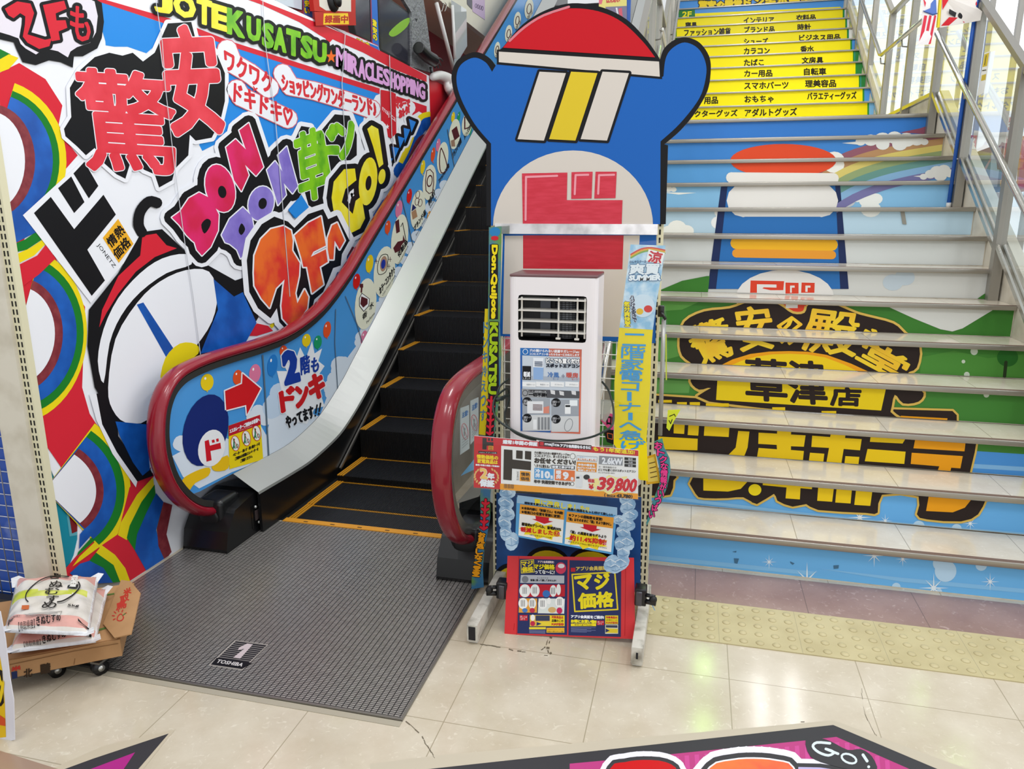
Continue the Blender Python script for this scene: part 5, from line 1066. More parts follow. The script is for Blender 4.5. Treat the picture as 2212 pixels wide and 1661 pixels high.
A.text(DKB, '★本体内部に「防振ゴム」を内蔵!', (526,204), (898,252), (527,180), 6, fat=1.5); A.text(DKB, '★吸気口の位置を背面に変更!', (526,240), (874,284), (527,214), 6, fat=1.5); A.text(DKB, '★ファンの回転数を変更!', (948,268), (1250,308), (950,242), 6, fat=1.5); A.text(DKB, '「強」はそのままに「弱」をより静かに。', (946,304), (1330,352), (948,278), 6, fat=1.5)
for c in ((700,400),(1110,490)):
    A.poly('#f3dc2c', [(c[0]+(200 if k % 2 else 140)*math.cos(k*math.pi/9), c[1]+12*math.cos(k*math.pi/9)*2.0+(80 if k % 2 else 52)*math.sin(k*math.pi/9)) for k in range(18)], 4)
for c in ((712,300),(1140,372)): A.poly('#cc2434', [(c[0]-60,c[1]-36),(c[0]+62,c[1]-20),(c[0]+58,c[1]+8),(c[0]+98,c[1]+14),(c[0]+20,c[1]+36),(c[0]-92,c[1]-8),(c[0]-56,c[1]-6)], 6)
A.text(DKB, '騒音約6デシベル、音域約30%', (528,350), (880,400), (530,322), 6, fat=1.5); A.text('#d21f2c', '軽減しました☺', (520,408), (866,450), (522,362), 6, fat=2); A.text(DKB, '※弊社従来モデルとの比較', (600,440), (796,468), (601,426), 6)
A.text(DKB, '「弱」の風速を前モデルより', (965,420), (1284,466), (968,394), 6, fat=1.5); A.text('#d21f2c', '約11.4%抑制!', (958,482), (1284,528), (962,432), 6, fat=2); A.text(DKB, '※前モデル:7.0m/s 現行モデル:6.2m/s', (946,502), (1290,560), (947,484), 6)
tag(A.build('hanging_print'), 'pale blue ice-edged print with two orange panels under the price card', 'poster')

# ---------------- red board leaning on the feet, with its two posters
RBP = P3((-0.58, -0.775, 0.002), (-0.07, -0.735, 0.002), (-0.33, -0.60, 0.33))
A = Art(RBP, R3c); A.slab(M('red_card', '#d2121c', 0.4), [(400,625),(1534,642),(1546,1372),(372,1328)], 0.004)
for q in ([(455,1290),(462,1232)],[(1460,680),(1452,1340)],[(502,628),(482,1330)]): A.stroke('#b00c16', q, 4, 1)
tag(A.build('red_board'), 'red card board leaning between the feet of the display stand', 'board')
NV = '#28305f'
RP2 = Plane(RBP.p+RBP.n*0.0012, RBP.n)
A = Art(RP2, R3c, lift=0.0004); A.slab(NV, [(506,652),(938,662),(934,1334),(488,1320)], 0.0008)
A.stroke('#e6d13a', [(520,668),(634,660),(640,770),(524,780)], 6, 1, closed=True); A.text('#f0d820', 'マジ', (528,722), (628,716), (526,676), 2, fat=2.5); A.text('#f0d820', '価格', (530,772), (630,766), (530,726), 2, fat=2.5)
A.text('#e8d8dc', 'アプリ会員様限定!', (672,688), (816,692), (672,668), 2, fat=1); A.text('#f2e01e', 'マジ価格', (636,742), (822,748), (636,698), 3, fat=2.5, edge=((BLK, 4),)); A.text(WHT, 'ってな〜に?', (646,784), (822,790), (646,750), 3, fat=1.5, edge=((BLK, 4),))
A.ell('#d23a5c', (878,735), 48, 52, 2); A.ell('#e8e4e6', (882,716), 30, 20, 3)
A.poly('#b9bcc4', [(520,796),(910,802),(908,872),(514,868)], 1); A.text(BLK, 'そこのアナタ', (664,830), (764,832), (664,816), 2); A.text(BLK, '普通に買って損してませんか?', (606,852), (836,856), (606,834), 2, fat=1); A.ell('#7d8088', (558,836), 30, 30, 2)
A.poly('#c22030', [(514,880),(916,884),(914,990),(510,994)], 1)
for c, rx, ry in (((556,938),50,58),((646,936),42,56),((810,940),30,52),((858,928),20,50)): A.ell('#f0efec', c, rx, ry, 2)
A.ell('#3a70b8', (748,965), 34, 32, 2); A.rect('#c22030', (884,884), (914,990), 3)
A.poly('#e6a23c', [(506,1006),(666,1008),(664,1134),(500,1134)], 1); A.poly('#dfe4e0', [(678,1006),(914,1010),(908,1144),(672,1140)], 1)
for c, rx, ry in (((540,1052),42,50),((622,1052),34,48),((716,1054),42,50),((772,1030),18,30),((868,1040),42,48)): A.ell('#f4f3ef', c, rx, ry, 2)
A.ell('#4a7fc0', (556,1114), 24, 20, 2); A.ell('#c23048', (622,1114), 24, 22, 2); A.ell('#c8285a', (866,1116), 26, 28, 2); A.ell('#d8b070', (800,1110), 36, 26, 2)
for c in ((556,938),(646,936),(810,940),(540,1052),(622,1052),(716,1054),(868,1040)):
    for k in range(3): A.stroke('#6a6a6e', [(c[0]-16+k*14,c[1]-28),(c[0]-16+k*14,c[1]+26)], 5, 3)
A.rect('#c22030', (508,1156), (580,1206), 1); A.text(WHT, '詳しくは\nコチラ', (514,1200), (574,1202), (514,1162), 2)
A.rect('#e2b84a', (600,1156), (784,1256), 1); A.ell('#f0efec', (626,1180), 20, 28, 2); A.ell('#c2284a', (626,1232), 22, 22, 2); A.poly('#e8d03a', [(662,1218),(784,1214),(780,1256),(660,1252)], 2); A.poly(NV, [(662,1218),(706,1234),(660,1252)], 3); A.rect('#3a3f58', (652,1160), (778,1208), 2)
A.rect('#f0d820', (784,1158), (912,1256), 1); A.text('#c22030', '対象商品は', (796,1186), (900,1190), (796,1160), 2, fat=1); A.text(BLK, '店頭のこの', (796,1218), (900,1220), (796,1194), 2, fat=1); A.text('#c22030', 'POPが目印!', (796,1250), (904,1252), (796,1226), 2, fat=1.5)
A.rect('#e6d23a', (594,1264), (744,1284), 1); A.rect('#e8b830', (750,1270), (910,1314), 1); A.text('#c22030', 'majicaにチャージして', (756,1290), (904,1292), (756,1276), 2); A.text(BLK, 'お支払いに使うとポイント還元', (756,1310), (904,1312), (756,1296), 2)
for k in range(4): A.stroke('#8c92b8', [(596,1292+k*8),(738,1296+k*8)], 3, 1)
tag(A.build('poster'), 'navy comic-strip poster on the left half of the red board', 'poster', 'member price posters')
A = Art(RP2, R3c, lift=0.0004); A.slab(NV, [(956,664),(1420,676),(1416,1352),(946,1338)], 0.0008)
A.rect('#c22030', (968,732), (1008,768), 1); A.text('#d8bf5a', 'アプリ会員様限定!', (1016,758), (1340,752), (1016,722), 2, fat=2)
A.stroke('#e8d02a', [(980,792),(1362,772),(1388,1106),(1004,1124)], 13, 1, closed=True)
A.text('#f0dc1e', 'マ', (1016,935), (1160,915), (1004,815), 3, fat=8); A.text('#f0dc1e', 'ジ', (1190,925), (1316,910), (1180,795), 3, fat=8); A.text('#f0dc1e', '価', (1040,1098), (1190,1088), (1036,965), 3, fat=7); A.text('#f0dc1e', '格', (1200,1086), (1350,1078), (1196,955), 3, fat=7)
A.text(WHT, 'アプリ会員証をご提示!', (970,1182), (1264,1190), (970,1156), 2, fat=2); A.text('#f2e01e', 'お得にお買い物!!', (970,1224), (1196,1230), (970,1196), 2, fat=2.5); A.rect('#f0d820', (968,1232), (1194,1256), 1); A.text(BLK, '本日入会でもOK!', (1000,1252), (1160,1254), (1000,1236), 2)
for k in range(6): A.stroke('#7d84b0', [(970,1266+k*8),(1190-(k % 3)*40,1270+k*8)], 3, 1)
A.rect('#c22030', (1202,1206), (1266,1246), 1); A.text(WHT, '詳しくは\nコチラ', (1208,1242), (1260,1243), (1208,1210), 2)
A.rect('#f0d820', (1276,1160), (1392,1236), 1); A.text('#c22030', '対象商品は', (1284,1186), (1384,1188), (1284,1166), 2, fat=1); A.text(BLK, '店頭のこの', (1284,1208), (1384,1210), (1284,1192), 2); A.text('#c22030', 'POPが目印!', (1284,1232), (1386,1234), (1284,1214), 2, fat=1)
A.rect('#d8d6c0', (1276,1240), (1392,1324), 1); A.poly('#3a3f58', [(1282,1246),(1386,1248),(1386,1270),(1282,1268)], 2); A.poly('#e0c62e', [(1280,1274),(1390,1280),(1388,1318),(1280,1314)], 2); A.poly(NV, [(1280,1276),(1316,1296),(1280,1312)], 3)
tag(A.build('poster'), 'navy poster with large yellow brush characters on the right half of the red board', 'poster', 'member price posters')
# black spring clips holding the red board to the posts
for k, (u, v, s) in enumerate(((1083, 1276, 1), (1383, 1290, -1))):
    p = PY(-0.70).pt(u, v); c = thing('clip', ('black spring clip gripping the left edge of the red board', 'black spring clip gripping the right edge of the red board')[k], 'clip', p, 'clips on the red board')
    b = MB(); b.rbox((p.x-0.022, p.y-0.006, p.z-0.036), (p.x+0.024, p.y+0.05, p.z+0.036), 0.006, BLACK); b.build('jaw', c)
    b = MB(); b.rbox((p.x+s*0.004-0.012, p.y-0.018, p.z-0.030), (p.x+s*0.004+0.012, p.y-0.006, p.z+0.030), 0.004, M('clip_plate', '#55545a', 0.25, 0.6)); b.build('grip_plate', c)
    b = MB(); b.tube([(p.x-s*0.02, p.y, p.z-0.014), (p.x-s*0.062, p.y-0.004, p.z-0.018)], 0.010, BLACK, 8); b.tube([(p.x-s*0.02, p.y, p.z+0.014), (p.x-s*0.058, p.y-0.004, p.z+0.010)], 0.008, BLACK, 8); b.ball((p.x-s*0.05, p.y-0.006, p.z), 0.016, BLACKM, 10); b.build('handle', c)

# ---------------- long printed strips clipped to the posts
A = Art(PY(-0.505), R1c); A.slab(M('strip_print', '#2f6f9c', 0.3, noise=('#5f8f3c', 10, 0.42, 0.6)), [(248,180),(370,172),(362,600),(352,1100),(368,1400),(350,1800),(300,2180),(290,2500),(262,2740),(260,2960),(235,3100),(205,3250),(190,3450),(200,3620),(80,3640),(85,3520),(130,3300),(170,3080),(165,2740),(220,2180),(240,1800),(235,1400),(245,700)], 0.0012)
YT, BK2 = '#f0da1e', '#15151a'
def vchars(txt, x, y0, y1, w, col, fat, ly=3, lean=0, edge=7):
    n = len(txt); h = (y1-y0)/n
    for i, ch in enumerate(txt):
        yy = y0+i*h; xx = x+lean*(yy-y0); A.text(col, ch, (xx+w*.06,yy+h*.06), (xx+w*.06,yy+h*.94), (xx+w*.94,yy+h*.06), ly, fat=fat, res=2, edge=((BK2, edge),))
A.ell('#2f7fb8', (306,225), 52, 45, 1); A.ell('#c82a34', (305,285), 36, 22, 2)
A.poly('#1d1d22', [(258,345),(335,345),(335,1060),(252,1060)], 1); A.poly('#1d1d22', [(258,1085),(340,1085),(345,1780),(240,1780)], 1)
A.text(YT, 'Don.Quijote', (264,350), (258,1052), (330,352), 3, 0.02, fat=4, edge=((BK2, 7),)); A.text('#a8c81c', 'KUSATSU', (262,1090), (244,1772), (334,1092), 3, 0.02, fat=5, edge=((BK2, 7),))
A.T = R2c; A.poly('#2a1418', [(245,450),(320,450),(290,850),(215,850)], 1)
for k in range(6): A.text('#d8283c', '↓', (232-k*2,470+k*62+58), (304-k*3,470+k*62+58), (238-k*2,470+k*62), 3, fat=6, edge=((BK2, 5),))
A.T = R3c
for k in range(5): A.text('#d8283c', '↓', (170-k*4,118+k*55+52), (236-k*4,120+k*55+52), (172-k*4,116+k*55), 3, fat=7, edge=((BK2, 5),))
for i, ch in enumerate('お見逃しなく!!'): A.text('#f2a21e', ch, (140-i*8,455+i*50), (200-i*7,462+i*50), (142-i*8,412+i*50), 3, fat=4, edge=((BK2, 5),))
tag(A.build('banner_strip'), 'narrow vertical strip with yellow lettering hanging down the left post', 'banner')
A = Art(PY(-0.49), R1c); A.slab('#d8c01c', [(210,960),(252,960),(245,1700),(222,2170),(152,2160),(185,1600)], 0.001)
for i, ch in enumerate('ドンキ冷えっす'): A.text('#4a7a9c', ch, (196-i*5,1190+i*140), (238-i*4,1190+i*140), (198-i*5,1085+i*140), 2, fat=2)
tag(A.build('banner_strip'), 'yellow strip with blue lettering half hidden behind the lettered strip', 'banner')
A = Art(PY(-0.62), R1c)
strip = [(1602,345),(1936,356),(1900,620),(1850,900),(1815,1160),(1800,1330),(1790,1700),(1755,2200),(1770,2605),(1690,2595),(1440,2250),(1448,2000),(1448,1660),(1470,1400),(1496,1140),(1535,850),(1575,560)]
A.slab('#f2dc14', strip, 0.0012)
ICES = M('ice_banner_print', '#8fc2e2', 0.3, noise=('#d6e9f4', 24, 0.4, 0.62, 6))
A.poly(ICES, [(1602,345),(1936,356),(1900,620),(1850,900),(1815,1160),(1496,1140),(1535,850),(1575,560)], 1)
for k, col in enumerate(('#d84a3c', '#e8b03a', '#7fae4a')): A.stroke(col, [(1606,440+k*16),(1700,390+k*16),(1800,376+k*14),(1928,400+k*14)], 14, 2, smooth=3)
A.poly('#f4f4f2', [(1775,390),(1930,425),(1900,540),(1750,500)], 4); A.text('#cc2030', '涼', (1766,510), (1890,528), (1786,405), 5, fat=4)
A.text('#34567e', 'ひんやりクール', (1592,525), (1752,520), (1594,500), 5, fat=1); A.text('#e8f0f4', '爽', (1590,628), (1728,630), (1604,530), 6, fat=5, edge=(('#3a6a92', 5),)); A.text('#e8f0f4', '買', (1736,630), (1874,632), (1748,532), 6, fat=5, edge=(('#3a6a92', 5),))
A.text('#eaf2f6', 'SUMMER', (1585,690), (1890,686), (1592,640), 6, 0.03, fat=3, edge=(('#2a6a9a', 6),))
A.ell('#d4e6f2', (1720,930), 110, 110, 3); A.ell('#d8362c', (1770,960), 40, 34, 4); A.ell('#eac02a', (1690,985), 34, 30, 4)
for i, ch in enumerate('ハジける安さで'): A.text('#1c2a4a', ch, (1596+i*4,868+i*36), (1636+i*4,870+i*36), (1598+i*4,832+i*36), 6, fat=2, edge=((WHT, 3),))
for i, ch in enumerate('気分爽快!'): A.text('#f2e01e', ch, (1538+i*2,935+i*48), (1592+i*2,937+i*48), (1540+i*2,890+i*48), 6, fat=3, edge=((BK2, 3),))
for ch, x0, y0, x1, y1 in (('二',1525,1195,1745,1310),('階',1512,1318,1738,1430),('家',1508,1436,1724,1540),('電',1496,1545,1714,1645),('コ',1512,1660,1680,1738),('ー',1560,1752,1620,1840),('ナ',1492,1855,1690,1935),('ー',1570,1950,1630,2025),('へ',1492,2040,1706,2115),('急',1494,2120,1720,2210),('げ',1508,2218,1740,2300)):
    if ch == 'ー': A.poly('#3fa0dc', [(x0+10,y0),(x1-8,y0+2),(x1-8,y1),(x0+10,y1-2)], 3)
    else: A.text('#3fa0dc', ch, (x0,y1), (x1,y1+6), (x0+6,y0), 3, fat=2.5)
A.poly(FILM, [(1590,330),(1985,290),(1940,470),(1900,620),(1820,1160),(1800,1700),(1768,2200),(1440,2200),(1440,1700),(1530,850)], 9)
tag(A.build('banner_strip'), 'wide strip with ice picture over a yellow field on the right post', 'banner')
# ribbon, cards and pole at the right post
A = Art(PY(-0.52), R2c); A.slab(M('ribbon_print', '#4a9a8a', 0.35, noise=('#3a7fb0', 14, 0.4, 0.6)), [(1830,900),(1905,868),(1925,960),(1975,1060),(1985,1180),(1950,1340),(1900,1470),(1840,1560),(1790,1640),(1760,1700),(1750,1690),(1790,1540),(1830,1430),(1880,1300),(1880,1180),(1850,1040)], 0.001)
for i, ch in enumerate('おトクな情報がいっぱい'):
    yy = 905+i*66; xx = (1832,1855,1878,1890,1890,1888,1880,1862,1836,1806,1778)[i]; A.text('#f04a9a', ch, (xx,yy+62), (xx+72-i*2,yy+66), (xx+2,yy), 3, fat=3, edge=((BK2, 5),))
tag(A.build('ribbon'), 'curling ribbon with pink lettering beside the right post', 'ribbon')
A = Art(PY(-0.50), R2c); A.slab('#e9b42c', [(1740,1050),(1840,1018),(1890,1296),(1752,1312)], 0.001); A.poly('#f2d86a', [(1760,1066),(1826,1044),(1868,1276),(1768,1290)], 1)
for k in range(4): A.stroke('#4a2a14', [(1782+k*4,1110+k*45),(1836+k*6,1096+k*45)], 7, 2)
tag(A.build('card'), 'orange handwritten card behind the right end of the price card', 'card')
A = Art(PY(-0.47), R2c); A.slab('#e85a9a', [(1318,700),(1380,625),(1440,640),(1440,800),(1380,770)], 0.001); A.poly(BK2, [(1340,790),(1440,790),(1440,930),(1376,905)], 1); A.stroke('#e8733a', [(1380,820),(1430,830),(1430,880),(1385,868)], 6, 2, closed=True); A.text(BK2, 'ロ!', (1375,735), (1432,742), (1378,660), 2, fat=4)
tag(A.build('card'), 'pink and black card tucked behind the yellow strip', 'card')
A = Art(PY(-0.56), (880, 700, .34929)); A.slab('#6fa6cc', [(328,940),(412,836),(412,900)], 0.001); tag(A.build('card'), 'pale blue paper corner poking out left of the price card', 'card')
pl = thing('sign_pole', 'grey plastic pole clipped to the right post', 'pole', PY(-0.45).pt(1428, 940))
b = MB(); a_, c_ = PY(-0.45).pt(1434, 690), PY(-0.45).pt(1426, 940); b.tube([a_, c_], 0.0085, M('pole_grey', '#a7a8a6', 0.3, 0.4), 10); b.build('pole', pl)
b = MB(); p = PY(-0.45).pt(1428, 672); b.rbox((p.x-0.012, p.y-0.012, p.z-0.022), (p.x+0.012, p.y+0.012, p.z+0.022), 0.004, BLACK); b.tube([p+Vector((0, -0.01, 0.0)), p+Vector((0.02, -0.02, -0.03))], 0.006, BLACK, 8); b.build('clamp', pl)
A = Art(PY(-0.455), R1c); A.poly(FILM, [(1895,1000),(1935,925),(1955,1100),(1960,1400),(1950,1659),(1930,1659),(1900,1300)], 0); A.poly('#c9d84a', [(1936,1200),(1946,1200),(1950,1640),(1938,1640)], 1); A.build('sleeve', pl)
A = Art(PY(-0.46), R2c); A.slab('#dce83c', [(1958,600),(2080,594),(2010,720),(1972,800),(1945,770)], 0.001); A.stroke('#2a2a1a', [(1975,660),(2020,640),(2030,660)], 8, 1); A.stroke('#2a2a1a', [(1970,700),(1985,730),(2000,690)], 8, 1)
o = A.build('card', pl); o['label'] = 'yellow-green card stuck on the pole'

# clear plastic sleeve hooked on the wire back, and a string at the right clip
A = Art(PY(-0.52), R2c); A.slab(glassmat('grey_sleeve', '#d6d8d8', 0.10, 0.35), [(1312,500),(1418,505),(1405,640),(1360,720),(1318,690)], 0.002); A.stroke('#e8eaea', [(1340,520),(1330,680)], 8, 1)
tag(A.build('plastic_sleeve'), 'small grey clear plastic sleeve between the air conditioner and the wide strip', 'plastic sleeve')
st_ = thing('string', 'thin string with a pale blue tip hanging by the right spring clip', 'string', PY(-0.60).pt(1405, 1315))
b = MB(); b.tube(spl3([PY(-0.60).pt(1396, 1130), PY(-0.60).pt(1399, 1200), PY(-0.66).pt(1402, 1262), PY(-0.66).pt(1404, 1300)], 5), 0.0009, M('string_grey', '#8a8a88', 0.6), 5); b.build('cord', st_)
A = Art(PY(-0.66), R3c); A.slab('#7fb0dc', [(1664,1010),(1676,1012),(1726,1118),(1716,1112)], 0.001); A.build('tip', st_)
# ================================================================ rice bags on the cardboard-covered dolly, front left
PC = (0, 1220, .26556)
def zp(u, v, z): return PZ(z).pt(u, v)
CARD = M('cardboard', '#b4895c', 0.7, noise=('#a0764b', 5, 0.4, 0.7, 6)); CARD2 = M('cardboard_edge', '#8f6842', 0.8)
FR, FL, BR_ = zp(259, 1380, .142), zp(20, 1426, .142), zp(290, 1258, .142); BL_ = FL+(BR_-FR)*0.95+Vector((-0.16, -0.05, 0)); FL = FL+(FL-FR)*0.25
dl = thing('hand_truck', 'low dolly covered with flattened cardboard beside the mural post', 'dolly', ((FR+BL_)/2).to_tuple()[:2]+(0,))
b = MB(); poly = [(p.x, p.y) for p in (FL, FR, BR_, BL_)]
b.prism(poly, 'z', 0.072, 0.140, CARD); b.build('cardboard_box', dl)
ins = [(p[0]*0.97+(-2.25)*0.03, p[1]*0.97+(-1.4)*0.03) for p in poly]
b = MB(); b.prism(ins, 'z', 0.1405, 0.1435, M('cardboard_light', '#bd9163', 0.7, noise=('#a97f53', 4, 0.4, 0.7))); b.build('cardboard_sheet', dl)
ctr = ((FR.x+BL_.x)/2, (FR.y+BL_.y)/2); ins2 = [(ctr[0]+(p[0]-ctr[0])*.86, ctr[1]+(p[1]-ctr[1])*.80) for p in poly]
b = MB(); b.prism(ins2, 'z', 0.050, 0.0715, M('dolly_grey', '#3a3b40', 0.5)); b.build('platform', dl)
for p in (zp(215, 1437, .034), (FL*0.6+FR*0.4+Vector((-0.02, 0.08, 0))), (BR_+Vector((-0.1, -0.05, 0)))):
    p = Vector((p[0], p[1], 0.028)); b = MB()
    b.tube([p+Vector((-0.014, 0.006, 0)), p+Vector((0.014, -0.006, 0))], 0.028, BLACK, 18); b.tube([p+Vector((-0.016, 0.007, 0)), p+Vector((0.016, -0.007, 0))], 0.012, STEEL, 12); b.box((p.x-0.02, p.y-0.02, 0.05), (p.x+0.02, p.y+0.02, 0.058), STEELD); b.build('wheel', dl)
# printing on the front face of the box
d = (FR-FL).normalized(); fpl = Plane(FR+Vector((d.y, -d.x, 0))*0.0012, Vector((d.y, -d.x, 0)))
A = Art(fpl, PC); A.text('#3a2c20', '国産', (335,888), (408,872), (332,812), 1, fat=5); A.text('#3a2c20', '北', (195,918), (262,905), (195,852), 1, fat=3); A.text('#c23a30', '米', (95,866), (168,850), (95,832), 1, fat=3); A.poly('#27325c', [(92,872),(140,862),(142,920),(98,930)], 1)
A.stroke('#7d5a38', [(610,762),(602,810)], 5, 1); A.stroke('#7d5a38', [(80,812),(610,700),(960,640)], 5, 1)
A.build('box_print', dl)
A = Art(PZ(0.1446), PC); A.poly('#5a7a3a', [(800,250),(930,228),(930,240),(800,262)], 0); A.poly('#5a7a3a', [(775,530),(860,505),(862,520),(778,545)], 0); A.build('print_line', dl)
# flap standing off the right edge
A = Art(P3(zp(225, 1345, .152), zp(300, 1280, .20), zp(245, 1375, .165)), PC); A.slab(M('cardboard_light'), [(985,122),(1060,132),(1142,228),(1095,440),(1066,562),(930,592),(840,480)], 0.004)
RDI = '#c2382c'
A.text(RDI, '米', (1010,258), (1068,232), (1004,206), 1, fat=3); A.text(RDI, '取', (980,312), (1050,288), (976,262), 1, fat=3); A.text(RDI, '鳥', (945,372), (1030,345), (940,315), 1, fat=3)
A.stroke(RDI, [(960,420),(985,400),(1005,430),(985,455),(955,450)], 9, 1, smooth=3, closed=True)
for k in range(6): t = math.radians(150+k*36); A.stroke(RDI, [(975+44*math.cos(t), 420+40*math.sin(t)), (975+60*math.cos(t), 420+56*math.sin(t))], 9, 1)
A.stroke('#4f8a4a', [(1000,412),(1022,396)], 6, 2)
A.build('flap', dl)
# --- two bags
class Pillow:
    """surface of a filled bag over four corners; pt() lays print on its top"""
    def __init__(s, c, h, pw=0.55): s.c = [Vector(p) for p in c]; s.h = h; s.pw = pw; s.z0 = s.c[0].z
    def xy(s, a, b): c = s.c; return (c[0]*(1-a)*(1-b)+c[1]*a*(1-b)+c[2]*a*b+c[3]*(1-a)*b)
    def hh(s, a, b): f = max(0.0, 16*a*(1-a)*b*(1-b)); g = max(0.0, min(1.0, min(a, 1-a, b, 1-b)/0.16)); return s.h*(0.75*math.sin(g*math.pi/2)+0.25*f)
    def inv(s, x, y):
        a = b_ = 0.5
        for _ in range(12):
            p = s.xy(a, b_); e = 1e-4; pa = (s.xy(a+e, b_)-p)/e; pb = (s.xy(a, b_+e)-p)/e; dx, dy = x-p.x, y-p.y
            det = pa.x*pb.y-pa.y*pb.x; a += (dx*pb.y-dy*pb.x)/det; b_ += (pa.x*dy-pa.y*dx)/det
        return a, b_
    def pt(s, u, v, lift=0.0):
        z = s.z0+s.h*0.9
        for _ in range(4):
            p = PZ(z).pt(u, v); a, b_ = s.inv(p.x, p.y); z = s.z0+s.hh(min(1, max(0, a)), min(1, max(0, b_)))
        return Vector((p.x, p.y, z+lift+0.0048))
BAGW = M('bag_film', '#e4ded6', 0.22, noise=('#d6cfc4', 8, 0.4, 0.7), bump=(26, 0.35)); BAGP = M('bag_pink', '#dfa79c', 0.25, bump=(26, 0.35)); BAGY = M('bag_green', '#c2cc2c', 0.25, noise=('#dfe07a', 6, 0.4, 0.65), bump=(26, 0.3)); BAGC = M('bag_clear', '#e9eaec', 0.12, bump=(40, 0.5))
def bag(corners, h, label, band):
    P_ = Pillow(corners, h); n = 36; b = MB(); rnd = random.Random(3)
    def ring(sgn):
        V = []
        for j in range(n+1):
            for i in range(n+1):
                a, c = i/n, j/n; p = P_.xy(a, c); wv = 0.004*math.sin(a*19+c*7)*math.sin(c*23)
                V.append((p.x, p.y, p.z+sgn*(P_.hh(a, c)*(1 if sgn > 0 else 0.75))+(wv if 0 < i < n and 0 < j < n and sgn > 0 else 0)))
        return V
    for sgn in (1, -1):
        V = ring(sgn); groups = {}
        for j in range(n):
            for i in range(n):
                c = (j+.5)/n; a = (i+.5)/n; mt = BAGW
                if c < 0.20: mt = BAGP
                if sgn > 0 and band and 0.36+0.05*math.sin(a*3) < c < 0.56-0.10*a and a < .93: mt = BAGY
                if 0.84 < c < 0.95: mt = BAGP
                if c > 0.965 or a > .965 or a < .03: mt = BAGC
                groups.setdefault(mt.name, []).append((j*(n+1)+i, j*(n+1)+i+1, (j+1)*(n+1)+i+1, (j+1)*(n+1)+i))
        for k, fs in groups.items(): b.add(V, fs, bpy.data.materials[k], True)
    t = thing('rice_bag', label, 'rice bag', P_.xy(.5, .5)-Vector((0, 0, h*0.75)), 'rice bags on the cardboard dolly')
    o = b.build('bag', t)
    bm = bmesh.new(); bm.from_mesh(o.data); bmesh.ops.remove_doubles(bm, verts=bm.verts, dist=0.0004); bmesh.ops.recalc_face_normals(bm, faces=bm.faces); bm.to_mesh(o.data); bm.free()
    for k in (0, 1, 2, 3):
        b = MB(); p = P_.c[k]; q = P_.xy(.5, .5); dd = Vector((p.x-q.x, p.y-q.y, 0)).normalized(); sd = Vector((-dd.y, dd.x, 0))
        b.add([p-dd*0.05+sd*0.035, p-dd*0.05-sd*0.035, p+dd*0.012-sd*0.014+Vector((0,0,0.012)), p+dd*0.012+sd*0.014+Vector((0,0,0.012)), p-dd*0.05+Vector((0,0,-0.012))], [(0,1,2,3),(0,4,1)], BAGC)
        b.build('sealed_corner', t)
    return t, P_
zA, zB = 0.243, 0.178
c2 = [zp(66, 1262, zB), zp(234, 1274, zB), zp(207, 1388, zB), zp(20, 1412, zB)]
t2, P2_ = bag(c2, 0.040, 'lower rice bag lying directly on the cardboard', False)
A = Art(P2_, PC); A.text('#2a2624', 'きぬむすめ', (352,672), (545,632), (350,640), 1, fat=1); A.text('#2a2624', '【鳥取県産】', (200,694), (336,676), (200,672), 1); A.poly('#1c1a1a', [(682,598),(716,598),(752,610),(748,622),(700,616),(682,610)], 1); A.build('printing', t2)
c1 = [zp(36, 1254, zA), zp(214, 1247, zA), zp(192, 1374, zA), zp(8, 1366, zA)]
t1, P1_ = bag(c1, 0.042, 'upper rice bag with black brush lettering and a green band on top of the other', True)
A = Art(P1_, PC); KK = '#1e1c1c'
for ch, x, y, sz in (('き',405,125,90),('ぬ',400,195,110),('む',365,255,115),('す',375,312,100),('め',340,368,120)): A.text(KK, ch, (x,y), (x+sz,y-sz*.05), (x+6,y-sz*.48), 2, fat=1)
A.stroke(KK, [(560,105),(430,100),(320,140),(230,220),(210,280),(230,310)], 9, 1, smooth=4); A.stroke(KK, [(640,150),(650,190),(600,250),(520,300),(470,312)], 11, 1, smooth=4)
A.poly(KK, [(578,86),(658,84),(632,198),(548,194)], 1); A.text('#e9e6e0', '鳥\n取\n県\n産', (566,188), (620,190), (588,92), 2, fat=1.5)
A.text(KK, '5kg', (548,354), (640,356), (556,330), 1, fat=1); A.poly('#c86a3a', [(180,340),(240,338),(236,372),(176,374)], 1)
for x in range(12): A.stroke('#4a4848', [(78+x*9.5,462-x*.6),(68+x*9.5,500-x*.8)], 4 if x % 3 else 7, 1)
A.stroke('#6a6866', [(235,408),(506,388),(488,470),(205,484)], 3, 1, closed=True)
for k in range(5): A.stroke('#7a7876', [(215,420+k*13),(470-(k % 2)*60,402+k*13)], 4, 1)
A.text(KK, 'きぬむすめ', (305,540), (505,522), (306,502), 1, fat=1); A.text(KK, '【鳥取県産】', (155,556), (290,545), (158,522), 1); A.poly(KK, [(645,508),(690,510),(728,530),(722,540),(680,532),(645,524)], 1)
A.build('printing', t1)
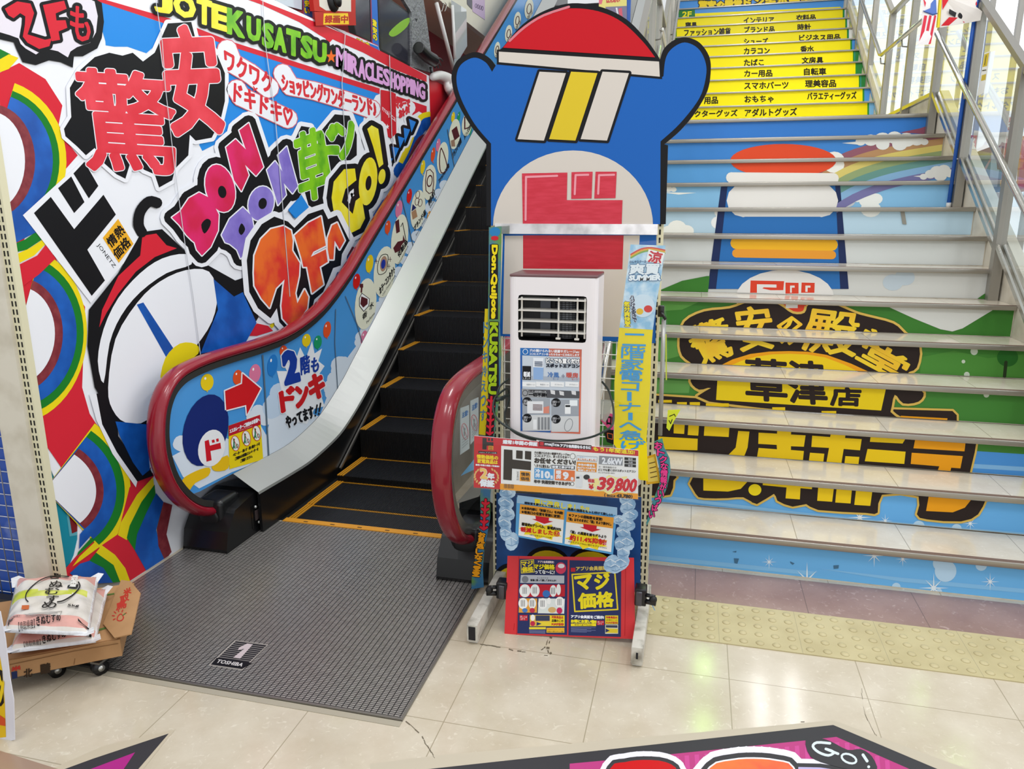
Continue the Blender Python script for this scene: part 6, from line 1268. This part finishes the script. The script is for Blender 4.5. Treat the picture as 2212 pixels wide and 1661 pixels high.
# white printed sign at the very left edge
A = Art(PY(-1.76), PC); A.slab('#e4e4ee', [(-900,380),(0,380),(42,600),(76,900),(110,1100),(118,1424),(0,1450),(-900,1560)], 0.003)
A.poly('#e8c01c', [(-900,700),(0,740),(20,860),(40,1120),(50,1400),(-30,1410),(-900,1500)], 1); A.poly('#1d1a18', [(-40,830),(20,860),(34,1120),(10,1150),(-40,1130)], 2); A.text('#f0d020', 'タン', (-60,1130), (28,1130), (-60,870), 3, fat=10); A.poly('#d8552a', [(-60,1180),(44,1250),(46,1310),(-60,1290)], 2)
sg = A.build('sign_board'); tag(sg, 'white sign with yellow and black print standing at the front left of the floor', 'sign')
b = MB(); b.box((-3.6, -1.16, 0), (-2.53, -1.12, 0.085), M('panel_foot', '#25262b', 0.5)); tag(b.build('panel_base'), 'dark foot rail under the wire grid panel', 'foot rail')

# ================================================================ floor stickers and marks
MB1, MB2 = '#b23a80', '#c84c92'; CARB = M('sticker_black', '#2c2b30', 0.5)
A = Art(PZ(0.0006), (0, 0, 1), lift=0.0003); FT = (700, 1200, .68354); FB = (1440, 1520, .34901)
A.poly('#c2b8a4', [(940,1632),(1801,1556),(2090,1661),(2300,1740),(2300,2000),(800,2000),(800,1650)], 0)
A.poly(CARB, [(790,1676),(1800,1566),(2060,1676),(2300,1775),(2300,2000),(790,2000)], 1)
A.T = FB
A.poly('#b8407f', [(-300,345),(0,316),(880,226),(1050,206),(1480,395),(1800,540),(1800,700),(-600,700),(-600,372)], 2)
for k in range(26):
    x = -200+k*62; yt = 226+(1050-x)*0.088 if x < 1050 else 206+(x-1050)*0.44
    A.poly(MB2, [(x,yt+14),(x+28,yt+12),(x+58,700),(x+26,700)], 3)
A.T = FT
A.blob('#c8161c', [(905,674),(950,655),(1010,648),(1080,655),(1120,690),(1120,800),(880,800)], 8, ((CARB, 12), ('#e6e4ee', 28)), smooth=3)
A.T = FB
A.blob(GRDO, [(270,400),(400,355),(540,345),(680,358),(780,400),(800,600),(200,600)], 8, ((WHT, 10), (CARB, 40), ('#e6e4ee', 78)), smooth=3)
A.blob('#b9b0d8', [(815,395),(950,398),(1100,420),(1300,520),(1300,700),(800,700)], 7, ((CARB, 24), ('#e6e4ee', 52)))
A.poly(CARB, [(860,230),(930,215),(1010,235),(1120,290),(1200,285),(1270,330),(1300,420),(1180,420),(1000,380),(890,330)], 9, smooth=3)
A.stroke('#d8e2e4', [(1010,250),(930,245),(905,270),(940,305),(1000,325),(1035,305),(985,285),(1060,315)], 16, 10, smooth=3); A.stroke('#d8e2e4', oval((1128,345), 48, 26, 22, 14), 13, 10, closed=True); A.stroke('#d8e2e4', [(1215,322),(1240,360)], 18, 10); A.ell('#d8e2e4', (1250,396), 9, 9, 10)
tag(A.build('floor_sticker'), 'large black-edged magenta sticker with GO! on the floor at the bottom', 'floor sticker', None)
A = Art(PZ(0.0006), (0, 1200, .31646), lift=0.0003); A.poly('#c0b49e', [(1200,1185),(1150,1240),(960,1480),(300,1480),(700,1300)], 0); A.poly(CARB, [(1152,1215),(925,1480),(380,1480),(640,1385)], 1); A.poly('#a82a80', [(922,1344),(830,1480),(560,1480)], 2)
tag(A.build('floor_sticker'), 'pointed black and purple floor sticker at the bottom left', 'floor sticker', None)
DIRT = '#6f6656'
A = Art(PZ(0.0004), R3c); rnd = random.Random(5)
def smear(pts, wd, ly=0, col=DIRT):
    q = spline(pts, 4, False)
    for i in range(len(q)-1):
        if rnd.random() < 0.35: continue
        A.stroke(col, [(q[i][0]+rnd.uniform(-3,3), q[i][1]+rnd.uniform(-wd/3,wd/3)), (q[i+1][0], q[i+1][1]+rnd.uniform(-wd/3,wd/3))], wd*rnd.uniform(.3,1), ly, caps=False)
smear([(155,1415),(300,1440),(450,1470),(600,1495),(760,1520)], 12); smear([(790,1355),(770,1420),(760,1480),(800,1500)], 30); smear([(800,1500),(830,1480)], 26); smear([(160,1290),(120,1330)], 16); smear([(760,1380),(740,1440),(700,1470)], 10)
A.T = FT; smear([(246,515),(300,560),(325,600),(350,640)], 4); smear([(1508,527),(1560,525)], 5); smear([(1700,420),(1710,500),(1750,580)], 2)
tag(A.build('floor_mark'), kind='structure')
# pale metal frame line along the plate front
b = MB(); b.box((-2.36, -1.40, 0), (-0.78, -1.374, 0.002), M('sill_stone', '#aaa290', 0.3)); tag(b.build('floor_sill'), kind='structure')
# ================================================================ glazed balustrades of the stairs
PST = M('post_steel', '#a09c94', 0.4, 0.7); TUBE = M('rail_steel', '#c3c0b8', 0.18, 0.95)
def balustrade_glass(x, s, label, mirror):
    """x: glass plane; s: side of the walkers (-1 = towards -x)"""
    t = thing('stair_railing', label, 'railing', (x, 2.6, 0))
    zt = lambda y: (2.484+0.616*(y-1.8)) if y <= 3.62 else (3.60 if y < 5.45 else 3.60+0.616*(y-5.45))
    zb = lambda y: (1.484+0.618*(y-1.85)) if y <= 3.62 else (2.575 if y < 5.45 else 2.575+0.616*(y-5.45))
    zh = lambda y: (1.80+0.616*(y-1.5)) if y <= 3.62 else (3.20 if y < 5.45 else 3.20+0.616*(y-5.45))
    ys = [-0.02, 0.89, 1.80, 2.71, 3.62, 4.55, 5.45, 6.36, 7.27, 8.18]
    for y in ys:
        base = max(0.0, min(13, math.floor(y/G_+1.0))*R_) if y < 5.4 else Z2+math.floor((y-Y2)/G2+1.02)*R_
        b = MB(); b.box((x-0.028, y-0.03, base), (x+0.028, y+0.03, zt(y)-0.012), PST); b.build('post', t)
    for y0, y1 in zip(ys, ys[1:]):
        e = 0.031; b = MB(); b.add([(x, y0+e, zb(y0)), (x, y1-e, zb(y1)), (x, y1-e, zt(y1)-0.03), (x, y0+e, zt(y0)-0.03)], [(0,1,2,3)], mirror); b.build('glass_panel', t)
        b = MB()
        for dx in (-0.02, 0.012): b.beam((x+dx, y0+e, zb(y0)), (x+dx, y1-e, zb(y1)), 0.014, 0.03, TUBE)
        b.build('bottom_rail', t)
    b = MB()
    for y0, y1 in ((-0.1, 3.62), (3.62, 5.45), (5.45, 8.6)): b.beam((x, y0, zt(y0)), (x, y1, zt(y1 if y1 < 8 else y1)), 0.046, 0.036, PST)
    b.build('top_rail', t)
    xh = x+s*0.075
    b = MB(); b.tube([(xh, y, zh(y)) for y in (-0.1, 0.5, 1.5, 2.5, 3.45)], 0.020, TUBE, 12); b.build('handrail', t)
    b = MB(); b.tube([(xh, 3.75, 3.20), (xh, 5.40, 3.20), (xh, 5.5, 3.225), (xh, 8.4, zh(8.4))], 0.020, TUBE, 12); b.build('handrail', t)
    for y in (0.6, 1.80, 2.62, 3.75, 4.6, 5.45, 6.4): b = MB(); b.tube([(x+s*0.02, y, zh(y)-0.08), (xh-s*0.01, y, zh(y)-0.075), (xh, y, zh(y)-0.018)], 0.007, STEELD, 8); b.build('bracket', t)
    return t
balustrade_glass(1.885, -1, 'glass and steel railing along the right side of the stairs', GLASSR)
balustrade_glass(-0.385, 1, 'glass and steel railing along the left side of the stairs behind the cut-out board', GLASSR)
# blue flag pole with two flags
fp_ = thing('flag_pole', 'blue pole standing on a step against the right railing', 'pole', (1.83, 2.72, 9*R_))
BPO = M('pole_blue', '#1558b8', 0.3)
b = MB(); b.tube([(1.84, 2.72, 9*R_+0.02), (1.855, 2.72, 3.9)], 0.0135, BPO, 12); b.build('pole', fp_)
b = MB(); b.tube([(1.84, 2.72, 9*R_), (1.84, 2.72, 9*R_+0.035)], 0.017, M('pole_cap', '#d4d4d2', 0.4), 12); b.build('foot_cap', fp_)
b = MB(); b.tube([(1.835, 2.72, 2.02), (1.884, 2.70, 2.02)], 0.004, M('tie_white', '#e6e6e6', 0.5), 6); b.build('tie', fp_)
FX = (1660, 0, .24988)
def wavy(A_, amp):
    A_.v = [(x, y+amp*math.sin(x*26)+amp*.6*math.sin(z*31), z) for x, y, z in A_.v]
A = Art(PY(2.66), FX); A.slab('#e4ded8', [(1500,-40),(1812,-40),(1790,60),(1842,102),(1830,178),(1700,200),(1560,225),(1482,240)], 0.001)
for q in ([(1700,0),(1790,-40),(1800,40),(1740,120),(1680,90),(1740,85)], [(1490,225),(1560,150),(1640,150),(1560,220)], [(1500,-40),(1580,-40),(1500,90)]): A.poly('#cf2a34', q, 1)
for q in ([(1560,80),(1625,110),(1615,150),(1555,118)], [(1610,0),(1640,-20),(1690,5),(1670,55),(1620,20)], [(1690,-40),(1720,-30),(1700,50),(1680,40)]): A.poly('#2c2a2c', q, 2)
A.ell('#2c2a2c', (1672,132), 32, 28, 2); A.ell('#cf2a34', (1692,182), 10, 12, 2); wavy(A, 0.008)
tag(A.build('flag'), 'white and red flag with black marks hanging left of the blue pole', 'flag')
A = Art(PY(2.60), FX); A.slab('#ece8e8', [(1330,-40),(1470,-40),(1458,150),(1432,300),(1388,388),(1288,386),(1310,320),(1330,180)], 0.001)
for k in range(3): A.poly('#d83a4c', [(1350+k*42,130),(1374+k*38,135),(1330+k*36,380),(1298+k*40,384)], 1)
A.poly('#5a78c0', [(1340,95),(1400,70),(1410,-20),(1450,-20),(1452,120),(1420,128)], 2); A.poly('#d83a4c', [(1335,-40),(1380,-40),(1355,60)], 1); A.stroke('#3a4a80', [(1340,95),(1420,130),(1455,118)], 8, 3)
A.poly('#e8d23a', [(1474,-40),(1500,-40),(1478,238),(1448,240)], 3); A.stroke('#7a6a1a', [(1474,0),(1455,235)], 4, 4); wavy(A, 0.008)
tag(A.build('flag'), 'red and white striped flag with a blue patch at the rail end', 'flag')
A = Art(PX(1.872), FX); A.slab('#f0f0ee', [(1868,458),(1922,440),(1862,800),(1800,835)], 0.001); A.poly('#e0c43a', [(1868,470),(1908,455),(1890,570),(1850,580)], 1); A.stroke('#4a463a', [(1884,480),(1870,560)], 6, 2); A.poly('#d8bc3a', [(1845,650),(1882,640),(1876,690),(1838,700)], 1); A.stroke('#3a3a3c', [(1852,610),(1880,605)], 9, 1)
tag(A.build('price_tag'), 'white and yellow tag hanging on the railing glass', 'tag')
# things standing beyond the railing, seen through the glass
b = MB(); b.box((3.1, 3.3, 0), (3.45, 3.65, 6), M('column_grey', '#aab2bd', 0.5)); tag(b.build('column_right'), kind='structure')
b = MB(); b.box((2.25, -0.2, 0), (2.31, 5.5, 1.05), M('low_wall_tan', '#c9b0a4', 0.6)); tag(b.build('wall_low_right'), kind='structure')
PRX = (2040, 300, .25903)
def behind(col, q, label, name, cat, extra=(), x=2.42):
    A = Art(PX(x), PRX); A.slab(col, q, 0.01)
    for f in extra: f(A)
    return tag(A.build(name), label, cat)
behind('#c84a58', [(215,-30),(262,-30),(240,170),(190,180)], 'red vertical banner with white letters beyond the glass, nearer the blue pole', 'banner', 'banner', (lambda A: A.text(WHT, '氷', (202,60), (250,56), (212,-10), 1, fat=4), lambda A: A.text(WHT, '酒', (196,120), (244,116), (204,68), 1, fat=4), lambda A: A.text(WHT, '用', (190,172), (238,168), (196,124), 1, fat=4)))
behind('#c23a4c', [(540,-180),(600,-190),(560,150),(540,600),(450,620),(490,170)], 'red vertical banner with white border beyond the glass, right of the handrail', 'banner', 'banner', (lambda A: A.stroke('#f0e8e8', [(540,-180),(600,-190),(560,150),(490,170)], 8, 1, closed=True), lambda A: A.text(WHT, '名', (530,-80), (580,-90), (540,-150), 1, fat=4), lambda A: A.text(WHT, '物', (516,0), (566,-10), (526,-70), 1, fat=4)))
behind('#54637a', [(240,120),(400,60),(520,60),(480,420),(300,420)], 'dark blue-green display shelf beyond the glass', 'display_shelf', 'shelf', (lambda A: A.poly('#4a7a58', [(250,130),(390,120),(385,170),(245,180)], 1), lambda A: A.poly('#b8c8e0', [(395,90),(480,60),(440,410),(372,415)], 1), lambda A: A.poly('#c88a94', [(330,250),(385,160),(390,175),(285,395)], 2), lambda A: A.poly('#e0b83a', [(470,340),(495,335),(490,395),(462,400)], 2)), 2.46)
behind('#d9b8a8', [(345,450),(480,445),(450,640),(420,760),(330,560)], 'pinkish cardboard box beyond the glass, left of the steel post', 'box', 'box', (lambda A: A.text('#6a5a5a', 'ごいし', (400,560), (440,555), (408,520), 1, fat=2),), 2.40)
behind('#e08a3a', [(640,-20),(760,-40),(760,420),(590,450)], 'pink poster in an orange frame beyond the glass', 'poster', 'poster', (lambda A: A.poly('#e04a6a', [(652,10),(760,0),(760,400),(610,420)], 1),), 2.38)
behind('#3f3f74', [(320,405),(500,395),(620,440),(600,470),(480,445),(330,440)], 'navy counter edge above the pinkish box beyond the glass', 'counter', 'counter', (), 2.40)

# ================================================================ top left: above the mural
TX = (620, 0, .22604)
b = MB(); b.box((WX-0.06, 3.465, 0), (WX, 4.75, 2.84), M('red_panel', '#cf1f2c', 0.3)); tag(b.build('wall_left_end'), kind='structure')
b = MB(); b.box((-3.1, 2.0, 1.8), (-3.02, 10, 3.72), M('red_wall', '#a82a34', 0.6)); tag(b.build('wall_back_left'), kind='structure')
b = MB(); b.box((-3.1, 1.9, 3.66), (-2.46, 10, 3.70), M('soffit', '#d6c4ac', 0.7)); b.box((-2.50, 3.4, 3.63), (-2.44, 10, 4.9), M('beam_cream', '#dcd8c6', 0.5)); tag(b.build('ceiling_beam'), kind='structure')
b = MB(); b.box((-3.0, 4.75, 2.2), (-2.43, 10, 2.26), M('ledge_brown', '#8a6a50', 0.6)); tag(b.build('ledge'), kind='structure')
SCR = M('screen_dark', '#2a2d36', 0.12); BEZ = M('bezel_black', '#15151a', 0.3)
MX = -2.43
for q, lab, sc in (([(-120,-60),(150,-60),(150,100),(0,60),(-120,10)], 'grey lit monitor at the far left above the mural', '#b9c2cc'), ([(640,-60),(802,-60),(812,408),(660,330),(640,240)], 'dark monitor right of the recording sign', '#3a3a42'), ([(868,-80),(985,-10),(1186,132),(1190,640),(1040,560),(890,480)], 'dark monitor with a painted green reflection beside the wrapped board', '#33333c')):
    t = thing('monitor', lab, 'monitor', PX(MX).pt(620+q[-1][0]*.226, q[-1][1]*.226), 'monitors above the mural')
    A = Art(PX(MX), TX); A.slab(BEZ, q, 0.05); A.build('housing', t)
    cx = sum(p[0] for p in q)/len(q); cy = sum(p[1] for p in q)/len(q)
    A = Art(PX(MX), TX); A.poly(M('screen_'+sc[1:], sc, 0.1), [(cx+(x-cx)*.94, cy+(y-cy)*.94) for x, y in q], 1)
    if sc == '#33333c': A.poly('#86b83a', [(975,310),(1080,210),(1170,170),(1150,250),(1060,330),(1000,350)], 2, smooth=3)  # green reflection painted onto the screen as a flat patch
    A.build('screen', t)
def tall_strip(q, label, rows):
    A = Art(PX(MX+0.004), TX); A.slab('#2f6fc8', q, 0.003); A.stroke('#8a3a5a', [q[0], q[-1]], 12, 1)
    for r in rows: A.text('#f0dc2a', r[0], *r[1:], 2, fat=3, edge=((BLK, 3),))
    tag(A.build('shop_strip'), label, 'strip poster', 'blue strips between the monitors')
tall_strip([(150,-60),(235,-60),(245,170),(160,130)], 'blue strip with yellow letters left of the recording sign', (('安',(168,60),(212,70),(168,0)),('い',(168,120),(212,135),(168,75))))
tall_strip([(800,-60),(860,-60),(880,470),(812,410)], 'blue strip with yellow letters left of the last monitor', (('激',(818,240),(856,262),(816,180)),('安',(820,310),(858,335),(818,250)),('の',(822,370),(860,395),(820,320))))
A = Art(PX(MX+0.006), TX); A.slab('#e8e4ea', [(400,240),(560,300),(870,440),(890,490),(700,420),(540,320)], 0.002); A.poly('#2f6fc8', [(780,410),(870,445),(885,485),(790,450)], 1); A.text('#e8d62a', 'ドンキ', (670,405), (790,455), (668,365), 2, fat=3, edge=((BLK, 3),)); A.stroke('#c23a4c', [(560,300),(700,360),(870,435)], 6, 1)
tag(A.build('shop_strip'), 'pale strip along the top edge of the mural below the dark monitors', 'strip poster')
# security camera in its box and the recording sign
sc_ = thing('camera_housing', 'black round security camera in a white holder with red edge', 'camera', PX(-2.36).pt(715, 20))
A = Art(PX(-2.36), TX); A.slab('#b8261e', [(240,-80),(655,-80),(655,130),(262,105)], 0.03); A.poly('#d9d2c6', [(300,-80),(610,-80),(612,112),(372,100),(310,60)], 1); A.build('holder', sc_)
p = PX(-2.355).pt(620+435*.226, 0); b = MB(); b.ball(p, 0.075, BLACKM, 20, (0.45, 1, 1)); b.tube([p+Vector((0.02, 0, 0)), p+Vector((0.045, 0, 0))], 0.045, BLACK, 20); b.build('lens', sc_)
A = Art(PX(-2.352), TX); A.slab('#b4241e', [(262,112),(655,118),(660,242),(276,246)], 0.002); A.poly('#efc62a', [(350,128),(582,126),(592,232),(346,236)], 1); A.text('#b4241e', '録画中', (360,220), (578,218), (362,148), 2, fat=3)
tag(A.build('recording_sign'), 'red and yellow recording notice under the security camera', 'sign')
# grey wrapped board
A = Art(PX(-2.41), TX); A.slab(M('grey_wrap', '#6b6d70', 0.3, noise=('#85878a', 18, 0.4, 0.6, 5, (1, 1, 5)), bump=(40, 0.8)), [(1080,-60),(1295,-60),(1330,160),(1380,520),(1400,700),(1195,640),(1190,120)], 0.03); A.poly('#2c2c2e', [(1222,175),(1250,180),(1236,212)], 1)
tag(A.build('wrapped_board'), 'board wrapped in crinkled grey plastic right of the monitors', 'board')
# hanging clear holder
hg = thing('hanging_sign', 'clear sheet holder with white tube frame hanging from the beam', 'hanging sign', PX(-2.40).pt(985, 80))
def H3(u, v, x=-2.40): return PX(x).pt(620+u*.22604, v*.22604)
WT = M('tube_white', '#e2e2e0', 0.25)
b = MB(); b.tube([H3(1428,30), H3(1590,660)], 0.020, WT, 10); b.build('frame_tube', hg); b = MB(); b.tube([H3(1580,50), H3(1605,560)], 0.016, WT, 10); b.build('frame_tube', hg)
A = Art(PX(-2.41), TX); A.slab(glassmat('smoky_sheet', '#c9ccca', 0.06, 0.45), [(1570,0),(1715,90),(1722,440),(1650,560),(1600,640)], 0.002); A.build('sheet', hg)
b = MB()
for u in (1480, 1510): b.tube(spl3([H3(u,20), H3(u+14,60), H3(u-4,110), H3(u+8,80), H3(u+18,40)], 4), 0.004, STEEL, 6)
b.build('hook', hg)
A = Art(PX(-2.436), TX); A.slab('#c9b4cf', [(1770,-40),(1890,-40),(1892,190),(1775,110)], 0.002)
for k in range(4): A.stroke('#4a3a5a', oval((1806+k*20,55+k*8), 8, 20, 0, 12), 4, 1, closed=True)
A.poly('#6a6a72', [(1720,-40),(1768,-40),(1768,90),(1722,40)], 1)
tag(A.build('poster'), 'pale purple poster with small ring motifs on the beam face', 'poster')
# mannequin hands
def merged(mb, name, mat, voxel, par=None):
    o = mb.build(name, par); md = o.modifiers.new('r', 'REMESH'); md.mode = 'VOXEL'; md.voxel_size = voxel; md.use_smooth_shade = True
    sm = o.modifiers.new('s', 'SMOOTH'); sm.iterations = 2
    return o
BH = M('hand_black', '#17171a', 0.35)
b = MB(); W0, W1, W2_ = H3(1255,455,-2.33), H3(1330,530,-2.33), H3(1400,575,-2.33)
b.tube(spl3([W0, W1, W2_], 6), [0.052+0.004*i/12 for i in range(13)], BH, 14); b.ball(W2_, 0.054, BH, 14)
for (a0_, a1_, a2_, r) in (((1415,560),(1460,560),(1488,585),.0115),((1420,575),(1455,595),(1470,625),.012),((1412,588),(1438,620),(1446,650),.0125),((1400,592),(1412,625),(1415,652),.0115),((1380,560),(1370,600),(1385,625),.012)):
    b.tube(spl3([H3(*a0_,-2.33), H3(*a1_,-2.33), H3(*a2_,-2.335)], 4), [r*(1-.3*i/8) for i in range(9)], BH, 10)
o = merged(b, 'mannequin_hand', BH, 0.005); tag(o, 'black mannequin hand reaching out from the wrapped board', 'mannequin hand')
WH = M('hand_white', '#d9d6d4', 0.45)
b = MB(); q = [H3(1395,735,-2.34), H3(1470,725,-2.34), H3(1560,770,-2.32), H3(1580,850,-2.30)]
b.tube(spl3(q, 6), [0.035+0.03*i/18 for i in range(19)], WH, 14); b.ball(q[0], 0.035, WH, 12); b.ball(q[-1], 0.062, WH, 12)
b.tube(spl3([H3(1520,790,-2.33), H3(1540,850,-2.31), H3(1580,900,-2.30)], 4), [0.03+0.012*i/8 for i in range(9)], WH, 12)
o = merged(b, 'white_mannequin', WH, 0.007); tag(o, 'white mannequin arm lying over the red wall end', 'mannequin')
b = MB(); a0_, a1_ = H3(1370,640,-2.38), H3(1385,720,-2.38); b.tube([a0_, a1_], 0.012, M('clip_grey', '#3f4045', 0.4), 8); tag(b.build('bracket'), 'small dark bracket at the foot of the wrapped board', 'bracket')
# poster and blue post high up behind the cut-out board
A = Art(PY(3.86), (1250, 0, .15051)); A.slab('#f1e68a', [(290,-60),(690,-60),(690,330),(290,330)], 0.004); A.poly('#e87a8a', [(290,-60),(360,-60),(330,60),(290,60)], 1); A.text('#d85a5a', 'はんめい', (400,40), (590,30), (400,-20), 2, fat=4); A.poly('#8a86a0', [(380,100),(690,85),(690,330),(520,330)], 1); A.poly('#e06a7a', [(570,130),(620,110),(640,330),(600,330)], 2); A.poly(WHT, [(530,110),(555,110),(580,260),(560,260)], 2)
tag(A.build('poster'), 'yellow and pink poster high up behind the red dome of the cut-out board', 'poster')
p = PY(3.9).pt(1357, 20); b = MB(); b.box((p.x-0.022, 3.87, 0), (p.x+0.022, 3.915, 4.4), BPO); tag(b.build('post'), 'blue square post high up beside the yellow and pink poster', 'post')
# bright glazed front far right, daylight behind it
b = MB(); LITW = M('daylit_pane', '#f4f8ff', 0.4, emit='#f4f8ff', emis=0.95)
b.box((4.2, -1.5, 0.0), (4.24, 16.0, 6.5), LITW); b.box((1.95, 16.0, 0.0), (4.24, 16.04, 8.0), LITW); wn = tag(b.build('window_1'), kind='structure')
b = MB()
for k in range(16): b.box((4.14, -1.5+k*1.15, 0), (4.2, -1.42+k*1.15, 6.0), PST)
b.box((4.14, -1.5, 2.4), (4.2, 16, 2.5), PST); tag(b.build('window_frame', wn))
